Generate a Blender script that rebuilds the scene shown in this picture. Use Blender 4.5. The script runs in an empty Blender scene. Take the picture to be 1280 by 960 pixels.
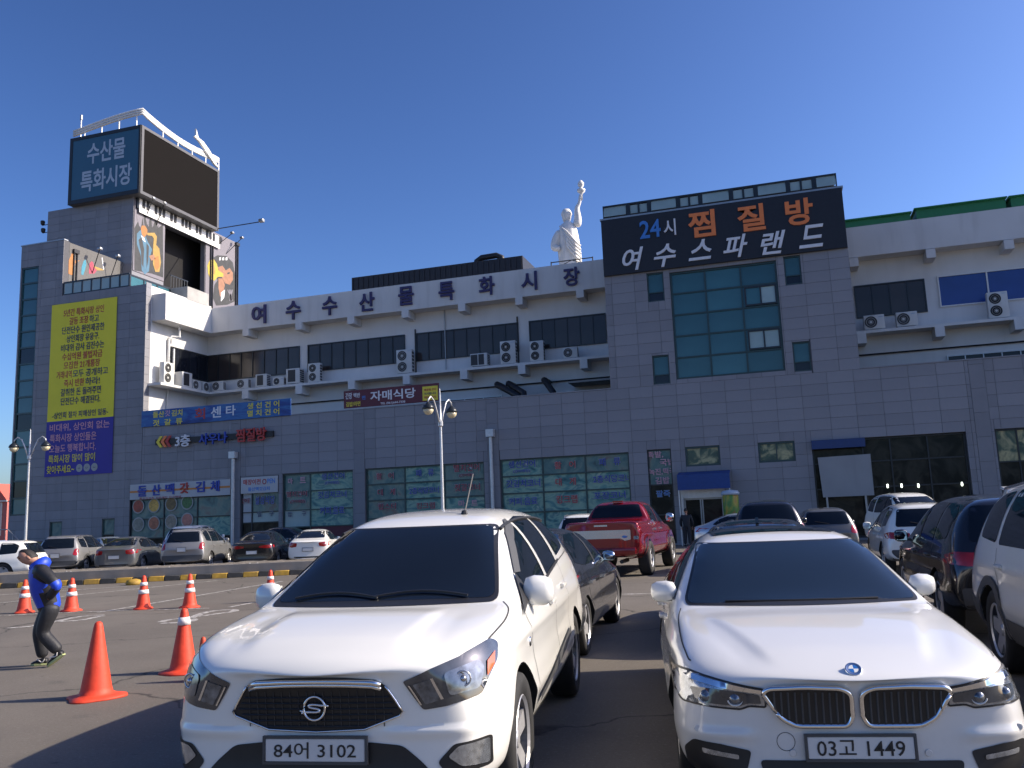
import bpy, bmesh, math, random
from math import radians, sin, cos, pi, sqrt
from mathutils import Vector, Matrix
from mathutils.bvhtree import BVHTree
from mathutils.geometry import delaunay_2d_cdt
random.seed(7)
scene = bpy.context.scene
COL = scene.collection

# ------------------------------------------------------------------ camera, sky, sun, exposure
FPX, PITCH, ROLL, YAW, CAMH = 1075.0, radians(8.8), radians(-2.26), radians(16.95), 1.62
_f = Vector((-sin(YAW) * cos(PITCH), cos(YAW) * cos(PITCH), sin(PITCH)))
_r0 = Vector((cos(YAW), sin(YAW), 0.0))
_u0 = _r0.cross(_f)
_r = _r0 * cos(ROLL) + _u0 * sin(ROLL)
_u = _u0 * cos(ROLL) - _r0 * sin(ROLL)
CAM = Vector((0, 0, CAMH))
cam_data = bpy.data.cameras.new('camera')
cam_data.sensor_width = 36.0
cam_data.lens = FPX / 1280.0 * 36.0
cam_data.clip_start = 0.05
cam_data.clip_end = 4000.0
cam = bpy.data.objects.new('camera', cam_data)
COL.objects.link(cam)
cam.matrix_world = Matrix(((_r.x, _u.x, -_f.x, 0), (_r.y, _u.y, -_f.y, 0), (_r.z, _u.z, -_f.z, CAMH), (0, 0, 0, 1)))
scene.camera = cam

SUN_EL, SUN_AZ = radians(33.0), radians(19.0)      # direction to the sun: azimuth measured from +X towards +Y
world = bpy.data.worlds.new('World')
scene.world = world
world.use_nodes = True
wn = world.node_tree
bg = wn.nodes['Background']
sky = wn.nodes.new('ShaderNodeTexSky')
sky.sky_type = 'NISHITA'
sky.sun_disc = False
sky.sun_elevation = SUN_EL
sky.sun_rotation = radians(90) - SUN_AZ
sky.altitude = 0
sky.air_density = 1.0
sky.dust_density = 1.5
sky.ozone_density = 6.0
gam = wn.nodes.new('ShaderNodeGamma'); gam.inputs[1].default_value = 1.5        # the deep contrasty blue of a clear winter sky
tint = wn.nodes.new('ShaderNodeVectorMath'); tint.operation = 'MULTIPLY'; tint.inputs[1].default_value = (1.15, 1.0, .97)
wn.links.new(sky.outputs[0], gam.inputs[0]); wn.links.new(gam.outputs[0], tint.inputs[0]); wn.links.new(tint.outputs[0], bg.inputs[0])
bg.inputs[1].default_value = 0.0585
sl = bpy.data.lights.new('sun', 'SUN')
sl.energy = 4.8
sl.angle = radians(0.5)
sl.color = (1.0, 0.88, 0.71)
sun = bpy.data.objects.new('sun', sl)
COL.objects.link(sun)
sun.rotation_euler = Vector((-cos(SUN_AZ) * cos(SUN_EL), -sin(SUN_AZ) * cos(SUN_EL), -sin(SUN_EL))).to_track_quat('-Z', 'Y').to_euler()
vs = scene.view_settings
vs.view_transform = 'Standard'
vs.look = 'None'
vs.exposure = 0.6
vs.gamma = 1.0
vs.use_curve_mapping = False
scene.cycles.use_denoising = True
scene.cycles.max_bounces = 6
scene.cycles.glossy_bounces = 3
scene.cycles.transmission_bounces = 4
scene.cycles.sample_clamp_indirect = 4.0


def ray(x, y):
    return _f + _r * ((x - 640) / FPX) - _u * ((y - 480) / FPX)
def onY(x, y, Y):
    d = ray(x, y); return CAM + d * (Y / d.y)
def onX(x, y, X):
    d = ray(x, y); return CAM + d * (X / d.x)
def onZ(x, y, z=0.0):
    d = ray(x, y); return CAM + d * ((z - CAMH) / d.z)

# ------------------------------------------------------------------ materials
MATS = {}
def M(name, col=(.5, .5, .5), rough=.55, metal=0.0, var=.10, scale=6.0, bump=0.0, bscale=None, coat=0.0, spec=.5, stain=0.0, stain_col=(.1, .09, .08), emit=None, estr=1.0, randv=0.0, tone=0.0, trans=0.0):
    if name in MATS:
        return MATS[name]
    m = bpy.data.materials.new(name); m.use_nodes = True
    nt = m.node_tree; N = nt.nodes; L = nt.links
    b = N['Principled BSDF']
    b.inputs['Roughness'].default_value = rough
    b.inputs['Metallic'].default_value = metal
    b.inputs['Specular IOR Level'].default_value = spec
    b.inputs['Coat Weight'].default_value = coat
    b.inputs['Coat Roughness'].default_value = .03
    if trans:
        b.inputs['Transmission Weight'].default_value = trans
    tc = N.new('ShaderNodeTexCoord')
    nz = N.new('ShaderNodeTexNoise'); nz.inputs['Scale'].default_value = scale; nz.inputs['Detail'].default_value = 5
    L.new(tc.outputs['Object'], nz.inputs['Vector'])
    mr = N.new('ShaderNodeMapRange'); mr.inputs[1].default_value = .25; mr.inputs[2].default_value = .75
    mr.inputs[3].default_value = 1 - var; mr.inputs[4].default_value = 1 + var
    L.new(nz.outputs['Fac'], mr.inputs[0])
    val = mr.outputs[0]
    if randv:
        oi = N.new('ShaderNodeObjectInfo')
        m2 = N.new('ShaderNodeMapRange'); m2.inputs[3].default_value = 1 - randv; m2.inputs[4].default_value = 1 + randv
        L.new(oi.outputs['Random'], m2.inputs[0])
        mu = N.new('ShaderNodeMath'); mu.operation = 'MULTIPLY'; L.new(val, mu.inputs[0]); L.new(m2.outputs[0], mu.inputs[1]); val = mu.outputs[0]
    if tone:
        at = N.new('ShaderNodeAttribute'); at.attribute_name = 'tone'
        m3 = N.new('ShaderNodeMath'); m3.operation = 'MULTIPLY_ADD'; m3.inputs[1].default_value = tone; m3.inputs[2].default_value = 1.0
        L.new(at.outputs['Fac'], m3.inputs[0])
        mu = N.new('ShaderNodeMath'); mu.operation = 'MULTIPLY'; L.new(val, mu.inputs[0]); L.new(m3.outputs[0], mu.inputs[1]); val = mu.outputs[0]
    vm = N.new('ShaderNodeVectorMath'); vm.operation = 'SCALE'; vm.inputs[0].default_value = col
    L.new(val, vm.inputs['Scale'])
    out = vm.outputs[0]
    if stain:
        n2 = N.new('ShaderNodeTexNoise'); n2.inputs['Scale'].default_value = 1.0; n2.inputs['Detail'].default_value = 8
        mp = N.new('ShaderNodeMapping'); mp.inputs['Scale'].default_value = (2.2, 2.2, .28)
        L.new(tc.outputs['Object'], mp.inputs[0]); L.new(mp.outputs[0], n2.inputs['Vector'])
        mr2 = N.new('ShaderNodeMapRange'); mr2.inputs[1].default_value = .5; mr2.inputs[2].default_value = .78; mr2.inputs[4].default_value = stain
        L.new(n2.outputs['Fac'], mr2.inputs[0])
        mx = N.new('ShaderNodeMix'); mx.data_type = 'RGBA'; mx.inputs['B'].default_value = (*stain_col, 1)
        L.new(mr2.outputs[0], mx.inputs['Factor']); L.new(out, mx.inputs['A']); out = mx.outputs['Result']
    L.new(out, b.inputs['Base Color'])
    if bump:
        bp = N.new('ShaderNodeBump'); bp.inputs['Strength'].default_value = bump; bp.inputs['Distance'].default_value = .01
        nb = N.new('ShaderNodeTexNoise'); nb.inputs['Scale'].default_value = bscale or scale * 8; nb.inputs['Detail'].default_value = 6
        L.new(tc.outputs['Object'], nb.inputs['Vector']); L.new(nb.outputs['Fac'], bp.inputs['Height']); L.new(bp.outputs[0], b.inputs['Normal'])
    if emit:
        b.inputs['Emission Color'].default_value = (*emit, 1); b.inputs['Emission Strength'].default_value = estr
    MATS[name] = m
    return m

def two_tone(name, cols, scale, rough=.3, kind='noise', stretch=(1, 1, 1), coat=0.0, spec=.5):
    """a print or patchy film: noise through a colour ramp"""
    if name in MATS: return MATS[name]
    m = bpy.data.materials.new(name); m.use_nodes = True
    N = m.node_tree.nodes; L = m.node_tree.links; b = N['Principled BSDF']
    b.inputs['Roughness'].default_value = rough; b.inputs['Coat Weight'].default_value = coat; b.inputs['Specular IOR Level'].default_value = spec
    tc = N.new('ShaderNodeTexCoord'); mp = N.new('ShaderNodeMapping'); mp.inputs['Scale'].default_value = stretch
    oi = N.new('ShaderNodeObjectInfo'); sc = N.new('ShaderNodeVectorMath'); sc.operation = 'SCALE'; sc.inputs[0].default_value = (37, 11, 53)
    L.new(oi.outputs['Random'], sc.inputs['Scale']); L.new(sc.outputs[0], mp.inputs['Location'])
    L.new(tc.outputs['Object'], mp.inputs[0])
    if kind == 'voronoi':
        t = N.new('ShaderNodeTexVoronoi'); t.inputs['Scale'].default_value = scale; o = t.outputs['Distance']
    else:
        t = N.new('ShaderNodeTexNoise'); t.inputs['Scale'].default_value = scale; t.inputs['Detail'].default_value = 4; t.inputs['Distortion'].default_value = 1.2; o = t.outputs['Fac']
    L.new(mp.outputs[0], t.inputs['Vector'])
    cr = N.new('ShaderNodeValToRGB'); el = cr.color_ramp.elements
    while len(el) < len(cols): el.new(.5)
    for i, c in enumerate(cols):
        el[i].position = .25 + .5 * i / max(1, len(cols) - 1) if kind != 'voronoi' else .1 + .8 * i / max(1, len(cols) - 1)
        el[i].color = (*c, 1)
    L.new(o, cr.inputs[0]); L.new(cr.outputs[0], b.inputs['Base Color'])
    MATS[name] = m
    return m

M('cladding', (.235, .235, .255), .55, var=.06, scale=1.1, bump=.15, bscale=40, randv=.07, tone=.2, stain=.5, stain_col=(.155, .152, .165))
M('cladding_dark', (.20, .20, .218), .5, var=.06, scale=1.3, bump=.15, bscale=40, randv=.05, stain=.2, stain_col=(.1, .1, .11))
M('joint', (.08, .08, .09), .8)
M('white_wall', (.66, .655, .64), .7, var=.05, scale=.9, bump=.1, bscale=25, stain=.22, stain_col=(.42, .41, .39))
M('white_fascia', (.62, .615, .60), .7, var=.05, scale=.7, bump=.1, bscale=25, stain=.35, stain_col=(.36, .35, .33))
M('frame_dark', (.025, .03, .035), .35, metal=.3)
M('frame_green', (.02, .05, .05), .35)
M('black', (.012, .012, .014), .5)
M('void', (.006, .006, .008), .9)
M('pane_dark', (.012, .014, .020), .06, var=.3, scale=.8, spec=.35, randv=.3)
M('pane_brown', (.045, .035, .032), .12, var=.25, scale=.8, spec=.4, randv=.25)
M('pane_teal', (.035, .12, .14), .07, var=.22, scale=.5, spec=.5, randv=.18)
M('pane_light', (.30, .40, .39), .15, var=.15, scale=.7)
M('pane_blue', (.02, .06, .25), .25, var=.12, scale=.8)
two_tone('film', [(.03, .10, .11), (.09, .24, .23), (.26, .40, .30), (.07, .19, .20), (.42, .50, .36)], 1.1, .3, stretch=(1, 1, 1.7), spec=.3)
two_tone('film_dim', [(.025, .06, .07), (.06, .15, .15), (.14, .21, .18), (.16, .11, .10)], 1.2, .25)
two_tone('curtain_pane', [(.02, .05, .045), (.05, .09, .06), (.42, .38, .20), (.03, .06, .05)], 1.3, .2)
two_tone('shop_glass', [(.004, .006, .008), (.008, .011, .012), (.035, .035, .03), (.006, .009, .01)], 1.0, .15, spec=.15)
M('white_paint', (.72, .72, .70), .4, var=.05)
M('grey_metal', (.33, .34, .35), .4, metal=.6, var=.1)
M('steel', (.62, .62, .63), .28, metal=.9)
M('silver_paint', (.52, .53, .54), .35, metal=.4)
M('ac_white', (.60, .60, .575), .5, var=.06, scale=3, stain=.2, stain_col=(.4, .38, .33))
M('ac_grille', (.03, .03, .033), .5)
M('letter_purple', (.03, .022, .10), .5)
M('letter_red', (.42, .035, .03), .5)
M('letter_crimson', (.30, .02, .035), .5)
M('letter_blue', (.02, .05, .33), .45)
M('letter_navy', (.012, .016, .09), .5)
M('letter_sky', (.05, .20, .55), .45)
M('letter_white', (.68, .68, .70), .5, var=.03)
M('letter_yellow', (.72, .60, .05), .5)
M('letter_orange', (.80, .21, .055), .5, var=.04)
M('letter_pink', (.62, .30, .36), .5)
M('letter_grey', (.40, .47, .55), .5)
M('banner_yellow', (.78, .69, .03), .6, var=.05, scale=.8, bump=.3, bscale=1.2)
M('banner_blue', (.04, .03, .28), .6, var=.06, scale=.8)
two_tone('banner_sea', [(.005, .02, .12), (.01, .05, .25), (.03, .14, .36), (.008, .03, .18)], .9, .45, stretch=(.5, 1, 2.5))
M('sign_maroon', (.10, .012, .025), .5)
M('sign_black', (.010, .010, .016), .5, var=.2)
M('sign_white', (.44, .45, .46), .5, var=.05, scale=1.2, stain=.15, stain_col=(.4, .4, .4))
M('sign_orange', (.55, .20, .04), .5)
M('sign_blue', (.010, .035, .14), .4)
M('sheet_white', (.27, .28, .29), .6, var=.08, scale=1.0, stain=.3, stain_col=(.18, .18, .19))
M('led_blue', (.030, .105, .165), .35, var=.06)
M('led_black', (.014, .013, .013), 1.0, var=.05, spec=.0)
M('led_frame', (.09, .09, .095), .5, metal=.2)
M('mural_bg', (0.182, 0.171, 0.198), .7, var=.05)
M('mural_grey', (0.105, 0.102, 0.099), .7, var=.08)
M('mural_dark', (0.039, 0.041, 0.044), .7, var=.3, scale=3)
M('mural_blue', (0.066, 0.154, 0.231), .7, var=.2, scale=2)
M('mural_gold', (0.341, 0.220, 0.055), .7, var=.12, scale=4)
M('mural_yellow', (0.429, 0.330, 0.044), .7, var=.1)
M('mural_skin', (0.303, 0.149, 0.088), .7, var=.15, scale=4)
M('mural_orange', (0.374, 0.154, 0.044), .7)
M('mural_cyan', (0.044, 0.220, 0.303), .7)
M('mural_pink', (0.341, 0.055, 0.094), .7)
M('concrete', (.33, .325, .31), .8, var=.15, scale=2, bump=.3, bscale=30, stain=.3, stain_col=(.2, .19, .18))
M('green_roof', (.008, .12, .05), .5, var=.1)
M('statue_white', (.72, .71, .69), .7, var=.06, scale=2, bump=.15, stain=.25, stain_col=(.5, .47, .4))
M('yellow_paint', (.40, .24, .03), .7, var=.3, scale=6, stain=.5)
M('black_paint', (.03, .03, .03), .7, var=.3)
M('awning_blue', (.008, .045, .20), .55, var=.1)
M('brick_red', (.35, .05, .04), .7)
M('globe_glass', (.62, .54, .36), .2, var=.05)

# ------------------------------------------------------------------ mesh helpers
class MB:
    def __init__(self): self.v = []; self.f = []; self.mi = []; self.cur = 0
    def add(self, vs, fs):
        n = len(self.v); self.v += [tuple(v) for v in vs]
        for f in fs: self.f.append(tuple(i + n for i in f)); self.mi.append(self.cur)
        return self
    def box(self, x0, x1, y0, y1, z0, z1):
        v = [(x0, y0, z0), (x1, y0, z0), (x1, y1, z0), (x0, y1, z0), (x0, y0, z1), (x1, y0, z1), (x1, y1, z1), (x0, y1, z1)]
        return self.add(v, [(0, 3, 2, 1), (4, 5, 6, 7), (0, 1, 5, 4), (1, 2, 6, 5), (2, 3, 7, 6), (3, 0, 4, 7)])
    def quad(self, a, b, c, d): return self.add([a, b, c, d], [(0, 1, 2, 3)])
    def prism(self, pts, d):
        """closed polygon of 3-D points extruded by the vector d"""
        n = len(pts); d = Vector(d); a = [Vector(p) for p in pts]; b = [p + d for p in a]
        return self.add(a + b, [tuple(range(n - 1, -1, -1)), tuple(range(n, 2 * n))] + [(i, (i + 1) % n, (i + 1) % n + n, i + n) for i in range(n)])
    def tube(self, path, r, n=8, caps=True, rs=None):
        path = [Vector(p) for p in path]; rings = []
        for i, p in enumerate(path):
            t = (path[min(i + 1, len(path) - 1)] - path[max(i - 1, 0)]).normalized()
            a = t.cross(Vector((0, 0, 1)))
            if a.length < 1e-3: a = t.cross(Vector((1, 0, 0)))
            a.normalize(); b = t.cross(a); rr = rs[i] if rs else r
            rings.append([p + (a * cos(2 * pi * k / n) + b * sin(2 * pi * k / n)) * rr for k in range(n)])
        vs = [q for rg in rings for q in rg]
        fs = [(i * n + k, i * n + (k + 1) % n, (i + 1) * n + (k + 1) % n, (i + 1) * n + k) for i in range(len(path) - 1) for k in range(n)]
        if caps: fs += [tuple(range(n - 1, -1, -1)), tuple((len(path) - 1) * n + k for k in range(n))]
        return self.add(vs, fs)
    def lathe(self, prof, c=(0, 0, 0), n=24, axis='z', caps=True):
        """profile of (radius, height) turned about an axis through c"""
        c = Vector(c); vs = []
        for j, (r, h) in enumerate(prof):
            for k in range(n):
                a = 2 * pi * k / n; x, y = r * cos(a), r * sin(a)
                p = (x, y, h) if axis == 'z' else ((h, x, y) if axis == 'x' else (x, h, y))
                vs.append(c + Vector(p))
        fs = [(i * n + k, i * n + (k + 1) % n, (i + 1) * n + (k + 1) % n, (i + 1) * n + k) for i in range(len(prof) - 1) for k in range(n)]
        if caps and prof[0][0] > 1e-6: fs.append(tuple(range(n - 1, -1, -1)))
        if caps and prof[-1][0] > 1e-6: fs.append(tuple((len(prof) - 1) * n + k for k in range(n)))
        return self.add(vs, fs)
    def disc(self, c, r, n=20, y=0.0):
        c = Vector(c); return self.add([c + Vector((r * cos(2 * pi * k / n), y, r * sin(2 * pi * k / n))) for k in range(n)], [tuple(range(n))])
    def mesh(self, name, mats, smooth=False):
        me = bpy.data.meshes.new(name); me.from_pydata(self.v, [], self.f)
        for m in (mats if isinstance(mats, (list, tuple)) else [mats]): me.materials.append(MATS[m] if isinstance(m, str) else m)
        me.polygons.foreach_set('material_index', self.mi)
        if smooth: me.polygons.foreach_set('use_smooth', [True] * len(me.polygons))
        me.update(); return me
    def build(self, name, mats, parent=None, smooth=False, loc=None):
        o = bpy.data.objects.new(name, self.mesh(name, mats, smooth)); COL.objects.link(o)
        if smooth == 'auto': pass
        if parent is not None: o.parent = parent
        if loc is not None: o.location = loc
        fixn(o.data); return o

def fixn(me):
    bm = bmesh.new(); bm.from_mesh(me); bmesh.ops.recalc_face_normals(bm, faces=bm.faces); bm.to_mesh(me); bm.free()

def sharp(o, ang=35):
    """smooth shading with sharp edges above an angle"""
    bm = bmesh.new(); bm.from_mesh(o.data)
    for f in bm.faces: f.smooth = True
    for e in bm.edges:
        if len(e.link_faces) == 2 and e.calc_face_angle(0) > radians(ang): e.smooth = False
    bm.to_mesh(o.data); bm.free(); return o

def bevel(o, w=.01, seg=2, ang=30):
    bm = bmesh.new(); bm.from_mesh(o.data)
    es = [e for e in bm.edges if len(e.link_faces) == 2 and e.calc_face_angle(0) > radians(ang)]
    bmesh.ops.bevel(bm, geom=es, offset=w, segments=seg, affect='EDGES', profile=.5)
    bm.to_mesh(o.data); bm.free(); return sharp(o, 40)

def thing(name, label, cat, loc=(0, 0, 0), rz=0.0, group=None):
    o = bpy.data.objects.new(name, None); COL.objects.link(o); o.empty_display_size = .2
    o.location = loc; o.rotation_euler = (0, 0, rz)
    return tag(o, label, cat, group)
def tag(o, label, cat, group=None):
    o['label'] = label; o['category'] = cat
    if group: o['group'] = group
    return o
def struct(o, kind='structure'):
    o['kind'] = kind; return o
def copy_tree(root, loc=None, rz=None, label=None):
    r = root.copy(); COL.objects.link(r)
    if loc is not None: r.location = loc
    if rz is not None: r.rotation_euler = (0, 0, rz)
    if label: r['label'] = label
    for ch in root.children:
        c = ch.copy(); COL.objects.link(c); c.parent = r
        for g in ch.children:
            d = g.copy(); COL.objects.link(d); d.parent = c
    return r

# ------------------------------------------------------------------ lettering (built-in font)
_tc = bpy.data.curves.new('lettering', 'FONT'); _to = bpy.data.objects.new('lettering_source', _tc); _ts = bpy.data.scenes.new('lettering_bench'); _ts.collection.objects.link(_to)
def text_mesh(body, bold=.012, extrude=0.0, shear=0.0):
    _tc.body = body; _tc.size = 1.0; _tc.offset = bold; _tc.extrude = extrude; _tc.shear = shear; _tc.align_x = 'CENTER'
    _tc.resolution_u = 3
    _ts.view_layers[0].update()
    return bpy.data.meshes.new_from_object(_to.evaluated_get(_ts.view_layers[0].depsgraph))
def text(name, body, c, h, mat, parent=None, w=None, right=(1, 0, 0), up=(0, 0, 1), bold=.012, depth=.006, shear=0.0, maxw=None):
    """lettering of height h (and width w if given) centred at c, lying in the plane right/up, front towards right x up"""
    me = text_mesh(body, bold, .5, shear)
    vs = [v.co.copy() for v in me.vertices]
    x0 = min(v.x for v in vs); x1 = max(v.x for v in vs); y0 = min(v.y for v in vs); y1 = max(v.y for v in vs)
    sy = h / (y1 - y0); sx = (w / (x1 - x0)) if w else sy
    if maxw and (x1 - x0) * sx > maxw: sx = maxw / (x1 - x0)
    R = Vector(right).normalized(); U = Vector(up).normalized(); Nn = R.cross(U); c = Vector(c)
    for v in me.vertices:
        p = v.co
        v.co = R * ((p.x - (x0 + x1) / 2) * sx) + U * ((p.y - (y0 + y1) / 2) * sy) + Nn * ((p.z + .5) * depth)
    me.materials.clear(); me.materials.append(MATS[mat])
    o = bpy.data.objects.new(name, me); COL.objects.link(o); o.location = c
    if parent is not None: o.parent = parent
    if name in ('lettering', 'lettering_outline', 'plate_text'): o['kind'] = 'stuff'
    return o
# ------------------------------------------------------------------ ground
WTH = []
def wthing(name, label, cat, loc, group=None):
    """a thing whose parts are given in world coordinates (they are re-based at the end)"""
    o = thing(name, label, cat, loc, 0, group); WTH.append(o); return o

def asphalt():
    m = bpy.data.materials.new('asphalt'); m.use_nodes = True
    N = m.node_tree.nodes; L = m.node_tree.links; b = N['Principled BSDF']; b.inputs['Roughness'].default_value = .85
    b.inputs['Specular IOR Level'].default_value = .3
    tc = N.new('ShaderNodeTexCoord')
    def noise(s, d=6, rough=.6):
        n = N.new('ShaderNodeTexNoise'); n.inputs['Scale'].default_value = s; n.inputs['Detail'].default_value = d; n.inputs['Roughness'].default_value = rough
        L.new(tc.outputs['Object'], n.inputs['Vector']); return n.outputs['Fac']
    def mix(a, bcol, fac):
        mx = N.new('ShaderNodeMix'); mx.data_type = 'RGBA'; L.new(fac, mx.inputs['Factor'])
        if isinstance(a, tuple): mx.inputs['A'].default_value = (*a, 1)
        else: L.new(a, mx.inputs['A'])
        mx.inputs['B'].default_value = (*bcol, 1); return mx.outputs['Result']
    def mr(v, a, c, lo=0, hi=1):
        n = N.new('ShaderNodeMapRange'); n.inputs[1].default_value = a; n.inputs[2].default_value = c; n.inputs[3].default_value = lo; n.inputs[4].default_value = hi
        L.new(v, n.inputs[0]); return n.outputs[0]
    c = mix((.118, .105, .090), (.165, .147, .125), mr(noise(.35), .35, .7))
    c = mix(c, (.07, .066, .062), mr(noise(1.7, 8), .60, .78, 0, .7))
    c = mix(c, (.085, .080, .075), mr(noise(.16, 6), .52, .66, 0, .55))
    c = mix(c, (.045, .043, .041), mr(noise(2.6, 3), .70, .76, 0, .75))
    c = mix(c, (.30, .28, .26), mr(noise(30, 4, .85), .56, .74, 0, .75))
    c = mix(c, (.05, .048, .046), mr(noise(38, 4, .85), .55, .70, 0, .75))
    v = N.new('ShaderNodeTexVoronoi'); v.feature = 'DISTANCE_TO_EDGE'; v.inputs['Scale'].default_value = .22
    wv = N.new('ShaderNodeVectorMath'); wv.operation = 'MULTIPLY_ADD'; wv.inputs[1].default_value = (1, 1, 0)
    nz = N.new('ShaderNodeTexNoise'); nz.inputs['Scale'].default_value = 1.2; nz.inputs['Detail'].default_value = 5
    L.new(tc.outputs['Object'], nz.inputs['Vector']); L.new(nz.outputs['Color'], wv.inputs[0]); L.new(tc.outputs['Object'], wv.inputs[2]); L.new(wv.outputs[0], v.inputs['Vector'])
    c = mix(c, (.018, .018, .018), mr(v.outputs['Distance'], .0, .007, .8, 0))
    L.new(c, b.inputs['Base Color'])
    bp = N.new('ShaderNodeBump'); bp.inputs['Strength'].default_value = .5; bp.inputs['Distance'].default_value = .006
    L.new(noise(80, 4, .8), bp.inputs['Height']); L.new(bp.outputs[0], b.inputs['Normal'])
    MATS['asphalt'] = m
asphalt()
g = MB(); g.quad((-900, -300, 0), (900, -300, 0), (900, 1500, 0), (-900, 1500, 0))
struct(g.build('ground', 'asphalt'))
def worn_paint(name, col, lo=.42, hi=.6):
    m = bpy.data.materials.new(name); m.use_nodes = True
    N = m.node_tree.nodes; L = m.node_tree.links; b = N['Principled BSDF']; b.inputs['Roughness'].default_value = .8
    tc = N.new('ShaderNodeTexCoord'); n = N.new('ShaderNodeTexNoise'); n.inputs['Scale'].default_value = 9; n.inputs['Detail'].default_value = 8; n.inputs['Roughness'].default_value = .75
    L.new(tc.outputs['Object'], n.inputs['Vector'])
    r = N.new('ShaderNodeMapRange'); r.inputs[1].default_value = lo; r.inputs[2].default_value = hi; L.new(n.outputs['Fac'], r.inputs[0])
    mx = N.new('ShaderNodeMix'); mx.data_type = 'RGBA'; mx.inputs['A'].default_value = (.15, .138, .125, 1); mx.inputs['B'].default_value = (*col, 1)
    L.new(r.outputs[0], mx.inputs['Factor']); L.new(mx.outputs['Result'], b.inputs['Base Color']); MATS[name] = m
worn_paint('road_white', (.55, .53, .50))

FY = 42.0          # the facade plane
def P(x, y, Y=FY): return onY(x, y, Y)
def R4(x0, y0, x1, y1, Y=FY):
    """pixel corners top-left, bottom-right of a facade rectangle -> X0, X1, Z0, Z1"""
    a = P(x0, y0, Y); b = P(x1, y1, Y); return a.x, b.x, b.z, a.z

# ------------------------------------------------------------------ the market building
BLD = thing('market_building', 'long grey clad and white fish market building with corner tower and stair tower', 'building', (-8, FY + 4, 0)); WTH.append(BLD)
XT, XC0, XC1, XE = -35.78, -7.68, 3.94, 27.0      # corner tower right edge, stair tower edges, east end
XL = -45.6
ZT = 7.78                                          # terrace wall top
YB = 48.0                                          # set-back upper wall
OV = 1.0
def sub_rect(rects, o):
    out = []
    for (a, b, c, d) in rects:
        e, f, g_, h = o
        if e >= b or f <= a or g_ >= d or h <= c: out.append((a, b, c, d)); continue
        if a < e: out.append((a, e, c, d))
        if f < b: out.append((f, b, c, d))
        m0, m1 = max(a, e), min(b, f)
        if c < g_: out.append((m0, m1, c, g_))
        if h < d: out.append((m0, m1, h, d))
    return out
OPEN = {}
def opening(key, x0, y0, x1, y1, zmin=None):
    r = list(R4(x0, y0, x1, y1))
    if zmin is not None: r[2] = zmin
    OPEN[key] = tuple(r); return OPEN[key]
opening('kimchi', 162.5, 606, 288, 700, .45)
opening('entry_a', 301, 596.5, 348, 690, .02)
opening('mart', 353, 593, 442, 690, .3)
opening('fish_a', 456.5, 586, 608.5, 690, .5)
opening('fish_b', 624.8, 574.8, 793, 690, .5)
opening('pork', 808.5, 562.5, 847, 690, .1)
opening('small_a', 856, 559, 901, 581)
opening('small_b', 947, 553.5, 995, 576)
opening('door', 850, 612, 912, 690, .02)
opening('big', 1014, 551, 1224, 680, .1)
opening('east', 1243, 536.5, 1330, 680, .4)
opening('lobby', 836.5, 341, 982, 463)
opening('slot_a', 808, 342, 831, 375.5)
opening('slot_b', 979, 321, 1003, 354)
opening('slot_c', 815, 445, 838, 479)
opening('slot_d', 990, 428, 1015, 463)
opening('tdoor_a', 62, 652.5, 76, 690, .02)
opening('tdoor_b', 127.5, 648.5, 142, 690, .02)
tx0, tx1 = P(26.5, 400).x, P(45.5, 400).x
OPEN['strip'] = (XL + .12, tx1, 2.9, P(30, 335).z)
openings = list(OPEN.values())

faces = [(XT, XE, 0.0, ZT), (XC0, XC1, ZT, 16.45), (XL, XT, 0.0, 16.5), (XL, P(79.5, 320).x, 16.5, 20.15)]
wall = MB()
rects = list(faces)
for o in openings: rects = sub_rect(rects, o)
for (a, b, c, d) in rects: wall.box(a, b, FY + .03, FY + .45, c, d)
wall.build('wall', 'joint', BLD)
# dark rooms behind the openings so that the gaps never show daylight
room = MB(); room.box(XL + .1, XE, FY + .6, FY + 5.5, -.05, ZT - .3); room.box(XC0 + .05, XC1 - .05, FY + .6, FY + 12, ZT, 16.3)
room.box(XL + .1, XT - .05, FY + .6, FY + 5.5, ZT, 16.3)
room.build('inner_wall', 'void', BLD)

# cladding panels: 1.15 x 0.537 m, stacked, each its own piece (the largest 300 as objects)
PW, PH, PT = 1.153, .5367, .03
pil = [(P(442.5, 560).x, P(455.5, 560).x), (P(609.5, 560).x, P(623.5, 560).x), (P(288.6, 580).x, P(300.4, 580).x), (P(1211.5, 470).x, P(1231, 470).x)]
panels = []
def clad(x0, x1, z0, z1, ztop, xstart, ops, skip_pil=True):
    nx0 = math.floor((x0 - xstart) / PW); nx1 = math.ceil((x1 - xstart) / PW)
    nz0 = math.floor((z0 - ztop) / PH); nz1 = math.ceil((z1 - ztop) / PH)
    for i in range(nx0, nx1):
        for j in range(nz0, nz1):
            r = [(max(x0, xstart + i * PW), min(x1, xstart + (i + 1) * PW), max(z0, ztop + j * PH), min(z1, ztop + (j + 1) * PH))]
            if r[0][1] - r[0][0] < .06 or r[0][3] - r[0][2] < .05: continue
            for o in ops: r = sub_rect(r, o)
            for (a, b, c, d) in r:
                if b - a > .05 and d - c > .04: panels.append((a + .006, b - .006, c + .006, d - .006, FY))
pops = openings + [(a, b, 0, ZT) for a, b in pil]
clad(XT + .02, XE, 0, ZT - .06, ZT - .06, P(647, 500).x - 30 * PW, pops)
clad(XC0, XC1, ZT - .06, 16.45, ZT - .06, XC0 + .35, openings)
clad(XL + .02, XT, 0, 16.5, 16.5, XT - 12 * PW, openings)
clad(XL + .02, P(79.5, 320).x, 16.5, 20.15, 16.5, XT - 12 * PW, openings)
YU = 47.15
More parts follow.
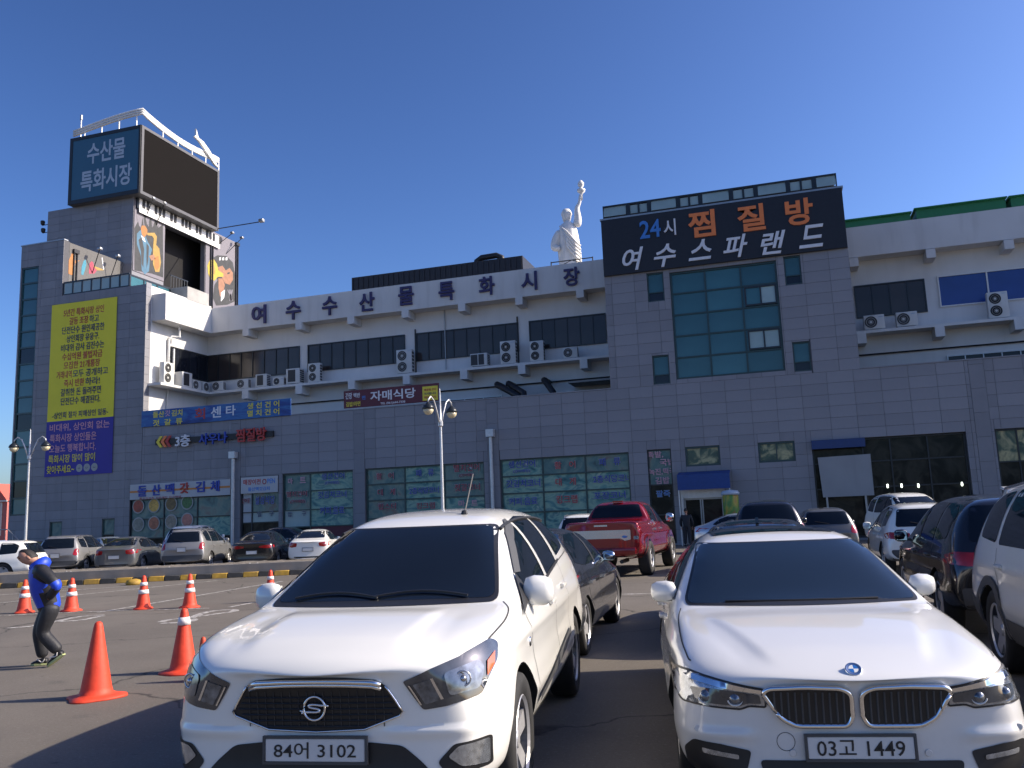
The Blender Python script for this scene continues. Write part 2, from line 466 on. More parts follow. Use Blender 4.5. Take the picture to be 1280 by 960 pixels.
UX0, UX1, UZ0, UZ1 = -48.9, -41.4, 16.4, 24.75
n0 = len(panels); keep = FY; FY_save = FY
for i in range(7):
    for j in range(16):
        a = UX0 + i * 1.0714; c = UZ1 - (j + 1) * PH
        if c < 16.4: continue
        panels.append((a + .006, a + 1.0654, c + .006, c + PH - .006, YU))
def parea(p):
    c = Vector(((p[0] + p[1]) / 2, p[4], (p[2] + p[3]) / 2)) - CAM
    z = c.dot(_f); px = 640 + FPX * c.dot(_r) / z; py = 480 - FPX * c.dot(_u) / z
    if not (-10 < px < 1290 and 0 < py < 672): return 0
    return (p[1] - p[0]) * (p[3] - p[2]) * abs(c.y) / c.length ** 3
panels.sort(key=parea, reverse=True)
cache = {}
def panel_obj(p):
    w, h = round(p[1] - p[0], 3), round(p[3] - p[2], 3)
    if (w, h) not in cache:
        cache[(w, h)] = MB().box(-w / 2, w / 2, 0, PT, -h / 2, h / 2).mesh('cladding_panel', 'cladding')
    o = bpy.data.objects.new('cladding_panel', cache[(w, h)]); COL.objects.link(o)
    o.location = ((p[0] + p[1]) / 2, p[4] + random.uniform(-.0025, .0025), (p[2] + p[3]) / 2); o.parent = BLD
for p in panels[:300]: panel_obj(p)
rest = MB(); tones = []
for p in panels[300:]:
    dy = random.uniform(-.0025, .0025)
    rest.box(p[0], p[1], p[4] + dy, p[4] + PT, p[2], p[3]); tones += [random.uniform(-1, 1) * .45] * 8
ro = rest.build('cladding_panels', 'cladding', BLD); struct(ro, 'stuff')
at = ro.data.attributes.new('tone', 'FLOAT', 'POINT'); at.data.foreach_set('value', tones)
for a, b in pil:
    z = 0.0
    while z < ZT - .1:
        z1 = min(z + PH * 2, ZT - .06)
        MB().box(a + .005, b - .005, FY - .012, FY + .03, z + .006, z1 - .006).build('pilaster_panel', 'cladding_dark', BLD); z = z1
# coping on the terrace wall, tower tops
MB().box(XT, XC0 - .002, FY - .03, FY + .5, ZT - .055, ZT).build('coping', 'cladding', BLD)
MB().box(XC1 + .002, XE, FY - .03, FY + .5, ZT - .055, ZT).build('coping', 'cladding', BLD)
MB().box(XL - .03, P(79.5, 320).x + .03, FY - .03, FY + .3, 20.15, 20.22).build('coping', 'grey_metal', BLD)
MB().box(XC0 - .05, XC1 + .05, FY - .06, FY + .5, 16.45, 16.55).build('coping', 'grey_metal', BLD)

# set-back upper storey, terrace slab, fascia, ledge
up = MB()
up.box(XT, XC0 + .3, YB, YB + .3, ZT - .6, 15.9); up.box(XC1 - .3, XE, YB, YB + .3, ZT - .6, 15.9)
up.build('upper_wall', 'white_wall', BLD)
MB().box(XT + .05, XE, FY + .5, YB, ZT - .75, ZT - .5).build('terrace_slab', 'concrete', BLD)
rt = MB(); rt.box(XT, XE, YB + .3, YB + 26, 15.3, 15.6); rt.build('roof', 'concrete', BLD)
fa = MB(); fa.box(XT + OV, XC0 - .002, YB - OV, YB + .2, 14.32, 15.97); fa.box(XC1 + .002, XE, YB - OV, YB + .2, 14.36, 15.99)
fa.box(XT + .01, XT + OV - .002, 42.55, YB + .2, 14.30, 15.96)
fa.build('fascia', 'white_fascia', BLD)
le = MB(); le.box(XT + .95, XC0 - .002, YB - 1.05, YB, 10.27, 10.42); le.box(XC1 + .002, XE, YB - 1.05, YB, 10.27, 10.42)
le.box(XT + .01, XT + .94, FY + .35, YB, 10.27, 10.42); le.build('ledge', 'white_wall', BLD)
for px in (308, 374, 439, 507, 578, 650, 727, 1066, 1163, 1262):
    x = P(px, 400 if px < 800 else 315, YB - OV).x
    MB().box(x - .22, x + .22, YB - OV - .1, YB, 13.85, 14.31).build('bracket', 'white_fascia', BLD)
    MB().box(x - .22, x + .22, YB - OV - .1, YB, 9.75, 10.265).build('bracket', 'white_wall', BLD)
# corner tower: sunlit right side, a clad return strip, then white render
tw = MB(); tw.box(XT - .3, XT - .004, FY + .46, YB + .3, ZT - .7, 16.5); tw.box(XL, XT, YB, YB + .3, 0, 16.5); tw.box(XL, XL + .3, FY + .46, YB, 0, 20.1)
tw.box(XL, XT - .31, FY + .5, YB, 16.2, 16.42); tw.build('tower_side_wall', 'white_wall', BLD)
for k in range(17):
    z0 = ZT - .06 + k * PH; MB().box(XT - .01, XT + .022, FY + .0, FY + .46, z0 + .006, min(z0 + PH - .006, 16.62)).build('corner_panel', 'cladding', BLD)

def window(name, r, cols, rows, frame='frame_dark', pane='pane_dark', Y=FY + .12, fw=.07, mull=.05, panes=None, parent=BLD):
    """a framed window in the rectangle r: frame and panes are sub-parts of the window part"""
    x0, x1, z0, z1 = r
    xs = [x0 + (x1 - x0) * c for c in (cols if isinstance(cols, (list, tuple)) else [i / cols for i in range(cols + 1)])]
    zs = [z0 + (z1 - z0) * c for c in (rows if isinstance(rows, (list, tuple)) else [i / rows for i in range(rows + 1)])]
    fr = MB()
    fr.box(x0, x0 + fw, Y - .06, Y + .08, z0, z1); fr.box(x1 - fw, x1, Y - .06, Y + .08, z0, z1)
    fr.box(x0 + fw, x1 - fw, Y - .06, Y + .08, z0, z0 + fw); fr.box(x0 + fw, x1 - fw, Y - .06, Y + .08, z1 - fw, z1)
    for x in xs[1:-1]: fr.box(x - mull / 2, x + mull / 2, Y - .045, Y + .06, z0 + fw, z1 - fw)
    for z in zs[1:-1]:
        for i in range(len(xs) - 1):
            a = xs[i] + (fw if i == 0 else mull / 2); b = xs[i + 1] - (fw if i == len(xs) - 2 else mull / 2)
            fr.box(a, b, Y - .044, Y + .06, z - mull / 2, z + mull / 2)
    W = fr.build(name, frame, parent)
    out = []
    for j in range(len(zs) - 1):
        for i in range(len(xs) - 1):
            pm = pane
            if panes: pm = panes.get((i, len(zs) - 2 - j), pane)
            if pm is None: continue
            cx, cz = (xs[i] + xs[i + 1]) / 2, (zs[j] + zs[j + 1]) / 2; w, h = xs[i + 1] - xs[i], zs[j + 1] - zs[j]
            o = MB().box(-w / 2 + .012, w / 2 - .012, 0, .02, -h / 2 + .012, h / 2 - .012).build('pane', pm, W)
            o.location = (cx, Y + .01, cz); o.rotation_euler = (random.uniform(-.004, .004), 0, random.uniform(-.004, .004)); out.append(o)
    return W
def wtext(body, px, py, hpx, mat, W, Y=FY + .11, wpx=None, bold=.008, depth=.004, outline=True, **k):
    c = P(px, py, Y); s = (c - CAM).dot(_f) / FPX
    if outline: text('lettering_outline', body, c + Vector((0, .004, 0)), (hpx + .9) * s, 'letter_outline', W, w=(wpx + .9) * s if wpx else None, bold=.028, depth=.003)
    return text('lettering', body, c - Vector((0, .002, 0)), hpx * s, mat, W, w=wpx * s if wpx else None, bold=bold, depth=depth, **k)

M('letter_outline', (.34, .38, .40), .5)
# upper floor dark ribbon windows
for (a, b, c, d, n) in ((259.5, 442, 375, 466, 8), (385, 432, 507, 452.5, 8), (520, 418, 649, 430.5, 8), (661, 399.5, 758.5, 421, 6), (1067, 357.5, 1158.5, 379, 4)):
    r = R4(a, b, c, d, YB); x0, x1, z0, z1 = r
    W = window('ribbon_window', (x0, x1, 11.28, 13.05), n, 1, 'frame_dark', 'pane_brown', YB - .02, .06, .05)
r = R4(1171, 346, 1300, 366, YB); window('shuttered_window', (r[0], r[1], 11.45, 13.1), [0, .5, 1], 1, 'white_paint', 'pane_blue', YB - .02, .06, .07)
# ribbon window on the tower's side wall (faces +X)
sw = MB(); swf = 11.28; ys = [44.3 + i * .92 for i in range(5)]
sw.box(XT - .002, XT + .05, 44.3, 47.98, swf, swf + .07); sw.box(XT - .002, XT + .05, 44.3, 47.98, 12.98, 13.05)
for y in ys: sw.box(XT - .002, XT + .048, y - .025, y + .025, swf + .07, 12.98)
SW = sw.build('side_window', 'frame_dark', BLD)
for i in range(4): MB().box(XT, XT + .02, ys[i] + .03, min(ys[i + 1] - .03, 47.97), swf + .075, 12.975).build('pane', 'pane_dark', SW)
# stair tower glazing
lob = OPEN['lobby']
pt = {(i, j): 'pane_teal' for i in range(3) for j in range(5)}
W = window('lobby_window', lob, 3, 5, 'frame_green', 'pane_teal', FY + .16, .09, .08, pt)
for (j, pm) in ((1, ('pane_teal', 'pane_light')), (3, ('pane_light', 'pane_light'))):
    cw = (lob[1] - lob[0]) / 3; x0 = lob[0] + 2 * cw + .12; ch = (lob[3] - lob[2]) / 5; z1 = lob[3] - j * ch - .06
    fr = MB(); fr.box(x0, lob[1] - .1, FY + .05, FY + .13, z1 - ch + .12, z1 - ch + .2); fr.box(x0, lob[1] - .1, FY + .05, FY + .13, z1 - .08, z1)
    xm = (x0 + lob[1] - .1) / 2
    for x in (x0, xm - .03, lob[1] - .17): fr.box(x, x + .07, FY + .051, FY + .13, z1 - ch + .2, z1 - .08)
    fr.build('sash', 'frame_dark', W)
    MB().box(x0 + .07, xm - .03, FY + .1, FY + .12, z1 - ch + .2, z1 - .08).build('pane', pm[0], W); MB().box(xm + .04, lob[1] - .17, FY + .1, FY + .12, z1 - ch + .2, z1 - .08).build('pane', pm[1], W)
for k in ('slot_a', 'slot_b', 'slot_c', 'slot_d'):
    window('slot_window', OPEN[k], 1, [0, .32, 1], 'frame_green', 'pane_dark', FY + .14, .06, .05, {(0, 0): 'pane_teal'})
# stair strip on the corner tower
s = OPEN['strip']; ns = 15
window('stair_window', s, 1, ns, 'frame_green', 'pane_teal', FY + .1, .09, .11, {(0, k): ('pane_dark' if k in (5, 9, 13) else 'pane_teal') for k in range(ns)})
# shop windows
W = window('shop_window', OPEN['kimchi'], [0, .335, .665, 1], [0, .2, .48, .765, 1], 'frame_dark', 'shop_glass', FY + .16, .06, .06,
           {(0, 1): 'film_dim', (1, 1): 'film_dim', (2, 1): 'film_dim', (0, 2): 'film_dim', (1, 2): 'film_dim', (2, 2): 'film', (0, 0): None, (1, 0): None, (2, 0): None})
k0 = OPEN['kimchi']
dish = [('dish_red', (.35, .06, .03)), ('dish_gold', (.55, .33, .06)), ('dish_brown', (.16, .10, .03)), ('dish_green', (.05, .14, .04)), ('dish_grey', (.22, .22, .18)), ('dish_rust', (.36, .12, .06)), ('dish_tan', (.24, .20, .15)), ('dish_coral', (.42, .16, .12))]
for q, (nm, c) in enumerate(dish):
    two_tone(nm, [tuple(x * .5 for x in c), c, tuple(min(1, x * 1.5) for x in c)], 4.0, .4)
M('dish_rim', (.32, .33, .32), .4)
for q in range(8):
    px = (173, 192.5, 214, 234)[q % 4]; py = (633, 632, 630, 628)[q % 4] if q < 4 else (655.5, 654, 652, 650)[q % 4]
    c = P(px, py, FY + .12)
    pr = MB(); pr.disc((0, 0, 0), .42, 22, -.010); o = pr.build('printed_dish', 'dish_rim', W); o.location = c
    pr = MB(); pr.disc((0, 0, 0), .35, 20, -.018); o = pr.build('printed_dish', dish[q][0], W); o.location = c
W = window('entrance_window', OPEN['entry_a'], [0, .27, 1], [0, .42, .55, .80, 1], 'frame_dark', 'shop_glass', FY + .16, .06, .06, {(0, 1): 'sign_white', (1, 1): 'film_dim', (0, 2): 'sign_white', (1, 2): 'pane_light', (0, 0): None, (1, 0): None})
wtext('설성식당', 331, 625, 10, 'letter_blue', W, wpx=28); wtext('입', 324, 643, 6, 'letter_navy', W); wtext('구', 339, 642, 6, 'letter_navy', W)
wtext('건어물', 307.5, 626, 6, 'letter_crimson', W, wpx=11)
W = window('mart_window', OPEN['mart'], [0, .385, 1], [0, .16, .30, .52, .765, 1], 'frame_green', 'film', FY + .16, .07, .06, {(0, 0): 'film_dim', (0, 1): 'film_dim', (0, 2): 'pane_light', (0, 3): 'shop_glass', (0, 4): 'shop_glass', (1, 3): 'sign_maroon', (1, 4): 'shop_glass'})
wtext('마', 363, 601.5, 7, 'letter_pink', W); wtext('트', 378.5, 600, 7, 'letter_pink', W); wtext('멸치건어', 371, 617.5, 7, 'letter_crimson', W, wpx=29); wtext('(건어매장)', 372, 627, 5, 'letter_crimson', W, wpx=22)
wtext('입', 362, 643, 6, 'letter_navy', W); wtext('구', 380, 642, 6, 'letter_navy', W)
wtext('생선건어', 416, 595, 8, 'letter_blue', W, wpx=32); wtext('(건어매장)', 415, 603.5, 4.5, 'letter_blue', W, wpx=20); wtext('갓김치코너', 415, 618, 8.5, 'letter_blue', W, wpx=40); wtext('커피.음료', 415, 638, 9.5, 'letter_blue', W, wpx=34)
W = window('fish_window', OPEN['fish_a'], 3, [0, .07, .33, .57, .785, 1], 'frame_green', 'film', FY + .16, .07, .07, {(0, 0): 'film_dim', (2, 0): 'film_dim', (0, 2): 'film_dim', (2, 1): 'film_dim', (0, 1): 'film_dim', (0, 4): 'shop_glass', (1, 4): 'shop_glass', (2, 4): 'shop_glass'})
for b, x, y, h, c, w in (('활   어', 481, 595, 8, 'letter_crimson', 24), ('패   류', 531, 591, 9, 'letter_blue', 24), ('멸치건어', 583, 584.5, 9.5, 'letter_crimson', 34), ('(건어매장)', 583, 594, 4.5, 'letter_crimson', 20),
                         ('대   게', 483, 615, 8, 'letter_crimson', 24), ('2층식당코너', 530, 613, 8, 'letter_blue', 40), ('젓갈코너', 584, 609, 9, 'letter_crimson', 34), ('랍스터', 484, 633, 8, 'letter_crimson', 24), ('킹크랩', 532, 632, 8, 'letter_crimson', 25), ('마   트', 585, 629, 8, 'letter_pink', 25)):
    wtext(b, x, y, h, c, W, wpx=w)
W = window('fish_window', OPEN['fish_b'], 3, [0, .07, .33, .57, .785, 1], 'frame_green', 'film', FY + .16, .07, .07, {(0, 4): 'shop_glass', (1, 4): 'shop_glass', (2, 4): 'shop_glass', (1, 0): 'film_dim', (2, 0): 'film_dim'})
for b, x, y, h, c, w in (('생선건어', 652, 580, 9, 'letter_blue', 35), ('(건어매장)', 652, 589, 4.5, 'letter_blue', 22), ('활   어', 706, 581, 9, 'letter_red', 27), ('패   류', 762, 577, 9.5, 'letter_blue', 27),
                         ('갓김치코너', 654, 604, 9.5, 'letter_blue', 44), ('대   게', 707, 602, 9.5, 'letter_red', 26), ('2층식당코너', 765, 598, 9.5, 'letter_blue', 48), ('커피.음료', 654, 626.5, 9.5, 'letter_blue', 37), ('킹크랩', 708.5, 624, 10, 'letter_red', 27), ('포장코너', 762, 619, 9, 'letter_blue', 40)):
    wtext(b, x, y, h, c, W, wpx=w)
W = window('side_shop_window', OPEN['pork'], 1, [0, .3, .62, 1], 'frame_dark', 'shop_glass', FY + .16, .06, .06, {(0, 0): 'film_dim'})
for b, x, y, h, c, w in (('족발,', 819, 568.5, 8, 'letter_pink', 19), ('국밥', 834, 577.5, 8, 'letter_pink', 18), ('녹진,떡국', 827.5, 589.5, 8, 'letter_pink', 32), ('김밥', 828, 600.5, 8, 'letter_pink', 17), ('팥죽', 829, 617, 8, 'letter_sky', 17)):
    wtext(b, x, y, h, c, W, wpx=w)
window('small_window', OPEN['small_a'], 1, 1, 'frame_green', 'curtain_pane', FY + .12, .09)
window('small_window', OPEN['small_b'], 2, 1, 'frame_green', 'curtain_pane', FY + .12, .09)
W = window('shop_front', OPEN['big'], [0, .34, .52, .76, 1], [0, .5, .76, 1], 'frame_dark', 'shop_glass', FY + .3, .08, .06)
W = window('shop_front', OPEN['east'], [0, .42, 1], [0, .66, 1], 'frame_dark', 'curtain_pane', FY + .2, .08, .06, {(0, 1): 'shop_glass', (1, 1): 'shop_glass'})
for k in ('tdoor_a', 'tdoor_b'):
    d = window('service_door', OPEN[k], 1, [0, .62, 1], 'frame_green', 'pane_dark', FY + .1, .07, .06, {(0, 0): 'film_dim'})
# market entrance with blue awning
r = OPEN['door']
W = window('entrance_door', (r[0] + .12, r[1] - .12, .02, P(880, 622).z), [0, .42, .47, 1], 1, 'grey_metal', 'shop_glass', FY + .35, .08, .06)
en = MB(); en.box(r[0], r[0] + .12, FY + .05, FY + .5, .02, r[3]); en.box(r[1] - .12, r[1], FY + .05, FY + .5, .02, r[3]); en.box(r[0] + .12, r[1] - .12, FY + .1, FY + .5, P(880, 622).z, r[3])
en.build('entrance_surround', 'silver_paint', BLD)
a = P(846, 594, FY - .9); b = P(913, 610, FY - .9)
aw = MB(); aw.prism([(a.x, FY - .02, a.z + .15), (a.x, FY - .9, a.z), (a.x, FY - .9, b.z), (a.x, FY - .86, b.z), (a.x, FY - .86, a.z - .06), (a.x, FY - .02, a.z + .08)], (b.x - a.x, 0, 0))
A = aw.build('awning', 'awning_blue', BLD)
for x in (a.x + .04, b.x - .04): MB().tube([(x, FY - .87, .0), (x, FY - .87, b.z)], .025, 6).build('awning_post', 'silver_paint', A)
# terrace second-floor strip windows & kitchen hatches low on the set-back wall
for (x0, x1, n, z1) in ((P(535, 490, YB).x, P(628, 490, YB).x, 4, 8.75), (P(690, 485, YB).x, P(718, 485, YB).x, 2, 8.7), (P(1184, 450, YB).x, P(1300, 445, YB).x, 5, 8.9), (P(420, 500, YB).x, P(480, 500, YB).x, 3, 8.6)):
    window('hatch_window', (x0, x1, 7.4, z1), n, 1, 'silver_paint', 'pane_dark', YB - .02, .05, .05)
pr = MB(); pr.box(P(718, 480, YB).x, XC0 - .2, 46.4, YB, 8.9, 9.0); pr.build('hatch_canopy', 'concrete', BLD)

# ------------------------------------------------------------------ corner tower: upper block, blocks, rails
X1B = P(79.5, 320).x
ub = MB(); ub.box(UX0, UX1 - .1, YU + .03, YU + .3, 16.3, UZ1); ub.box(UX0, UX0 + .3, YU + .3, 59.3, 16.3, UZ1); ub.box(UX0, UX1 - .1, 59.0, 59.3, 16.3, UZ1); ub.box(UX0, UX1 - .1, YU + .3, 59, 24.4, UZ1)
ub.box(UX1 - .4, UX1, YU + .03, 50.35, 16.3, UZ1); ub.box(UX1 - .4, UX1, 55.0, 59.3, 15.6, 25.0)
ub.box(UX1 - .3, UX1 - .02, 50.36, 54.99, 24.2, UZ1); ub.box(UX0 + .3, UX1 - .1, 48.0, 59, 15.7, 15.95)
ub.build('tower_block', 'cladding_dark', BLD)
vb = MB(); vb.box(UX0 + .31, UX1 - 1.6, YU + .31, 58.9, 16.2, 24.3); vb.build('open_bay', 'void', BLD)
lb = MB(); lb.box(XL + .3, X1B - .02, FY + .46, YU + .02, 16.5, 20.1); lb.build('side_block', 'mural_grey', BLD)
def rail(name, p0, p1, n, h=.85, glass='pane_light', fr='frame_dark'):
    p0 = Vector(p0); p1 = Vector(p1); d = (p1 - p0); u = d.normalized(); nrm = Vector((u.y, -u.x, 0)) * .03
    m = MB()
    def bar(a, b, t0, t1):
        q = [a + nrm + Vector((0, 0, t0)), b + nrm + Vector((0, 0, t0)), b + nrm + Vector((0, 0, t1)), a + nrm + Vector((0, 0, t1))]
        m.prism(q, nrm * -2)
    bar(p0, p1, 0, .09); bar(p0, p1, h - .1, h)
    for i in range(n + 1):
        c = p0 + d * i / n; bar(c - u * .05, c + u * .05, .09, h - .1)
    RO = m.build(name, fr, BLD)
    for i in range(n):
        a = p0 + d * i / n + u * .06; b = p0 + d * (i + 1) / n - u * .06
        MB().quad(a + Vector((0, 0, .1)), b + Vector((0, 0, .1)), b + Vector((0, 0, h - .11)), a + Vector((0, 0, h - .11))).build('pane', glass, RO)
    return RO
rail('roof_rail', (X1B + .05, FY + .08, 16.5), (-37.1, FY + .08, 16.5), 7, .88, 'pane_light')
rail('roof_rail', (-37.1, FY + .14, 16.5), (-37.1, 45.75, 16.5), 3, .82, 'pane_teal')
MB().box(-37.3, XT + .02, 45.8, YB, 16.42, 17.3).build('parapet_block', 'concrete', BLD)
bal = MB()
for i in range(7): bal.tube([(-37.15, 45.9 + i * .27, 17.3), (-37.15, 45.9 + i * .27, 18.2)], .02, 5)
bal.box(-37.18, -37.12, 45.85, 47.6, 18.2, 18.26); bal.build('balustrade', 'frame_dark', BLD)
# rear stair screens of the stair tower roof: glazed lantern
gx0, gx1, gz0, gz1 = XC0 + .1, XC1 - .18, 16.56, 17.27
px_edges = [235, 338, 437, 547, 648, 761, 868, 983, 1092, 1172]
ex = [gx0 + (e - 235) / (1172 - 235) * (gx1 - gx0) for e in px_edges]
lt = MB(); lt.box(gx0, gx1, FY + .1, FY + .2, gz1 - .08, gz1); lt.box(gx0, gx1, FY + .1, FY + .2, gz0, gz0 + .08)
for i, x in enumerate(ex): lt.box(max(gx0, x - .05), min(gx1, x + .05), FY + .1, FY + .2, gz0 + .08, gz1 - .08)
lt.box(gx0, gx1, FY + .2, FY + 4, gz1 - .06, gz1 - .01); lt.box(gx0, gx0 + .1, FY + .2, FY + 4, gz0, gz1 - .06)
LT = lt.build('roof_lantern', 'frame_dark', BLD)
for i in range(9):
    a, b = ex[i] + .05, ex[i + 1] - .05
    if i % 2 == 0:
        MB().quad((a, FY + .02, gz0 + .1), (b, FY + .02, gz0 + .1), (b, FY + .15, gz1 - .09), (a, FY + .15, gz1 - .09)).build('vent_pane', 'pane_light', LT)
    else:
        m = (a + b) / 2
        for b0_, b1_ in ((a, a + .12), (b - .12, b), (m - .05, m + .05)): MB().box(b0_, b1_, FY + .11, FY + .19, gz0 + .081, gz1 - .081).build('sash', 'frame_dark', LT)
        MB().box(a + .12, m - .05, FY + .15, FY + .16, gz0 + .14, gz1 - .14).build('pane', 'pane_light', LT); MB().box(m + .05, b - .12, FY + .15, FY + .16, gz0 + .14, gz1 - .14).build('pane', 'pane_light', LT)
# roof plant
bx0, bx1 = P(440, 346, 52).x, P(653, 320, 52).x
m = MB(); m.box(bx0, bx1, 52, 58, 15.6, 18.42)
k = bx0
while k < bx1 - .1: m.box(k, k + .10, 51.95, 51.999, 15.6, 18.4); k += .38
tag(m.build('roof_screen', 'sign_black'), 'long black ribbed metal plant screen on the roof behind the white parapet', 'screen')
d = P(610, 322, 53); du = MB(); du.tube([(d.x - .9, 53, 18.3), (d.x - .8, 53, 18.75), (d.x - .45, 53, 18.95), (d.x + .6, 53, 18.98), (d.x + .95, 53, 18.8), (d.x + 1.05, 53, 18.3)], .2, 10)
tag(du.build('roof_duct', 'black', smooth=True), 'curved black duct on top of the black roof screen', 'duct')
gr = [(P(1052, 283, 49).x, P(1137.5, 262, 49).x, 17.0, 15.6), (P(1146, 268, 49).x, P(1257, 247, 49).x, 17.15, 15.6), (P(1264, 250, 49).x, P(1340, 240, 49).x, 17.15, 15.6)]
for i, (a, b, z1, z0) in enumerate(gr):
    m = MB(); m.prism([(a, 49.2, 15.98), (a + .3, 49.0, z1 - .25), (a + .35, 49.2, z1), (b, 49.2, z1 + .02), (b, 49.0, z1 - .28), (b, 49.2, 15.98)][::1], (0, 0, 0.001)) if False else None
    m.box(a, b, 49.1, 53, z1 - .75, z1); m.box(a - .12, b + .06, 48.9, 53.1, z1, z1 + .06)
    for x in (a + .1, b - .2): m.box(x, x + .1, 49.2, 49.3, 15.6, z1 - .75)
    tag(m.build('rooftop_shed', 'green_roof'), ['green sheet metal rooftop shed touching the stair tower', 'long green sheet metal rooftop shed above the blue shuttered window', 'green sheet metal rooftop shed at the far east end of the roof'][i], 'shed', 'green sheds on the roof')
# ------------------------------------------------------------------ signs
def px2m(c): return (Vector(c) - CAM).dot(_f) / FPX
# raised letters along the parapet: one sign
YF = YB - OV
c0 = P(515, 372, YF)
S = wthing('parapet_lettering', 'dark purple raised letters spaced along the white parapet', 'sign', (c0.x, YF, 15.1))
for ch, x, y in zip('여수수산물특화시장', (323, 366, 411.5, 458, 507, 557.5, 608, 661, 714), (393, 387.5, 382, 377, 369.5, 363.5, 357, 351, 345.5)):
    c = P(x, y, YF - .12); s = px2m(c)
    text('letter', ch, (c.x, YF - .005, c.z), 24 * s, 'letter_purple', S, w=20.5 * s, bold=.022, depth=.12)
# stair tower sign
r = (XC0 + .02, XC1 - .02, 13.5, 16.43)
S = wthing('spa_sign', 'wide black signboard with orange and white letters across the stair tower top', 'sign', (-1.8, FY, 13.5))
b = MB().box(r[0], r[1], FY - .16, FY - .005, r[2], r[3]).build('board', 'sign_black', S)
def slet(ch, x, y, h, w, mat, bold=.03, shear=0.0, depth=.06):
    c = P(x, y, FY - .22); s = px2m(c); text('letter', ch, (c.x, FY - .162, c.z), h * s, mat, S, w=w * s, bold=bold, depth=depth, shear=shear)
slet('24', 812.5, 286, 23, 26, 'letter_sky', .015); slet('시', 837, 284, 21, 15, 'letter_white', .01)
for ch, x, y in (('찜', 877, 279.5), ('질', 939, 272), ('방', 999, 264.5)): slet(ch, x, y, 34, 33, 'letter_orange', .024)
for ch, x, y, w in (('여', 791, 323.5, 27), ('수', 831, 319, 28), ('스', 874.5, 312, 29), ('파', 919, 307.5, 30), ('랜', 966.5, 303, 31), ('드', 1014, 295, 31)):
    slet(ch, x, y, 29 if ch not in '스' else 26, w, 'letter_white', .016, .28)
# LED billboard on the tower
LX, LY, LZ0, LZ1 = -40.54, 46.63, 24.72, 29.72
S = wthing('billboard', 'box billboard on the tower with a blue front panel and a black side screen', 'billboard', (-43.5, 51, LZ0))
lx0 = -46.62
m = MB(); m.box(lx0, LX - .02, LY + .06, 55.4, LZ0, LZ1); m.build('casing', 'led_frame', S)
fr = MB(); fr.box(lx0 - .03, LX, LY, LY + .06, LZ0, LZ0 + .3); fr.box(lx0 - .03, LX, LY, LY + .06, LZ1 - .25, LZ1); fr.box(lx0 - .03, lx0 + .22, LY, LY + .06, LZ0 + .3, LZ1 - .25); fr.box(LX - .16, LX, LY, LY + .06, LZ0 + .3, LZ1 - .25)
fr.build('front_frame', 'black', S)
MB().box(lx0 + .22, LX - .16, LY + .025, LY + .055, LZ0 + .3, LZ1 - .25).build('front_panel', 'led_blue', S)
fr = MB(); fr.box(LX - .02, LX + .06, LY + .07, 55.43, LZ0, LZ0 + .22); fr.box(LX - .02, LX + .06, LY + .07, 55.43, LZ1 - .2, LZ1); fr.box(LX - .02, LX + .06, LY + .07, LY + .3, LZ0 + .22, LZ1 - .2); fr.box(LX - .02, LX + .06, 55.2, 55.43, LZ0 + .22, LZ1 - .2)
fr.build('screen_frame', 'led_frame', S)
MB().box(LX - .015, LX + .02, LY + .3, 55.2, LZ0 + .22, LZ1 - .2).build('screen', 'led_black', S)
for bd, x, y, w in (('수산물', 132.5, 188, 58), ('특화시장', 132, 222, 78)):
    c = P(x, y, LY); s = px2m(c); text('lettering', bd, (c.x, LY + .024, c.z), 28 * s, 'letter_grey', S, w=w * s, bold=.02, depth=.01)
# curved steel ribbon on top: three rails on posts, along front and side
cr = MB()
def crest_f(t): return 29.98 + .62 * sin(pi / 2 * t) ** 1.1
def crest_s(t): return 30.60 - .42 * sin(pi * min(1, t * 1.05)) - .18 * t
for k in range(3):
    path = [(lx0 + .1 + (LX - lx0 - .1) * i / 12, LY + .15, crest_f(i / 12) + k * .17) for i in range(13)]
    path += [(LX - .05, LY + .15 + (55.3 - LY) * i / 16, crest_s(i / 16) + k * .17) for i in range(1, 17)]
    cr.tube(path, .085, 6)
cr.build('crest_rail', 'white_paint', S, smooth=True)
for i in (2, 5, 8, 11):
    x = lx0 + .1 + (LX - lx0 - .1) * i / 12; MB().tube([(x, LY + .15, LZ1), (x, LY + .15, crest_f(i / 12) + .3)], .05, 5).build('crest_post', 'white_paint', S)
for i in (4, 7, 10, 13, 16):
    y = LY + .15 + (55.3 - LY) * i / 16; MB().tube([(LX - .05, y, LZ1), (LX - .05, y, crest_s(i / 16) + .3)], .05, 5).build('crest_post', 'white_paint', S)
# fish ornament on the rail
fi = onX(256, 188, LX); fb = MB()
body = [(-1.3, .9), (-1.0, .35), (-.4, .42), (.3, .25), (1.0, -.1), (1.5, -.5), (1.05, -.55), (.3, -.3), (-.4, -.05), (-.9, .1), (-1.5, .1), (-1.25, .4)]
fb.prism([(LX + .02, fi.y + a, fi.z + bz * 1.0 - a * .25) for a, bz in body], (.18, 0, 0)); bevel(fb.build('fish_ornament', 'white_paint', S), .03, 2)
m = MB(); m.tube([(lx0 + .5, LY + .4, LZ1), (lx0 + .5, LY + .4, 31.5)], .035, 5); m.lathe([(.0, 0), (.09, .05), (.09, .4), (0, .45)], (lx0 + .5, LY + .4, 31.2), 8); m.build('lightning_rod', 'grey_metal', S)
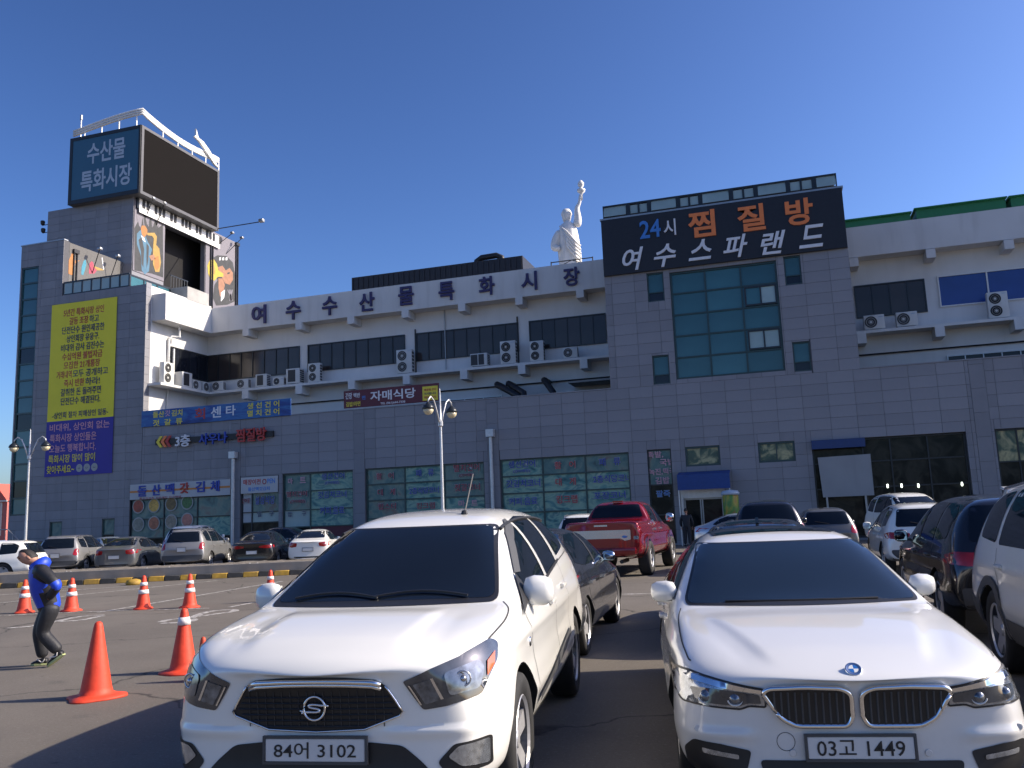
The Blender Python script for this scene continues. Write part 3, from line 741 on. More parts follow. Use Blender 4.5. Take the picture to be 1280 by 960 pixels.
# piano-key frieze below the screen
S = wthing('piano_key_frieze', 'white and black piano key frieze below the billboard screen', 'frieze', (UX1, 52, 24.0))
MB().box(UX1 + .01, UX1 + .2, 47.3, 56.6, 23.95, 24.72).build('backing', 'frame_dark', S)
for i in range(22):
    y = 47.45 + i * .415; MB().box(UX1 + .2, UX1 + .23, y, y + .40, 23.7, 24.70).build('white_key', 'white_paint', S)
    if i % 7 in (0, 1, 3, 4, 5): MB().box(UX1 + .23, UX1 + .28, y + .29, y + .53, 24.12, 24.70).build('black_key', 'black', S)

# murals: flat painted boards on the tower side
def poly_px(S, name, pts, X, mat, k):
    q = [onX(x, y, X) for x, y in pts]
    m = MB(); m.prism([(X + .004 * k + .002, p.y, p.z) for p in q], (.004, 0, 0)); return m.build(name, mat, S)
S = wthing('mural', 'lilac mural board of a saxophone player in a blue coat', 'mural', (UX1 + .05, 48.7, 19.4))
MB().box(UX1 + .005, UX1 + .05, 47.2, 50.34, 19.45, 24.6).build('board', 'mural_bg', S)
X = UX1 + .05
poly_px(S, 'painted_splash', [(168, 285), (173, 276), (176, 286), (180, 262), (184, 282), (189, 270), (190, 285), (197, 268), (198, 285), (203.5, 280), (204, 347), (190, 342), (168, 338)], X, 'mural_dark', 0)
poly_px(S, 'painted_coat', [(171, 292), (176, 287), (181, 293), (185, 303), (190, 312), (188, 318), (186, 339), (181, 343), (177, 338), (176, 320), (171, 305)], X, 'mural_blue', 1)
poly_px(S, 'painted_head', [(176, 286), (177, 282), (181, 282), (184, 287), (184, 292), (180, 297), (177, 293)], X, 'mural_orange', 2)
poly_px(S, 'painted_saxophone', [(184, 291), (193, 291), (196, 296), (195, 306), (199, 311), (201, 328), (199, 340), (194, 340), (191, 330), (191, 312), (192, 298), (190, 295), (184, 294)], X, 'mural_gold', 3)
poly_px(S, 'painted_coat_fold', [(173, 300), (177, 296), (180, 312), (179, 334), (177, 330), (176, 314)], X, 'mural_dark', 2)
poly_px(S, 'painted_coat_fold', [(183, 304), (186, 308), (185, 326), (183, 336)], X, 'mural_dark', 2)
poly_px(S, 'painted_bell', [(193, 322), (198, 320), (199, 334), (196, 338), (193, 334)], X, 'mural_orange', 4)
poly_px(S, 'painted_collar', [(176, 294), (180, 297), (182, 303), (178, 300)], X, 'letter_white', 2)
for q in range(5): poly_px(S, 'painted_ray', [(170 + q * 7.5, 268 - q % 2 * 4), (171 + q * 7.5, 268 - q % 2 * 4), (175 + q * 5.5, 283), (174 + q * 5.5, 283)], X, 'mural_bg', 1)
poly_px(S, 'painted_hand', [(186, 320), (192, 318), (194, 324), (189, 326)], X, 'mural_skin', 4)
S = wthing('mural', 'lilac mural board of a musician with a yellow horn', 'mural', (UX1 + .05, 57.2, 19.2))
MB().box(UX1 + .005, UX1 + .05, 55.05, 59.25, 18.4, 24.95).build('board', 'mural_bg', S)
poly_px(S, 'painted_splash', [(263, 324), (272, 319), (283, 320), (291, 328), (294, 345), (293, 377), (284, 381), (270, 382), (266, 372), (268, 356), (272, 350), (268, 345)], X, 'mural_dark', 0)
poly_px(S, 'painted_face', [(272, 334), (278, 332), (282, 338), (287, 335), (291, 341), (291, 350), (287, 356), (281, 354), (277, 346)], X, 'mural_skin', 1)
poly_px(S, 'painted_horn', [(259, 332), (262, 325), (267, 324), (271, 330), (273, 338), (279, 342), (279, 346), (272, 346), (268, 351), (263, 349), (260, 342)], X, 'mural_yellow', 2)
poly_px(S, 'painted_horn_bell', [(264, 333), (267, 331), (269, 336), (268, 343), (265, 343)], X, 'mural_gold', 3)
poly_px(S, 'painted_eye', [(284, 341), (287, 340), (287, 342), (284, 343)], X, 'mural_dark', 2)
for q in range(4): poly_px(S, 'painted_ray', [(284 + q * 2, 362), (285 + q * 2, 362), (291 - q, 376), (289.5 - q, 376)], X, 'mural_bg', 1)
for q in range(3): poly_px(S, 'painted_note', [(274 + q * 4, 322), (276 + q * 4, 321.5), (276 + q * 4, 325), (274 + q * 4, 325.5)], X, 'letter_white', 1)
poly_px(S, 'painted_arm', [(273, 348), (278, 348), (281, 356), (279, 366), (275, 371), (273, 360)], X, 'mural_skin', 1)
poly_px(S, 'painted_cuff', [(276, 366), (281, 362), (280, 372), (276, 377)], X, 'letter_white', 3)
S = wthing('mural', 'small grey mural wall of orange, blue and pink musicians beside the roof terrace', 'mural', (X1B, 44.5, 17.0))
X = X1B - .02
MB().box(X, X + .03, FY + .45, YU, 16.52, 20.1).build('board', 'mural_grey', S); X += .03
for pts, mat in (([(85.5, 342), (86, 325), (88, 321), (89.5, 316.5), (91.5, 317), (92, 322), (94.5, 326), (100, 325.5), (94, 329), (91.5, 344), (88, 343.5)], 'mural_orange'),
                 ([(101.5, 343), (102, 334), (104.5, 326), (107, 324.5), (108, 330), (106.5, 336), (104, 344)], 'mural_cyan'),
                 ([(111, 342), (111.5, 330), (114, 326.5), (116.5, 328), (117.5, 333), (121, 338), (118, 342)], 'mural_pink'),
                 ([(116, 332), (127, 336), (130, 338), (121, 338)], 'mural_gold'), ([(127, 322), (128, 322), (130, 337), (129, 337)], 'letter_white')):
    poly_px(S, 'painted_musician' if mat not in ('mural_gold', 'letter_white') else 'painted_instrument', pts, X, mat, 0 if mat != 'mural_gold' else 1)

# big yellow and blue cloth banner on the corner tower
bx0, bx1, bz0, bzm, bz1 = -42.86, -37.86, 5.15, 8.6, 15.93
bzm = P(103, 524).z
S = wthing('protest_banner', 'tall yellow and blue cloth banner full of lettering hung on the corner tower', 'banner', ((bx0 + bx1) / 2, FY, bz0))
def cloth(x0, x1, z0, z1, y, mat, seed):
    m = MB(); nx, nz = 12, 24; rr = random.Random(seed); ph = [rr.uniform(0, 6) for _ in range(4)]
    for side in (0, 1):
        for j in range(nz + 1):
            for i in range(nx + 1):
                a, c = i / nx, j / nz
                w = .012 * (sin(a * 9 + ph[0] + c * 3) + sin(c * 14 + ph[1]) * .6)
                m.v.append((x0 + (x1 - x0) * a, y - .02 + w * .6 + side * .006, z0 + (z1 - z0) * c))
    k = (nx + 1) * (nz + 1)
    for side in (0, 1):
        for j in range(nz):
            for i in range(nx):
                a = side * k + j * (nx + 1) + i; m.f.append((a, a + 1, a + nx + 2, a + nx + 1)); m.mi.append(0)
    return m.build('cloth', mat, S, smooth=True)
cloth(bx0, bx1, bzm, bz1, FY - .025, 'banner_yellow', 1); cloth(bx0 - .02, bx1 + .02, bz0, bzm - .004, FY - .027, 'banner_blue', 2)
rows = [('5년간 특화시장 상인', 'R', 62), ('갈등 조장하고', 'r', 44), ('단전단수 원인제공한', 'K', 65), ('상인회장 유웅구.', 'K', 50), ('비대위 감사 김진수는', 'K', 66), ('수십억원 불법자금', 'R', 61), ('모집한 21개통장', 'R', 55), ('거래내역 모두 공개하고', 'k', 77), ('즉시 반환하라!', 'r', 53), ('갈취한 돈 돌려주면', 'K', 61), ('단전단수 해결된다.', 'K', 60)]
zz = bz1 - .55; step = (bz1 - .5 - (bzm + .75)) / 11
for i, (t, c, w) in enumerate(rows):
    s = px2m((-40.3, FY, zz)); z = bz1 - .62 - i * step
    if c in 'rk':
        cut = {'갈등 조장하고': 5, '거래내역 모두 공개하고': 4, '즉시 반환하라!': 5}[t]; n = len(t); wt = w * s
        wa = wt * cut / n; xa = -40.36 - wt / 2
        text('lettering', t[:cut], (xa + wa / 2 - .04, FY - .055, z), .47, 'letter_red', S, w=wa - .12, bold=.013)
        text('lettering', t[cut:].strip(), (xa + wa + (wt - wa) / 2 + .04, FY - .055, z), .47, 'letter_navy', S, w=wt - wa + .10, bold=.013)
    else: text('lettering', t, (-40.36, FY - .055, z), .47, 'letter_red' if c == 'R' else 'letter_navy', S, w=w * s, bold=.013)
text('lettering', '-상인회 절차 피해상인 일동-', (-40.36, FY - .055, bzm + .35), .40, 'letter_navy', S, w=4.2, bold=.015)
for i, (t, mt, w, dx) in enumerate((('비대위, 상인회 없는', 'letter_pink', 4.5, 0), ('특화시장 상인들은', 'letter_pink', 3.5, -.45), ('오늘도 행복합니다.', 'letter_pink', 3.5, -.45), ('특화시장 많이 많이', 'letter_yellow', 3.5, -.5), ('찾아주세요~', 'letter_yellow', 2.1, -1.3))):
    text('lettering', t, (-40.36 + dx, FY - .057, bzm - .42 - i * .635), .5, mt, S, w=w, bold=.014)
for i in range(3):
    m = MB(); m.disc((-40.25 + i * .56, FY, bzm - .42 - 4 * .635), .24, 18, -.058); m.build('printed_smiley', 'dish_rim', S)
    text('lettering', ':)', (-40.25 + i * .56, FY - .066, bzm - .42 - 4 * .635), .22, 'letter_navy', S, right=(0, 0, -1), up=(1, 0, 0), bold=.0, depth=.004)

# banners on the terrace
def board(name, label, x0, y0, x1, y1, mat, Y, d=.05, zfit=None, cat='sign'):
    a = P(x0, y0, Y); b_ = P(x1, y1, Y)
    S_ = wthing(name, label, cat, ((a.x + b_.x) / 2, Y, b_.z))
    bevel(MB().box(a.x, b_.x, Y, Y + d, b_.z, a.z).build('board', mat, S_), .008, 1)
    return S_
def btext(S_, body, x, y, h, mat, Y, w=None, **k):
    c = P(x, y, Y); s = px2m(c); k.setdefault('bold', .02)
    return text('lettering', body, (c.x, Y - .002, c.z), h * s, mat, S_, w=w * s if w else None, **k)
Y = FY - .09
S = board('banner_sign', 'blue sea print banner with yellow, red and white letters on the terrace wall', 177, 514, 363.5, 519, 'banner_sea', Y)
btext(S, '돌산    김치', 209.5, 517, 8, 'letter_yellow', Y, 44); btext(S, '갓', 209.5, 516.5, 8, 'letter_pink', Y, 8); btext(S, '젓  갈  류', 209.5, 527.5, 8, 'letter_yellow', Y, 44)
btext(S, '회', 250, 517, 14, 'letter_red', Y, 15, bold=.022); btext(S, '센', 270, 515, 14, 'letter_white', Y, 15); btext(S, '타', 288.5, 513, 13, 'letter_white', Y, 14)
btext(S, '생 선 건 어', 329, 506, 8, 'letter_yellow', Y, 46); btext(S, '멸 치 건 어', 329, 515.5, 8, 'letter_yellow', Y, 46)
S = board('restaurant_sign', 'maroon restaurant sign with white letters and a yellow corner panel on the terrace wall', 429.5, 489, 549, 501, 'sign_maroon', Y)
a = P(528, 483.5, Y); b_ = P(547.5, 499.5, Y); MB().box(a.x, b_.x, Y - .012, Y - .001, b_.z, a.z).build('yellow_panel', 'letter_yellow', S)
btext(S, '자매식당', 491, 493, 12.5, 'letter_white', Y, 62); btext(S, 'TEL (061)644-7338', 491, 503.5, 3.6, 'letter_white', Y, 34)
btext(S, '간장', 436, 495, 8, 'letter_white', Y, 9); btext(S, '백반', 446, 494, 6, 'letter_white', Y, 9); btext(S, '전', 454.5, 497, 5, 'letter_sky', Y, 5); btext(S, '김밥/라면', 441.5, 505, 6, 'letter_yellow', Y, 20)
for i, t in enumerate(('매운탕.구이', '식사됩니다', '백반.정식')): btext(S, t, 537.7, 487 + i * 4.7, 3.2, 'letter_red' if i != 1 else 'letter_navy', Y - .012, 16)
# sauna channel letters with arrows on a dark rail
Y = FY - .14
a = P(194, 560, Y); S = wthing('sauna_lettering', 'channel letters on a dark rail with three chevrons, below the blue banner', 'sign', (P(268, 548, Y).x, Y, 6.2))
z0, z1 = P(200, 556, Y).z, P(200, 549, Y).z
MB().box(P(194, 552, Y).x, P(341, 546, Y).x, Y, FY - .004, z0, z1).build('rail', 'black', S)
for i, mt in enumerate(('letter_yellow', 'letter_orange', 'letter_red')):
    c = P(199.5 + i * 5.5, 552.5 - i * .4, Y); w = .2; m = MB()
    m.prism([(c.x - w, Y - .005, c.z), (c.x + .05, Y - .005, c.z + .33), (c.x + .24, Y - .005, c.z + .33), (c.x, Y - .005, c.z), (c.x + .24, Y - .005, c.z - .33), (c.x + .05, Y - .005, c.z - .33)], (0, -.05, 0)); m.build('chevron', mt, S)
for t, x, y, h, w, mt in (('3층', 229, 551, 15, 21, 'letter_white'), ('사우나', 267, 548, 14.5, 41, 'letter_blue'), ('찜질방', 314.5, 543.5, 17, 43, 'letter_red')):
    btext(S, t, x, y, h, mt, Y, w, depth=.1, bold=.02)
# shop fascia signs
Y = FY - .06
S = board('kimchi_sign', 'white shop sign with an orange stripe and big blue letters', 162.5, 606, 287.5, 618.5, 'sign_white', Y)
a = P(162.5, 614, Y); b_ = P(287.5, 609.5, Y); MB().box(a.x, b_.x, Y - .006, Y - .001, b_.z, a.z).build('stripe', 'sign_orange', S)
for ch, x, y, mt in (('돌', 178, 614, 'letter_blue'), ('산', 195.5, 612.5, 'letter_blue'), ('맥', 212.5, 611.3, 'letter_blue'), ('갓', 230.5, 610, 'letter_red'), ('김', 250.5, 608.5, 'letter_blue'), ('체', 269, 607.5, 'letter_blue')):
    btext(S, ch, x, y, 13.5, mt, Y - .006, 13, bold=.022, depth=.05)
btext(S, '돌산갓김치 전문매장 전국택배', 200, 622, 2.6, 'letter_crimson', Y, 62, bold=.01)
S = board('relocation_sign', 'small white sign with red and blue letters over the entrance doors', 301, 597, 347, 615, 'sign_white', Y)
btext(S, '매장이전', 315, 602.5, 7, 'letter_red', Y, 25); btext(S, 'O', 330.5, 602, 7, 'letter_crimson', Y, 6, bold=.02); btext(S, 'PEN', 339, 601, 6, 'letter_sky', Y, 11); btext(S, '돌산맥갓김치', 323.5, 611, 5, 'letter_sky', Y, 31)
S = board('blank_sign', 'long blank navy blue sign box over the dark shop front', 1014, 551, 1082, 558, 'sign_blue', FY - .25, .24)
a = P(1022, 572, FY - .3); b_ = P(1093, 619, FY - .3)
S = wthing('white_board', 'large blank white sheet leaning upright in front of the dark shop glass', 'board', ((a.x + b_.x) / 2, FY - .3, b_.z))
MB().prism([(a.x, FY - .3, a.z), (P(1088, 568, FY - .3).x, FY - .3, P(1084, 567.5, FY - .3).z), (b_.x, FY - .3, b_.z), (a.x + .08, FY - .3, b_.z)], (0, .03, 0)).build('sheet', 'sheet_white', S)
m = MB(); m.box(a.x + .2, a.x + .28, FY - .27, FY - .2, 0, b_.z + .3); m.box(b_.x - .4, b_.x - .32, FY - .27, FY - .2, 0, b_.z + .3); m.build('prop', 'grey_metal', S)
# shop lamps behind the dark front
M('lamp_glow', (.9, .95, .9), emit=(.9, 1.0, .85), estr=2.5)
for x, y in ((1109.5, 607.5), (1127, 607), (1148, 607), (1202.5, 605), (1219.5, 604.5)):
    c = P(x, y, FY + .27); tag(MB().lathe([(0, -.09), (.035, -.08), (.045, .0), (.035, .08), (0, .09)], c, 10).build('shop_lamp', 'lamp_glow', smooth=True), 'small lit white lamp glowing behind the dark shop front', 'lamp', 'lit lamps in the dark shop front')

# ------------------------------------------------------------------ air conditioner units
def ac_unit(kind):
    r_ = bpy.data.objects.new('air_conditioner', None); COL.objects.link(r_)
    w, h, d = {'single': (.84, .62, .32), 'double': (.92, 1.32, .36), 'grille': (.95, .95, .6), 'twin': (1.05, .75, .6), 'low': (.8, .5, .3)}[kind]
    bevel(MB().box(-w / 2, w / 2, -d / 2, d / 2, .06, .06 + h).build('casing', 'ac_white', r_), .02, 2)
    ft = MB(); ft.box(-w / 2 + .08, -w / 2 + .16, -d / 2 - .02, d / 2 + .02, 0, .06); ft.box(w / 2 - .16, w / 2 - .08, -d / 2 - .02, d / 2 + .02, 0, .06); ft.build('foot', 'grey_metal', r_)
    def fan(cx, cz, rad):
        m = MB(); m.lathe([(0, -d / 2 - .004), (rad, -d / 2 - .004)], (cx, 0, cz), 24, 'y'); g_ = m.build('fan_grille', 'ac_grille', r_)
        t = MB()
        for q in (.35, .7, 1.0):
            rr = rad * q; t.tube([(cx + rr * cos(2 * pi * k / 20), -d / 2 - .012, cz + rr * sin(2 * pi * k / 20)) for k in range(21)], .006, 4, False)
        t.lathe([(0, -d / 2 - .02), (rad * .22, -d / 2 - .016)], (cx, 0, cz), 12, 'y')
        t.build('guard', 'ac_white', g_)
    if kind in ('single', 'low'): fan(-w * .16, .06 + h / 2, h * .42)
    if kind == 'double':
        fan(-w * .12, .06 + h * .27, h * .21); fan(-w * .12, .06 + h * .74, h * .21)
    if kind == 'grille':
        m = MB(); m.box(-w * .36, w * .2, -d / 2 - .006, -d / 2, .16, h - .02); m.build('intake_grille', 'ac_grille', r_)
    if kind == 'twin':
        m = MB(); m.box(-w * .46, -w * .06, -d / 2 - .006, -d / 2, .12, h); m.build('intake_grille', 'ac_grille', r_)
        m = MB(); m.box(-w * .01, w * .32, -d / 2 - .006, -d / 2, .12, h); m.build('intake_grille', 'ac_grille', r_)
    m = MB()
    for k in range(6): m.box(w / 2 + .001, w / 2 + .005, -d * .38, d * .38, .14 + k * (h - .15) / 6, .14 + (k + .7) * (h - .15) / 6)
    m.build('side_louvre', 'ac_grille', r_)
    badge = MB().box(w * .22, w * .42, -d / 2 - .003, -d / 2, h - .06, h - .02).build('badge', 'letter_grey', r_)
    return r_
protos = {}
def put_ac(kind, px, label, Y=47.35, z=10.42, rz=0.0, loc=None, sc=1.0):
    if loc is None:
        c = P(px, 470 if px < 800 else 400, Y); loc = (c.x, Y, z)
    if kind not in protos: protos[kind] = ac_unit(kind); o = protos[kind]
    else: o = copy_tree(protos[kind])
    o.location = loc; o.rotation_euler = (0, 0, rz); o.scale = (sc, sc, sc)
    tag(o, label, 'air conditioner', 'air conditioners on the white ledge'); return o
side = pi / 2
put_ac('double', 0, 'tall air conditioner in sunlight on the ledge along the tower side wall', loc=(XT + .5, 43.4, 10.42), rz=side)
put_ac('grille', 0, 'square grille air conditioner beside the drain pipes on the tower side ledge', loc=(XT + .42, 45.05, 10.42), rz=side)
put_ac('single', 0, 'single-fan air conditioner on the tower side ledge, next to the square grille unit', loc=(XT + .42, 46.2, 10.42), rz=side)
put_ac('single', 0, 'single-fan air conditioner on the tower side ledge, last one before the inner corner', loc=(XT + .42, 47.25, 10.42), rz=side)
put_ac('single', 274, 'single-fan air conditioner on the ledge just right of the inner corner')
put_ac('single', 305, 'single-fan air conditioner on the main ledge left of a grey grille unit')
put_ac('grille', 329, 'grey square grille air conditioner on the ledge between two single-fan units', sc=.85)
put_ac('low', 349.5, 'lowest small air conditioner on the ledge, between two square grille units')
put_ac('grille', 369, 'grey square grille air conditioner on the ledge beside a tall double-fan unit')
put_ac('double', 394, 'tall double-fan air conditioner on the ledge at the end of the crowded row', sc=.9)
put_ac('double', 507, 'tall double-fan air conditioner standing before the wall pier with a black pipe', sc=1.1)
put_ac('twin', 601, 'wide air conditioner with two black square grilles on the ledge')
put_ac('double', 637, 'tall grey double-fan air conditioner under the end of the ribbon window', sc=1.02)
put_ac('double', 673, 'tall white double-fan air conditioner right of the thin black wall pipe', sc=.9)
put_ac('single', 715, 'lone single-fan air conditioner on the ledge beside the stair tower')
put_ac('single', 1092, 'single-fan air conditioner on the east ledge next to the stair tower', sc=1.2)
put_ac('single', 1133, 'single-fan air conditioner on the east ledge under the dark ribbon window', sc=1.2)
put_ac('double', 1249, 'tall double-fan air conditioner on the east ledge under the blue shutters')

# ------------------------------------------------------------------ pipes on the walls
def pipe(name, label, path, r_, mat, cat='pipe', group=None, head=False):
    m = MB(); m.tube(path, r_, 8)
    if head:
        p = path[-1]; m.box(p[0] - .2, p[0] + .2, p[1] - .18, p[1] + .15, p[2], p[2] + .38)
    return tag(m.build(name, mat, smooth=False), label, cat, group)
for px, py, lab in ((291.5, 573, 'grey drain pipe with square head beside the white and orange shop sign'), (613, 546, 'grey drain pipe with a square head on the pilaster between two lettered shop windows')):
    c = P(px, py, FY - .2); pipe('drain_pipe', lab, [(c.x, FY - .2, 0), (c.x, FY - .2, c.z)], .085, 'silver_paint', group='drain pipes with square heads', head=True)
pipe('drain_pipe', 'bent white pipe coming down the sunlit side wall of the tower', [(XT + .12, 44.0, 7.6), (XT + .12, 44.0, 13.4), (XT + .2, 44.15, 13.6), (XT + .5, 44.5, 13.62), (XT + .5, 44.5, 14.3)], .09, 'white_paint')
pipe('drain_pipe', 'short straight white pipe standing on the tower side ledge', [(XT + .1, 44.5, 10.43), (XT + .1, 44.5, 12.9)], .07, 'white_paint')
for px, z0, z1, lab in ((519.5, 10.43, 13.3, 'thin black vertical pipe on the pier beside a tall double-fan unit'), (648, 10.43, 13.4, 'thin black vertical pipe at the right end of the long ribbon window')):
    c = P(px, 440, YB - .06); pipe('wall_pipe', lab, [(c.x, YB - .06, z0), (c.x, YB - .06, z1)], .045, 'black')
c = P(556.5, 420, YB - .05); pipe('wall_pipe', 'thin grey conduit running down past the ribbon window from the parapet', [(c.x, YB - .07, 10.43), (c.x, YB - .07, 14.3)], .03, 'grey_metal')
pipe('wall_pipe', 'long dark horizontal pipe under the ledge of the west terrace', [(XT + 1, YB - .1, 9.3), (XC0, YB - .1, 9.3)], .04, 'black')
pipe('wall_pipe', 'long dark horizontal pipe under the ledge of the east terrace', [(XC1, YB - .1, 9.3), (XE, YB - .1, 9.3)], .04, 'black')
for i, (x0, y0, x1, y1, lab) in enumerate(((620, 480, 645, 494, 'black exhaust duct sloping down left of its twin on the terrace'), (634.5, 479, 652, 490, 'black exhaust duct sloping down right of its twin on the terrace'), (679, 474.5, 689, 489, 'lone short black exhaust duct beside the hatch canopy'))):
    a = P(x0, y0, 46.8); b_ = P(x1, y1, 45.5)
    m = MB(); m.tube([(a.x, YB, a.z), (a.x, 47.0, a.z), (a.x + .12, 46.7, a.z - .08), (b_.x, 45.9, b_.z), (b_.x + .1, 45.8, 7.25)], .18, 12)
    tag(m.build('exhaust_duct', 'black', smooth=True), lab, 'duct', 'exhaust ducts on the terrace')
# ceiling floodlight under ledge brackets
for px, py in ((432 + 149, 485), (732 + 1, 476)):
    pass
# flood lamps on arms, on the tower
def flood(px, py, base, label):
    b_ = Vector(base); t = onX(px, py, b_.x + .8)
    S_ = wthing('flood_lamp', label, 'lamp', base, 'flood lamps on the corner tower')
    MB().tube([b_, t], .03, 5).build('arm', 'black', S_)
    m = MB(); m.box(t.x - .12, t.x + .16, t.y - .12, t.y + .12, t.z - .02, t.z + .14); bevel(m.build('lamp_head', 'grey_metal', S_), .03, 2)
flood(191, 249, (UX1 + .05, 48.3, 23.6), 'flood lamp on an arm over the saxophone mural, left one'); flood(205, 255, (UX1 + .05, 49.4, 23.4), 'flood lamp on an arm over the saxophone mural, right one')
flood(290, 292, (UX1 + .05, 56.2, 23.8), 'flood lamp on an arm over the yellow horn mural, left one'); flood(302, 298, (UX1 + .05, 57.6, 23.6), 'flood lamp on an arm over the yellow horn mural, right one')
flood(124.5, 312, (X1B + .02, 44.4, 18.6), 'flood lamp on an arm over the small musicians mural, left one'); flood(147, 321, (X1B + .02, 45.8, 18.1), 'flood lamp on an arm over the small musicians mural, right one')
a = onX(272, 286, LX); b_ = onY(327, 277, a.y - 1.0)
S = wthing('flood_lamp', 'flood lamp at the end of a long arm sticking out below the billboard screen', 'lamp', tuple(a), 'flood lamps on the corner tower')
MB().tube([a, b_], .04, 5).build('arm', 'black', S); m = MB(); m.box(b_.x - .2, b_.x + .2, b_.y - .15, b_.y + .15, b_.z - .05, b_.z + .2); bevel(m.build('lamp_head', 'grey_metal', S), .04, 2)
for i, (x, y) in enumerate(((52, 279.5), (52.5, 289))):
    c = P(x, y, YU); S = wthing('spot_lamp', ['upper dark spot lamp on the tower block edge', 'lower dark spot lamp on the tower block edge'][i], 'lamp', tuple(c))
    MB().tube([(UX0, YU + .1, c.z - .1), (c.x, YU + .1, c.z - .1)], .03, 5).build('arm', 'black', S); m = MB(); m.lathe([(.05, 0), (.14, .1), (.16, .3), (.12, .36)], (c.x, YU + .1, c.z - .12), 10); m.build('lamp_head', 'black', S)
c = P(51, 299, FY + 1); m = MB(); m.lathe([(.28, 0), (.2, .15), (.1, .3), (.0, .36)], (c.x, FY + 1.2, 20.1), 10); tag(m.build('roof_vent', 'black'), 'small dark conical vent on the tower side block', 'vent')
for (X_, y0, z0, z1) in ((X1B + .06, 42.8, 16.5, 19.6), (UX1 + .12, 55.6, 18.6, 24.2), (UX1 + .12, 58.9, 18.6, 24.8)):
    m = MB(); m.tube([(X_, y0, z0), (X_, y0, z1)], .05, 6); m.tube([(X_, y0 + .25, z0), (X_, y0 + .25, z1)], .05, 6); m.box(X_ - .06, X_ + .1, y0 - .1, y0 + .35, z1 - .1, z1 + .15)
    tag(m.build('conduit', 'black'), {42.8: 'pair of black conduits on the small musicians mural wall', 55.6: 'pair of black conduits on the near edge of the yellow horn mural', 58.9: 'pair of black conduits on the far edge of the yellow horn mural'}[y0], 'conduit')

# ------------------------------------------------------------------ white roof statue (a plain robed figure with a raised arm)
def skin_mesh(verts, edges, radii, sub=2, root=0):
    me = bpy.data.meshes.new('skin'); me.from_pydata(verts, edges, [])
    o = bpy.data.objects.new('skin_tmp', me); _ts.collection.objects.link(o)
    o.modifiers.new('s', 'SKIN').use_smooth_shade = True
    for i, r_ in enumerate(radii):
        sv = me.skin_vertices[0].data[i]; sv.radius = r_ if isinstance(r_, tuple) else (r_, r_); sv.use_root = (i == root)
    md = o.modifiers.new('sub', 'SUBSURF'); md.levels = sub; md.render_levels = sub
    _ts.view_layers[0].update(); out = bpy.data.meshes.new_from_object(o.evaluated_get(_ts.view_layers[0].depsgraph))
    bpy.data.objects.remove(o); bpy.data.meshes.remove(me)
    for p in out.polygons: p.use_smooth = True
    return out
sx = P(712, 300, 50).x
ST = wthing('roof_statue', 'white robed statue with one arm raised, standing on the roof behind the parapet', 'statue', (sx, 50, 15.6))
bd = MB(); n = 40; prof = [(15.6, .70, .64), (16.2, .67, .60), (17.0, .64, .56), (17.8, .64, .54), (18.5, .63, .50), (19.0, .57, .46), (19.35, .42, .38), (19.5, .21, .23), (19.62, .18, .2)]
for j, (z, rx, ry) in enumerate(prof):
    for k in range(n):
        a = 2 * pi * k / n
        fold = 1 + (.10 * sin(a * 7 + z * 1.2) + .05 * sin(a * 13 + 1)) * max(0, min(1, (19.3 - z) / 1.2))
        bd.v.append((sx + rx * fold * cos(a) - .02 * (z - 15.6), 50 + ry * fold * sin(a), z))
bd.f = [(j * n + k, j * n + (k + 1) % n, (j + 1) * n + (k + 1) % n, (j + 1) * n + k) for j in range(len(prof) - 1) for k in range(n)]; bd.mi = [0] * len(bd.f)
bd.build('robe', 'statue_white', ST, smooth=True)
hx = sx - .12
hd = MB(); hd.lathe([(0, 19.5), (.2, 19.55), (.27, 19.75), (.3, 19.95), (.27, 20.15), (.17, 20.3), (0, 20.34)], (hx, 50, 0), 18); hd.build('head', 'statue_white', ST, smooth=True)
hr = MB(); hr.lathe([(.31, 19.95), (.34, 20.05), (.3, 20.2), (.2, 20.36), (0, 20.4)], (hx, 50.05, 0), 18); hr.tube([(hx, 50.25, 20.1), (hx, 50.35, 19.85), (hx, 50.3, 19.6)], .14, 8); hr.build('hair', 'statue_white', ST, smooth=True)
t1 = onY(724.5, 252, 50); t2 = onY(727, 240, 50)
arm = skin_mesh([(sx + .45, 50, 19.1), (sx + .62, 49.95, 19.5), (t1.x - .18, 49.9, 20.3), (t1.x, 49.9, t1.z - .15), (t2.x - .02, 49.9, t2.z - .15)], [(0, 1), (1, 2), (2, 3), (3, 4)], [.32, .26, .17, .11, .12], 2)
arm.materials.append(MATS['statue_white']); o = bpy.data.objects.new('raised_arm', arm); COL.objects.link(o); o.parent = ST
to = MB(); to.lathe([(.06, t2.z - .55), (.08, t2.z - .15), (.24, t2.z - .02), (.26, t2.z + .12), (.14, t2.z + .16), (.1, t2.z + .25), (.19, t2.z + .38), (.2, t2.z + .52), (.1, t2.z + .68), (0, t2.z + .74)], (t2.x, 49.9, 0), 14); to.build('torch', 'statue_white', ST, smooth=True)
dr = skin_mesh([(sx - .5, 50, 19.0), (sx - .82, 49.9, 18.5), (sx - .95, 49.8, 17.9), (sx - .55, 49.5, 17.75)], [(0, 1), (1, 2), (2, 3)], [.3, .3, .28, .16], 2)
dr.materials.append(MATS['statue_white']); o = bpy.data.objects.new('lowered_arm', dr); COL.objects.link(o); o.parent = ST
sh = MB()
for k in range(5):
    a = k * .24; sh.tube([(sx - .45 + k * .1, 49.5 - .02 * k, 19.15 - a), (sx, 49.38, 18.7 - a), (sx + .5, 49.45, 18.0 - a), (sx + .72, 49.7, 17.8 - a)], .07, 6)
sh.build('drapery', 'statue_white', ST, smooth=True)
S = wthing('roof_guardrail', 'low dark steel guardrail on the roof around the white statue', 'railing', (sx, 48.5, 15.97))
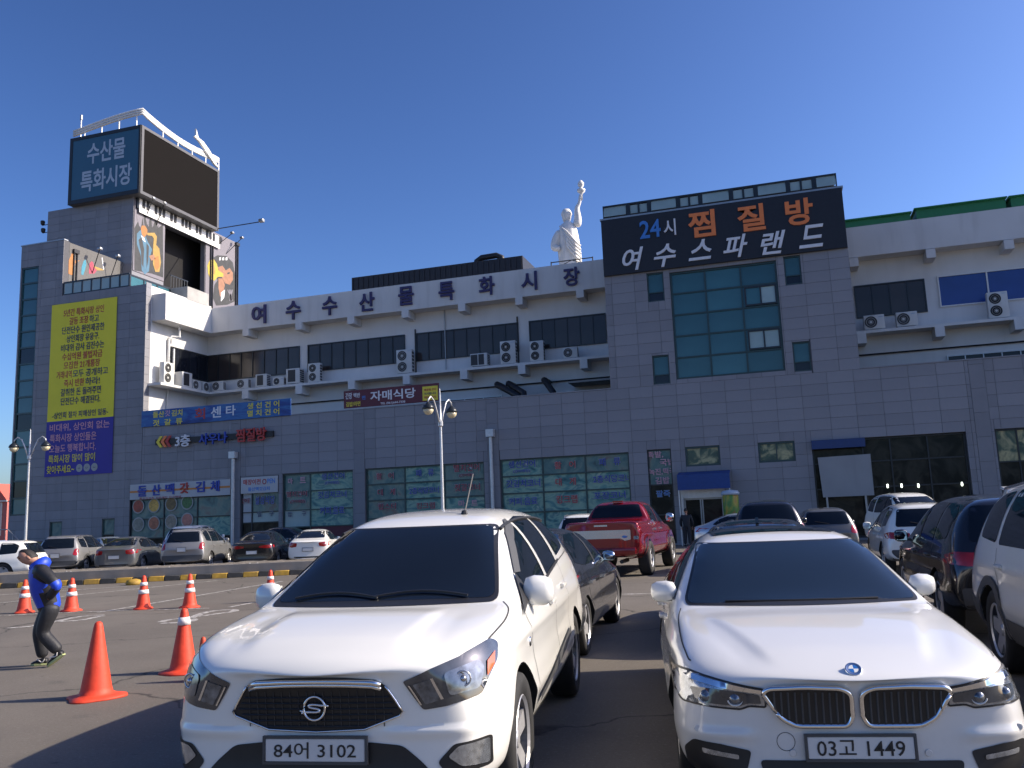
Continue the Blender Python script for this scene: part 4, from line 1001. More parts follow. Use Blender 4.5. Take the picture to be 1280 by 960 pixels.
m = MB(); xa, xb = P(689, 325, 48.2).x, P(741, 322, 48.2).x
for x in (xa, xb): m.tube([(x, 48.15, 15.8), (x, 48.15, 16.55)], .04, 5)
m.tube([(xa, 48.15, 16.5), (xb, 48.15, 16.5)], .035, 5); m.tube([(xa, 48.15, 16.0), ((xa + xb) / 2, 48.15, 16.5), (xb, 48.15, 16.0)], .025, 5); m.build('rail', 'frame_dark', S)

# ------------------------------------------------------------------ street lamps
def lamp_post(name, label, base, h, turn=0.0, reach=.74):
    b_ = Vector(base); S_ = wthing(name, label, 'street lamp', base, 'twin globe street lamps')
    MB().lathe([(.15, 0), (.15, .12), (.08, .2), (.065, 1.0), (.045, h - .9), (.035, h)], b_, 12).build('pole', 'silver_paint', S_, smooth=True)
    MB().lathe([(.075, 1.0), (.115, 1.0), (.115, 1.45), (.075, 1.45)], b_, 12).build('band', 'yellow_paint', S_)
    rv = Matrix.Rotation(turn, 3, 'Z') @ Vector((_r0.x, _r0.y, 0)); k_ = reach / .8
    MB().lathe([(.04, h - .95), (.09, h - .9), (.09, h - .75), (.04, h - .7)], b_, 10).build('collar', 'silver_paint', S_); MB().lathe([(.035, h), (.02, h + .4), (0, h + .5)], b_, 8).build('finial', 'silver_paint', S_)
    for s_ in (-1, 1):
        pts = [b_ + rv * (s_ * d * k_) + Vector((0, 0, z)) for d, z in ((.06, h - .85), (.22, h - .4), (.42, h + .0), (.62, h + .12), (.78, h + .0), (.8, h - .12))]
        MB().tube(pts, .03, 6).build('arm', 'silver_paint', S_, smooth=True)
        c = b_ + rv * (s_ * .8 * k_) + Vector((0, 0, h - .12))
        H_ = MB().lathe([(.05, .02), (.08, -.02), (.19, -.12), (.23, -.22), (.2, -.24)], c, 16).build('lamp_shade', 'frame_dark', S_, smooth=True)
        MB().lathe([(.19, -.24), (.18, -.32), (.12, -.41), (0, -.45)], c, 16).build('globe', 'globe_glass', H_, smooth=True)
gz = onZ(553, 700)
d = ray(550, 505); t = 29.0; c = CAM + d * (29.0 / d.y); lamp_post('street_lamp', 'twin globe street lamp in front of the lettered shop windows', (c.x, c.y, 0), c.z + .1, radians(60))
d = ray(37.5, 552); c = CAM + d * (31.5 / d.y); lamp_post('street_lamp', 'twin globe street lamp in front of the banner on the corner tower', (c.x, c.y, 0), c.z + .1)
# ------------------------------------------------------------------ car materials
def paint(name, col, flake=0.0, rough=.32, dirt=.12):
    m = M(name, col, rough, metal=flake, var=.03, scale=1.5, coat=1.0, stain=dirt, stain_col=tuple(c * .72 + .02 for c in col))
    # road film thrown up on the lower panels
    N = m.node_tree.nodes; L = m.node_tree.links; b = N['Principled BSDF']; src = b.inputs['Base Color'].links[0].from_socket
    tc = N.new('ShaderNodeTexCoord'); sp = N.new('ShaderNodeSeparateXYZ'); L.new(tc.outputs['Object'], sp.inputs[0])
    mz = N.new('ShaderNodeMapRange'); mz.inputs[1].default_value = .62; mz.inputs[2].default_value = .22; mz.inputs[3].default_value = .0; mz.inputs[4].default_value = .55; L.new(sp.outputs['Z'], mz.inputs[0])
    nz = N.new('ShaderNodeTexNoise'); nz.inputs['Scale'].default_value = 7; nz.inputs['Detail'].default_value = 8; nz.inputs['Roughness'].default_value = .7; L.new(tc.outputs['Object'], nz.inputs['Vector'])
    mu = N.new('ShaderNodeMath'); mu.operation = 'MULTIPLY'; L.new(mz.outputs[0], mu.inputs[0]); L.new(nz.outputs['Fac'], mu.inputs[1])
    mx = N.new('ShaderNodeMix'); mx.data_type = 'RGBA'; mx.inputs['B'].default_value = (.23, .21, .18, 1); L.new(mu.outputs[0], mx.inputs['Factor']); L.new(src, mx.inputs['A']); L.new(mx.outputs['Result'], b.inputs['Base Color'])
    mr = N.new('ShaderNodeMapRange'); mr.inputs[3].default_value = 1.0; mr.inputs[4].default_value = .2; mr.inputs[2].default_value = .4; L.new(mu.outputs[0], mr.inputs[0]); L.new(mr.outputs[0], b.inputs['Coat Weight'])
    return m
paint('paint_white', (.76, .755, .71), 0, .35, .06)
paint('paint_pearl', (.70, .70, .68), .05, .3, .06)
paint('paint_silver', (.25, .25, .25), .35, .38)
paint('paint_grey', (.12, .125, .13), .35, .35)
paint('paint_graphite', (.035, .038, .045), .4, .25)
paint('paint_black', (.010, .010, .012), .1, .2)
paint('paint_red', (.22, .004, .009), .35, .22)
paint('paint_iceblue', (.38, .45, .52), .5, .3)
M('glass_tint', (.006, .009, .014), .03, spec=.45, var=.2, scale=1.0)
M('glass_blue', (.010, .018, .032), .03, spec=.45, var=.2, scale=.8)
M('trim_black', (.012, .012, .013), .45, var=.2)
M('grille_mesh', (.022, .022, .024), .5)
M('trim_grey', (.055, .057, .06), .55, var=.1)
M('chrome', (.75, .75, .76), .08, metal=1.0, var=.02)
M('satin', (.55, .55, .56), .22, metal=.9, var=.03)
M('tyre', (.018, .018, .018), .8, var=.2, scale=20, bump=.2)
M('rim', (.50, .50, .51), .35, metal=.5)
M('rim_dark', (.12, .12, .125), .35, metal=.6)
M('lamp_lens', (.13, .145, .165), .08, metal=.5, var=.7, scale=22, spec=.8, coat=1)
M('lamp_dark', (.05, .055, .062), .06, metal=.2, var=.6, scale=10, spec=.7, coat=1)
M('lamp_clear', (.34, .36, .38), .12, metal=.7, var=.45, scale=26, coat=1)
M('lamp_amber', (.65, .12, .02), .15, coat=1)
M('lamp_red', (.30, .008, .010), .10, var=.35, scale=8, coat=1)
M('plate_white', (.58, .58, .57), .45, var=.03)
M('plate_ink', (.012, .012, .014), .5)
M('under', (.008, .008, .008), .9)
M('seam', (.03, .03, .03), .7)
M('emblem_blue', (.02, .14, .45), .25, coat=1)
M('cabin', (.02, .02, .022), .8)

def catmull(pts, n=6, closed=False):
    out = []; N = len(pts)
    for i in range(N if closed else N - 1):
        p = [Vector(pts[(i + k) % N] if closed else pts[max(0, min(N - 1, i + k))]) for k in (-1, 0, 1, 2)]
        for s in range(n):
            t = s / n
            out.append(tuple(.5 * ((2 * p[1]) + (p[2] - p[0]) * t + (2 * p[0] - 5 * p[1] + 4 * p[2] - p[3]) * t * t + (3 * p[1] - p[0] - 3 * p[2] + p[3]) * t ** 3)))
    if not closed: out.append(tuple(pts[-1]))
    return out
def rnd(pts, r=.02, n=4):
    """closed polygon with rounded corners"""
    out = []; N = len(pts)
    for i in range(N):
        a, b, c = Vector(pts[i - 1]), Vector(pts[i]), Vector(pts[(i + 1) % N])
        r_ = min(r, (a - b).length * .45, (c - b).length * .45)
        p0 = b + (a - b).normalized() * r_; p1 = b + (c - b).normalized() * r_
        for k in range(n + 1):
            t = k / n; out.append(tuple(p0 * (1 - t) ** 2 + b * 2 * t * (1 - t) + p1 * t * t))
    return out
def mir(pts): return [(-x, z) for x, z in pts][::-1]

class Car:
    def __init__(self, name, label, cat, stations, paint_mat, arches=None, arch_r=.39, sub=2, group=None, shape=None):
        self.root = thing(name, label, cat, (0, 0, 0), 0, group); self.paint = paint_mat; self.dz = 0.0
        m = MB(); self.L = stations[-1]['y']
        self.wl = max(s['wl'] for s in stations)
        for s in stations:
            zs, wl, zw, zb, wb, zt, wt, ze = (s[k] for k in ('zs', 'wl', 'zw', 'zb', 'wb', 'zt', 'wt', 'ze'))
            h = [(0, zs), (wl * .84, zs), (wl * .975, zs + .09), (wl, zw), (wb, zb), (wt, ze), (wt * .56, ze + .72 * (zt - ze)), (0, zt)]
            y = s['y']; bow = s.get('bow', 0)
            def yy(x): return y + bow * (x / .9) ** 2
            ring = [(x, yy(x), z) for x, z in h] + [(-x, yy(x), z) for x, z in h[6:0:-1]]
            m.v += ring
        n = len(stations); R = 14
        for i in range(n - 1):
            for k in range(R): m.f.append((i * R + k, i * R + (k + 1) % R, (i + 1) * R + (k + 1) % R, (i + 1) * R + k))
        for b_, rev in ((0, True), ((n - 1) * R, False)):
            fs = [(0, 1, 13)] + [(k, k + 1, 14 - k - 1, 14 - k) for k in range(1, 6)] + [(6, 7, 8)]
            for f in fs:
                f = tuple(b_ + q for q in f); m.f.append(f[::-1] if rev else f)
        m.mi = [0] * len(m.f)
        me = m.mesh('body', paint_mat); fixn(me)
        o = bpy.data.objects.new('tmp', me); _ts.collection.objects.link(o)
        md = o.modifiers.new('s', 'SUBSURF'); md.levels = sub; md.render_levels = sub
        _ts.view_layers[0].update(); smooth = bpy.data.meshes.new_from_object(o.evaluated_get(_ts.view_layers[0].depsgraph))
        H_ = max(s['zt'] for s in stations); L_ = self.L; W_ = self.wl
        g = lambda v, c, w: math.exp(-((v - c) / w) ** 2)
        for v in smooth.vertices:               # pressed creases along the flanks, then the model's own shaping
            x, y, z = v.co
            if abs(x) > W_ * .86 and z < H_ * .70:
                k = min(1, max(0, (y - .45) / .4)) * min(1, max(0, (L_ - .25 - y) / .4)); zc = H_ * (.535 + .02 * y / L_)
                v.co.x += (1 if x > 0 else -1) * k * (.013 * g(z, zc, .035) - .014 * g(z, zc - .16, .09) + .012 * g(z, zc - .36, .05))
            if shape: v.co = v.co + shape(v.co.copy())
        self.bvh = BVHTree.FromPolygons([v.co[:] for v in smooth.vertices], [p.vertices[:] for p in smooth.polygons])
        self.arches = arches or []; self.arch_r = arch_r
        if arches:
            c = MB()
            for y in arches:
                for s in (-1, 1):
                    x0, x1 = (self.wl - .30, self.wl + .3) if s > 0 else (-self.wl - .3, -self.wl + .30)
                    c.lathe([(arch_r, x0), (arch_r, x1)], (0, y, arch_r - .06), 40, 'x')
            cm = c.mesh('cut', 'under'); fixn(cm); co = bpy.data.objects.new('cut', cm); _ts.collection.objects.link(co)
            o.modifiers.remove(md); o.data = smooth
            bo = o.modifiers.new('b', 'BOOLEAN'); bo.object = co; bo.operation = 'DIFFERENCE'; bo.solver = 'EXACT'; bo.material_mode = 'TRANSFER'
            _ts.view_layers[0].update(); smooth = bpy.data.meshes.new_from_object(o.evaluated_get(_ts.view_layers[0].depsgraph)); bpy.data.objects.remove(co)
        bpy.data.objects.remove(o)
        b = bpy.data.objects.new('body', smooth); COL.objects.link(b); b.parent = self.root; sharp(b, 42); self.body = b
    def hit(self, a, b, view):
        if view == 'F' and b < 1.01: b = b + self.dz * min(1.0, (1.01 - b) / .04)
        o, d = {'F': ((a, -1, b), (0, 1, 0)), 'B': ((a, self.L + 1, b), (0, -1, 0)), 'R': ((2, a, b), (-1, 0, 0)), 'L': ((-2, a, b), (1, 0, 0)), 'T': ((a, b, 3), (0, 0, -1))}[view]
        p, nn, i, _ = self.bvh.ray_cast(Vector(o), Vector(d)); k = 0; o = Vector(o)
        while p is None and k < 14:          # just past the outline of the body: step inwards
            k += 1
            if view in 'FBT': o.x *= .985
            if view == 'T': pass
            else: o.z = o.z + (.75 - o.z) * .012
            p, nn, i, _ = self.bvh.ray_cast(o, Vector(d))
        if p is None:
            p, nn, i, _ = self.bvh.find_nearest(Vector({'F': (a, .05, b), 'B': (a, self.L - .05, b), 'R': (self.wl, a, b), 'L': (-self.wl, a, b), 'T': (a, b, 1.2)}[view]))
        if nn.dot(Vector(d)) > 0: nn = -nn
        return p, nn
    def patch(self, name, outline, view, mat, off=.004, step=.06, parent=None, thick=0.0, smooth=True):
        pts = [Vector(p) for p in outline]; n = len(pts); dense = []
        for i in range(n):
            a, b = pts[i], pts[(i + 1) % n]; k = max(1, int((b - a).length / step))
            dense += [a + (b - a) * t / k for t in range(k)]
        n = len(dense); xs = [p.x for p in dense]; ys = [p.y for p in dense]; verts = list(dense)
        from mathutils.geometry import intersect_point_tri_2d
        def inside(q):
            c = False; j = n - 1
            for i in range(n):
                a, b = dense[i], dense[j]
                if (a.y > q.y) != (b.y > q.y) and q.x < (b.x - a.x) * (q.y - a.y) / (b.y - a.y) + a.x: c = not c
                j = i
            return c
        x = min(xs) + step * .5
        while x < max(xs):
            y = min(ys) + step * .5
            while y < max(ys):
                q = Vector((x, y))
                if inside(q) and min((q - p).length for p in dense) > step * .35: verts.append(q)
                y += step
            x += step
        vo, eo, fo, *_ = delaunay_2d_cdt(verts, [], [list(range(n))], 1, 1e-6)
        P3 = []
        for v in vo:
            p, nn = self.hit(v.x, v.y, view); P3.append(p + nn * off)
        m = MB(); m.add(P3, [tuple(f) for f in fo])
        o = m.build(name, mat, parent or self.root, smooth=smooth)
        # orient outwards
        d = {'F': Vector((0, -1, 0)), 'B': Vector((0, 1, 0)), 'R': Vector((1, 0, 0)), 'L': Vector((-1, 0, 0)), 'T': Vector((0, 0, 1))}[view]
        tot = sum((p.normal.dot(d) * p.area for p in o.data.polygons))
        if tot < 0: o.data.flip_normals()
        return o
    def seam(self, pts, view, w=.007, name='seam', mat='seam', off=.0025, parent=None, closed=False):
        pts = [Vector(p) for p in pts]; 
        if closed: pts.append(pts[0])
        dense = []
        for i in range(len(pts) - 1):
            k = max(1, int((pts[i + 1] - pts[i]).length / .05)); dense += [pts[i] + (pts[i + 1] - pts[i]) * t / k for t in range(k)]
        dense.append(pts[-1]); m = MB(); P3 = []
        for i, p in enumerate(dense):
            t = (dense[min(i + 1, len(dense) - 1)] - dense[max(i - 1, 0)]).normalized(); q = Vector((-t.y, t.x)) * w / 2
            for s in (-1, 1):
                h, nn = self.hit(*(p + q * s), view); P3.append(h + nn * off)
        m.add(P3, [(2 * i, 2 * i + 1, 2 * i + 3, 2 * i + 2) for i in range(len(dense) - 1)])
        return m.build(name, mat, parent or self.root, smooth=True)
    def trim_tube(self, name, outline, view, r, mat, off=.01, parent=None, closed=True, step=.03):
        pts = [Vector(p) for p in outline]; dense = []
        if closed: pts.append(pts[0])
        for i in range(len(pts) - 1):
            k = max(1, int((pts[i + 1] - pts[i]).length / step)); dense += [pts[i] + (pts[i + 1] - pts[i]) * t / k for t in range(k)]
        dense.append(pts[-1]); q = []
        for p in dense:
            h, nn = self.hit(p.x, p.y, view); q.append(h + nn * off)
        return MB().tube(q, r, 8).build(name, mat, parent or self.root, smooth=True)
    def both(self, name, outline, mat, off=.004, step=.06, parent=None):
        """the same side-view outline (y, z) on both flanks"""
        return [self.patch(name, outline, v, mat, off, step, parent) for v in ('R', 'L')]
    def wheels(self, R=.34, w=.22, x=None, spokes=5, rim='rim', rr=.68, style='spoke'):
        x = x or self.wl - .13
        T = MB(); hw = w / 2
        T.lathe([(R * rr, -hw * .9), (R * .9, -hw), (R * .97, -hw * .86), (R, -hw * .55), (R, hw * .55), (R * .97, hw * .86), (R * .9, hw), (R * rr, hw * .9), (R * rr * .96, hw * .5), (R * rr * .96, -hw * .5)], n=40, axis='x', caps=False)
        tm = T.mesh('tyre', 'tyre', True); fixn(tm)
        Q = MB(); r0 = R * rr; Q.cur = 1
        Q.lathe([(r0 * 1.02, hw * .82), (r0 * .97, hw * .92), (r0 * .92, hw * .78), (r0 * .88, hw * .1), (r0 * .3, -.02), (0, -.02)], n=40, axis='x', caps=False)
        Q.cur = 0
        Q.lathe([(r0 * 1.02, hw * .82), (r0 * .97, hw * .93), (r0 * .91, hw * .80)], n=40, axis='x', caps=False)
        for k in range(spokes):
            a = 2 * pi * k / spokes
            for da in ((-.13, .13) if style == 'split' else (0,)):
                u = Vector((0, cos(a + da), sin(a + da))); t = Vector((0, -sin(a + da), cos(a + da))); wd = .030 if style == 'split' else .045 * 5 / spokes + .016
                p0 = u * r0 * .16 + Vector((hw * .55, 0, 0)); p1 = u * r0 * .95 + Vector((hw * .72, 0, 0))
                q = [p0 - t * wd * 1.2, p1 - t * wd, p1 + t * wd, p0 + t * wd * 1.2]; Q.prism(q, (-.04, 0, 0))
        Q.lathe([(0, hw * .7), (r0 * .18, hw * .68), (r0 * .24, hw * .5), (r0 * .24, 0)], n=20, axis='x')
        qm = Q.mesh('rim', [rim, 'rim_dark']); fixn(qm)
        for y in self.arches:
            for s in (1, -1):
                e = bpy.data.objects.new('wheel', None); COL.objects.link(e); e.parent = self.root
                e.location = (s * x, y, R); e.rotation_euler = (random.uniform(0, 6) if s > 0 else random.uniform(0, 6), 0, 0) if s > 0 else (random.uniform(0, 6), 0, pi)
                for nm, me in (('tyre', tm), ('rim', qm)):
                    o = bpy.data.objects.new(nm, me); COL.objects.link(o); o.parent = e
    def mirrors(self, y, z, x0, size=(.24, .11, .17), mat=None, foot='trim_black'):
        for s in (1, -1):
            m = MB(); w, d, h = size
            prof = [(-.5, .10), (-.38, .42), (-.1, .5), (.25, .46), (.45, .34), (.5, .1)]
            n = 12; rings = []
            for a, rr in prof:
                rings.append([(s * (x0 + .06 + w * (a + .5)), y + d * (.9 * rr * cos(2 * pi * k / n) * 2 * .5) + .04 * (a + .5), z + h * rr * sin(2 * pi * k / n)) for k in range(n)])
            m.v = [p for rg in rings for p in rg]
            m.f = [(i * n + k, i * n + (k + 1) % n, (i + 1) * n + (k + 1) % n, (i + 1) * n + k) for i in range(len(prof) - 1) for k in range(n)] + [tuple(range(n)), tuple((len(prof) - 1) * n + k for k in range(n))]
            m.mi = [0] * len(m.f)
            o = m.build('wing_mirror', mat or self.paint, self.root, smooth=True)
            f = MB(); f.prism([(s * (x0 - .05), y - .03, z - h * .45), (s * (x0 + .14), y - .02, z - h * .38), (s * (x0 + .14), y + .05, z - h * .38), (s * (x0 - .05), y + .07, z - h * .45)], (0, 0, .035)); f.build('mirror_foot', foot, o)
            g = MB(); g.quad((s * (x0 + .09), y + d * .47, z - h * .36), (s * (x0 + .03 + w), y + d * .50, z - h * .34), (s * (x0 + .03 + w), y + d * .50, z + h * .34), (s * (x0 + .09), y + d * .47, z + h * .36)); g.build('mirror_glass', 'chrome', o)
    def plate(self, txt, y, z, front=True, w=.52, h=.11, tilt=0.0, mat='plate_white'):
        s = -1 if front else 1
        e = MB().box(-w / 2, w / 2, -.006, .006, -h / 2, h / 2).build('number_plate', mat, self.root); e.location = (0, y, z); e.rotation_euler = (tilt, 0, 0); bevel(e, .004, 1)
        fr = MB()
        for a in ((-w / 2 - .012, w / 2 + .012, h / 2, h / 2 + .012), (-w / 2 - .012, w / 2 + .012, -h / 2 - .012, -h / 2), (-w / 2 - .012, -w / 2, -h / 2, h / 2), (w / 2, w / 2 + .012, -h / 2, h / 2)): fr.box(a[0], a[1], -.010, .008, a[2], a[3])
        fr.build('plate_frame', 'trim_grey', e)
        if txt: text('plate_text', txt, (0, s * .0065, 0), h * .70, 'plate_ink', e, right=(1, 0, 0) if front else (-1, 0, 0), w=w * .82, bold=.005, depth=.002)
        return e
    def place(self, x, y, h):
        self.root.location = (x, y, 0); self.root.rotation_euler = (0, 0, h); return self

def ssm(a, b, v):
    t = max(0.0, min(1.0, (v - a) / (b - a))); return t * t * (3 - 2 * t)
def stations(rows):
    return [dict(zip(('y', 'wl', 'zs', 'zw', 'zb', 'wb', 'zt', 'wt', 'ze', 'bow'), r)) for r in rows]
# ------------------------------------------------------------------ white pickup with hard top (foreground)
kor_st = stations([
    # y    wl   zs   zw   zb   wb    zt   wt   ze   bow
    (0.00, .70, .34, .60, .84, .62, .885, .46, .88, .20),
    (0.05, .80, .29, .60, .89, .72, .945, .56, .935, .22),
    (0.16, .88, .27, .62, .955, .82, 1.00, .66, .985, .20),
    (0.40, .93, .27, .64, 1.01, .875, 1.055, .73, 1.04, .10),
    (0.80, .945, .30, .66, 1.05, .89, 1.10, .77, 1.08, .03),
    (1.10, .945, .30, .68, 1.075, .895, 1.125, .785, 1.105, 0),
    (1.18, .945, .30, .68, 1.08, .895, 1.145, .785, 1.115, 0),
    (1.55, .95, .30, .70, 1.10, .895, 1.36, .72, 1.31, 0),
    (1.98, .95, .30, .70, 1.12, .90, 1.595, .635, 1.55, 0),
    (2.25, .95, .30, .70, 1.13, .90, 1.665, .61, 1.625, 0),
    (2.80, .95, .30, .70, 1.15, .90, 1.715, .60, 1.675, 0),
    (3.50, .95, .32, .70, 1.18, .90, 1.72, .60, 1.675, 0),
    (4.20, .95, .34, .70, 1.20, .895, 1.695, .60, 1.65, 0),
    (4.70, .94, .40, .70, 1.18, .885, 1.63, .58, 1.58, 0),
    (4.88, .92, .44, .70, 1.14, .86, 1.36, .62, 1.32, 0),
    (4.97, .90, .46, .70, 1.02, .83, 1.08, .66, 1.06, 0)])
def kor_shape(p):
    x, y, z = abs(p.x), p.y, p.z; d = Vector((0, 0, 0))
    if y < 1.14 and z > .90: d.z += ssm(.12, .3, y) * (1 - ssm(.72, 1.0, y)) * (.016 * ssm(.50, .44 - .10 * (1 - y), x) - .004 * math.exp(-((x - .58) / .06) ** 2))
    if y < .5 and .40 < z < .62: d.y -= .014 * math.exp(-((z - .60) / .03) ** 2) * ssm(.30, .42, x)
    return d
K = Car('pickup_truck', 'white pickup with a hard top and big dark grille, plate reading 84어 3102', 'pickup', kor_st, 'paint_white', [.93, 3.99], .425, 4, shape=kor_shape)
K.place(-2.289, 3.876, radians(7.62)); K.dz = -.035
K.patch('windscreen_border', rnd([(-.745, 1.115), (.745, 1.115), (.575, 1.578), (-.575, 1.578)], .05), 'F', 'trim_black', .003, .05)
K.patch('windscreen', rnd([(-.715, 1.135), (.715, 1.135), (.553, 1.565), (-.553, 1.565)], .05), 'F', 'glass_tint', .006, .05)
gr = [(-.365, .862), (-.32, .893), (-.16, .908), (0, .912), (.16, .908), (.32, .893), (.365, .862), (.447, .735), (.43, .715), (.25, .65), (.0, .638), (-.25, .65), (-.43, .715), (-.447, .735)]
G = K.patch('grille', rnd(gr, .02), 'F', 'trim_black', .004, .04)
for k, (dz_, rr_) in enumerate(((0, .015), (-.020, .012))):
    K.trim_tube('chrome_bar', [(-.345, .868 + dz_), (-.30, .882 + dz_), (-.16, .890 + dz_), (0, .893 + dz_), (.16, .890 + dz_), (.30, .882 + dz_), (.345, .868 + dz_)], 'F', rr_, 'chrome', .012, G, False)
K.trim_tube('chrome_trim', gr[6:] + [gr[0]], 'F', .0055, 'chrome', .008, G, False)
ms = MB()
for z in [.665 + k * .028 for k in range(6)]:
    hw = (.24 + (z - .65) / .085 * .185) if z < .735 else (.425 - (z - .735) / .127 * .082)
    pts = [K.hit(x * hw, z, 'F') for x in [i / 10 - 1 for i in range(21)]]
    ms.tube([p + n_ * .009 for p, n_ in pts], .0045, 4)
for k in range(-9, 10):
    x = k * .044; pts = [K.hit(x, z, 'F') for z in (.665, .71, .76, .80, .835)]
    if abs(x) < .36: ms.tube([p + n_ * .008 for p, n_ in pts], .003, 4)
ms.build('mesh_bars', 'grille_mesh', G)
# round emblem with an S bar
em = MB(); p, n_ = K.hit(0, .755, 'F'); ey = p.y - .022
em.tube([(.056 * cos(2 * pi * k / 28), ey, .72 + .056 * sin(2 * pi * k / 28)) for k in range(29)], .0065, 6, False)
sc_ = catmull([(.062, .775), (.045, .768), (.012, .772), (-.022, .772), (-.03, .763), (-.01, .757), (.02, .752), (.03, .743), (.01, .737), (-.03, .738), (-.05, .738), (-.066, .731)], 4)
em.tube([(x, ey, z - .035) for x, z in sc_], .0062, 6); EZ = -.035
em.tube([(.056, ey, .734), (.074, ey, .731)], .006, 6); em.tube([(-.056, ey, .706), (-.074, ey, .709)], .006, 6)
em.build('emblem', 'chrome', G, smooth=True)
for s, f in ((1, lambda q: q), (-1, mir)):
    hl = [(.452, .878), (.50, .805), (.548, .738), (.66, .752), (.81, .785), (.838, .86), (.862, .925), (.855, .985), (.82, 1.0), (.72, .975), (.58, .928)]
    H = K.patch('headlight', f(rnd(hl, .015)), 'F', 'lamp_dark', .005, .035)
    K.patch('reflector', f(rnd([(.645, .905), (.675, .80), (.80, .815), (.815, .905), (.79, .945)], .02)), 'F', 'lamp_lens', .009, .03, H)
    K.patch('inner_reflector', f(rnd([(.50, .862), (.56, .765), (.635, .785), (.595, .885)], .01)), 'F', 'lamp_lens', .009, .03, H)
    K.patch('chrome_strip', f([(.585, .888), (.597, .888), (.648, .788), (.634, .786)]), 'F', 'chrome', .012, .03, H)
    K.patch('chrome_strip', f([(.478, .860), (.487, .860), (.543, .765), (.535, .763)]), 'F', 'chrome', .012, .03, H)
    K.patch('amber_reflector', f([(.845, .965), (.822, .93), (.826, .86), (.85, .91)]), 'F', 'lamp_amber', .011, .03, H)
    q, n_ = K.hit(s * .735, .872, 'F'); b_ = MB(); b_.tube([(q.x + .036 * cos(2 * pi * k / 24), q.y - .016 + s * .012 * cos(2 * pi * k / 24), q.z + .036 * sin(2 * pi * k / 24)) for k in range(25)], .005, 6, False); b_.build('bulb_ring', 'satin', H, smooth=True)
    b_ = MB(); b_.lathe([(0, -.020), (.010, -.018), (.016, -.010), (.018, 0)], (q.x, q.y - .006, q.z), 16, 'y'); b_.build('bulb', 'satin', H, smooth=True)
    FG = K.patch('fog_lamp_surround', f(rnd([(.61, .49), (.69, .572), (.85, .585), (.845, .44), (.66, .43)], .02)), 'F', 'trim_black', .004, .035)
    K.patch('fog_lamp', f(rnd([(.66, .515), (.71, .562), (.838, .574), (.832, .455), (.72, .468)], .015)), 'F', 'lamp_clear', .008, .035, FG)
    K.seam(catmull([(s * .775, 1.17), (s * .825, 1.06), (s * .842, .85), (s * .832, .62), (s * .815, .47)], 5), 'T', .007, 'hood_seam')
IN = K.patch('lower_intake', rnd([(-.60, .43), (-.53, .50), (-.44, .572), (-.28, .588), (.28, .588), (.44, .572), (.53, .50), (.60, .43), (.54, .36), (-.54, .36)], .03), 'F', 'trim_black', .004, .04)
K.patch('skid_plate', rnd([(-.40, .42), (.40, .42), (.36, .36), (-.36, .36)], .02), 'F', 'trim_grey', .010, .05, IN)
p, n_ = K.hit(0, .56, 'F'); K.plate('84어 3102', p.y - .025, .522)
# wipers
for x0, x1 in ((.55, -.05), (-.02, -.58)):
    w = MB(); pts = [K.hit(x0 + (x1 - x0) * t, 1.14 + .03 * sin(t * 3), 'F') for t in [i / 8 for i in range(9)]]; w.tube([p + n_ * .018 for p, n_ in pts], .008, 5); w.build('wiper', 'trim_black', K.root)
K.both('side_window', rnd([(1.30, 1.075), (1.70, 1.275), (2.10, 1.49), (2.42, 1.583), (2.90, 1.628), (3.45, 1.625), (3.46, 1.245), (2.60, 1.172), (1.9, 1.125)], .03), 'glass_tint', .004, .06)
K.both('rear_side_window', rnd([(3.52, 1.622), (4.1, 1.60), (4.42, 1.42), (4.30, 1.33), (3.53, 1.27)], .04), 'glass_tint', .004, .06)
K.both('pillar_trim', [(2.50, 1.60), (2.58, 1.605), (2.58, 1.172), (2.48, 1.165)], 'paint_white', .008, .06)
K.both('pillar_trim', [(3.36, 1.622), (3.44, 1.622), (3.44, 1.245), (3.34, 1.238)], 'paint_white', .008, .06)
K.both('window_visor', [(1.62, 1.25), (2.10, 1.505), (2.42, 1.60), (2.49, 1.605), (2.49, 1.555), (2.14, 1.45), (1.74, 1.25)], 'trim_grey', .010, .05)
K.both('window_sill', [(1.25, 1.05), (1.9, 1.10), (2.6, 1.150), (3.5, 1.228), (3.5, 1.25), (2.6, 1.172), (1.9, 1.124), (1.30, 1.078)], 'trim_black', .010, .05)
K.both('mirror_sail', [(1.20, 1.02), (1.28, 1.06), (1.62, 1.255), (1.60, 1.10)], 'trim_black', .012, .05)
K.both('side_moulding', rnd([(1.44, .475), (1.44, .535), (3.3, .70), (3.3, .64)], .02), 'trim_grey', .018, .08)
K.both('sill_trim', [(1.42, .35), (1.42, .395), (3.48, .40), (3.48, .35)], 'trim_grey', .006, .1)
for v in 'RL':
    K.seam([(1.42, .38), (1.40, .70), (1.30, 1.04)], v, .008, 'door_seam'); K.seam([(2.56, .38), (2.57, 1.14)], v, .008, 'door_seam'); K.seam([(3.42, 1.22), (3.46, .95), (3.36, .62), (3.30, .38)], v, .008, 'door_seam'); K.seam([(3.49, 1.23), (4.4, 1.28), (4.9, 1.2)], v, .01, 'bed_seam')
for s in (1, -1):
    for y in (2.40, 3.24):
        p, n_ = K.hit(y, .99 + (y - 2.4) * .06, 'R' if s > 0 else 'L'); m = MB(); m.box(-.02, .022, -.11, .11, -.018, .018); o = m.build('door_handle', 'paint_white', K.root); o.location = p + n_ * .012; bevel(o, .012, 2)
    p, n_ = K.hit(1.24, .865, 'R' if s > 0 else 'L'); m = MB(); m.lathe([(0, .012), (.025, .010), (.035, 0)], (0, 0, 0), 14, 'x'); o = m.build('side_indicator', 'chrome', K.root, smooth=True); o.location = p; o.rotation_euler = (0, 0, 0 if s > 0 else pi)
    ar = MB()
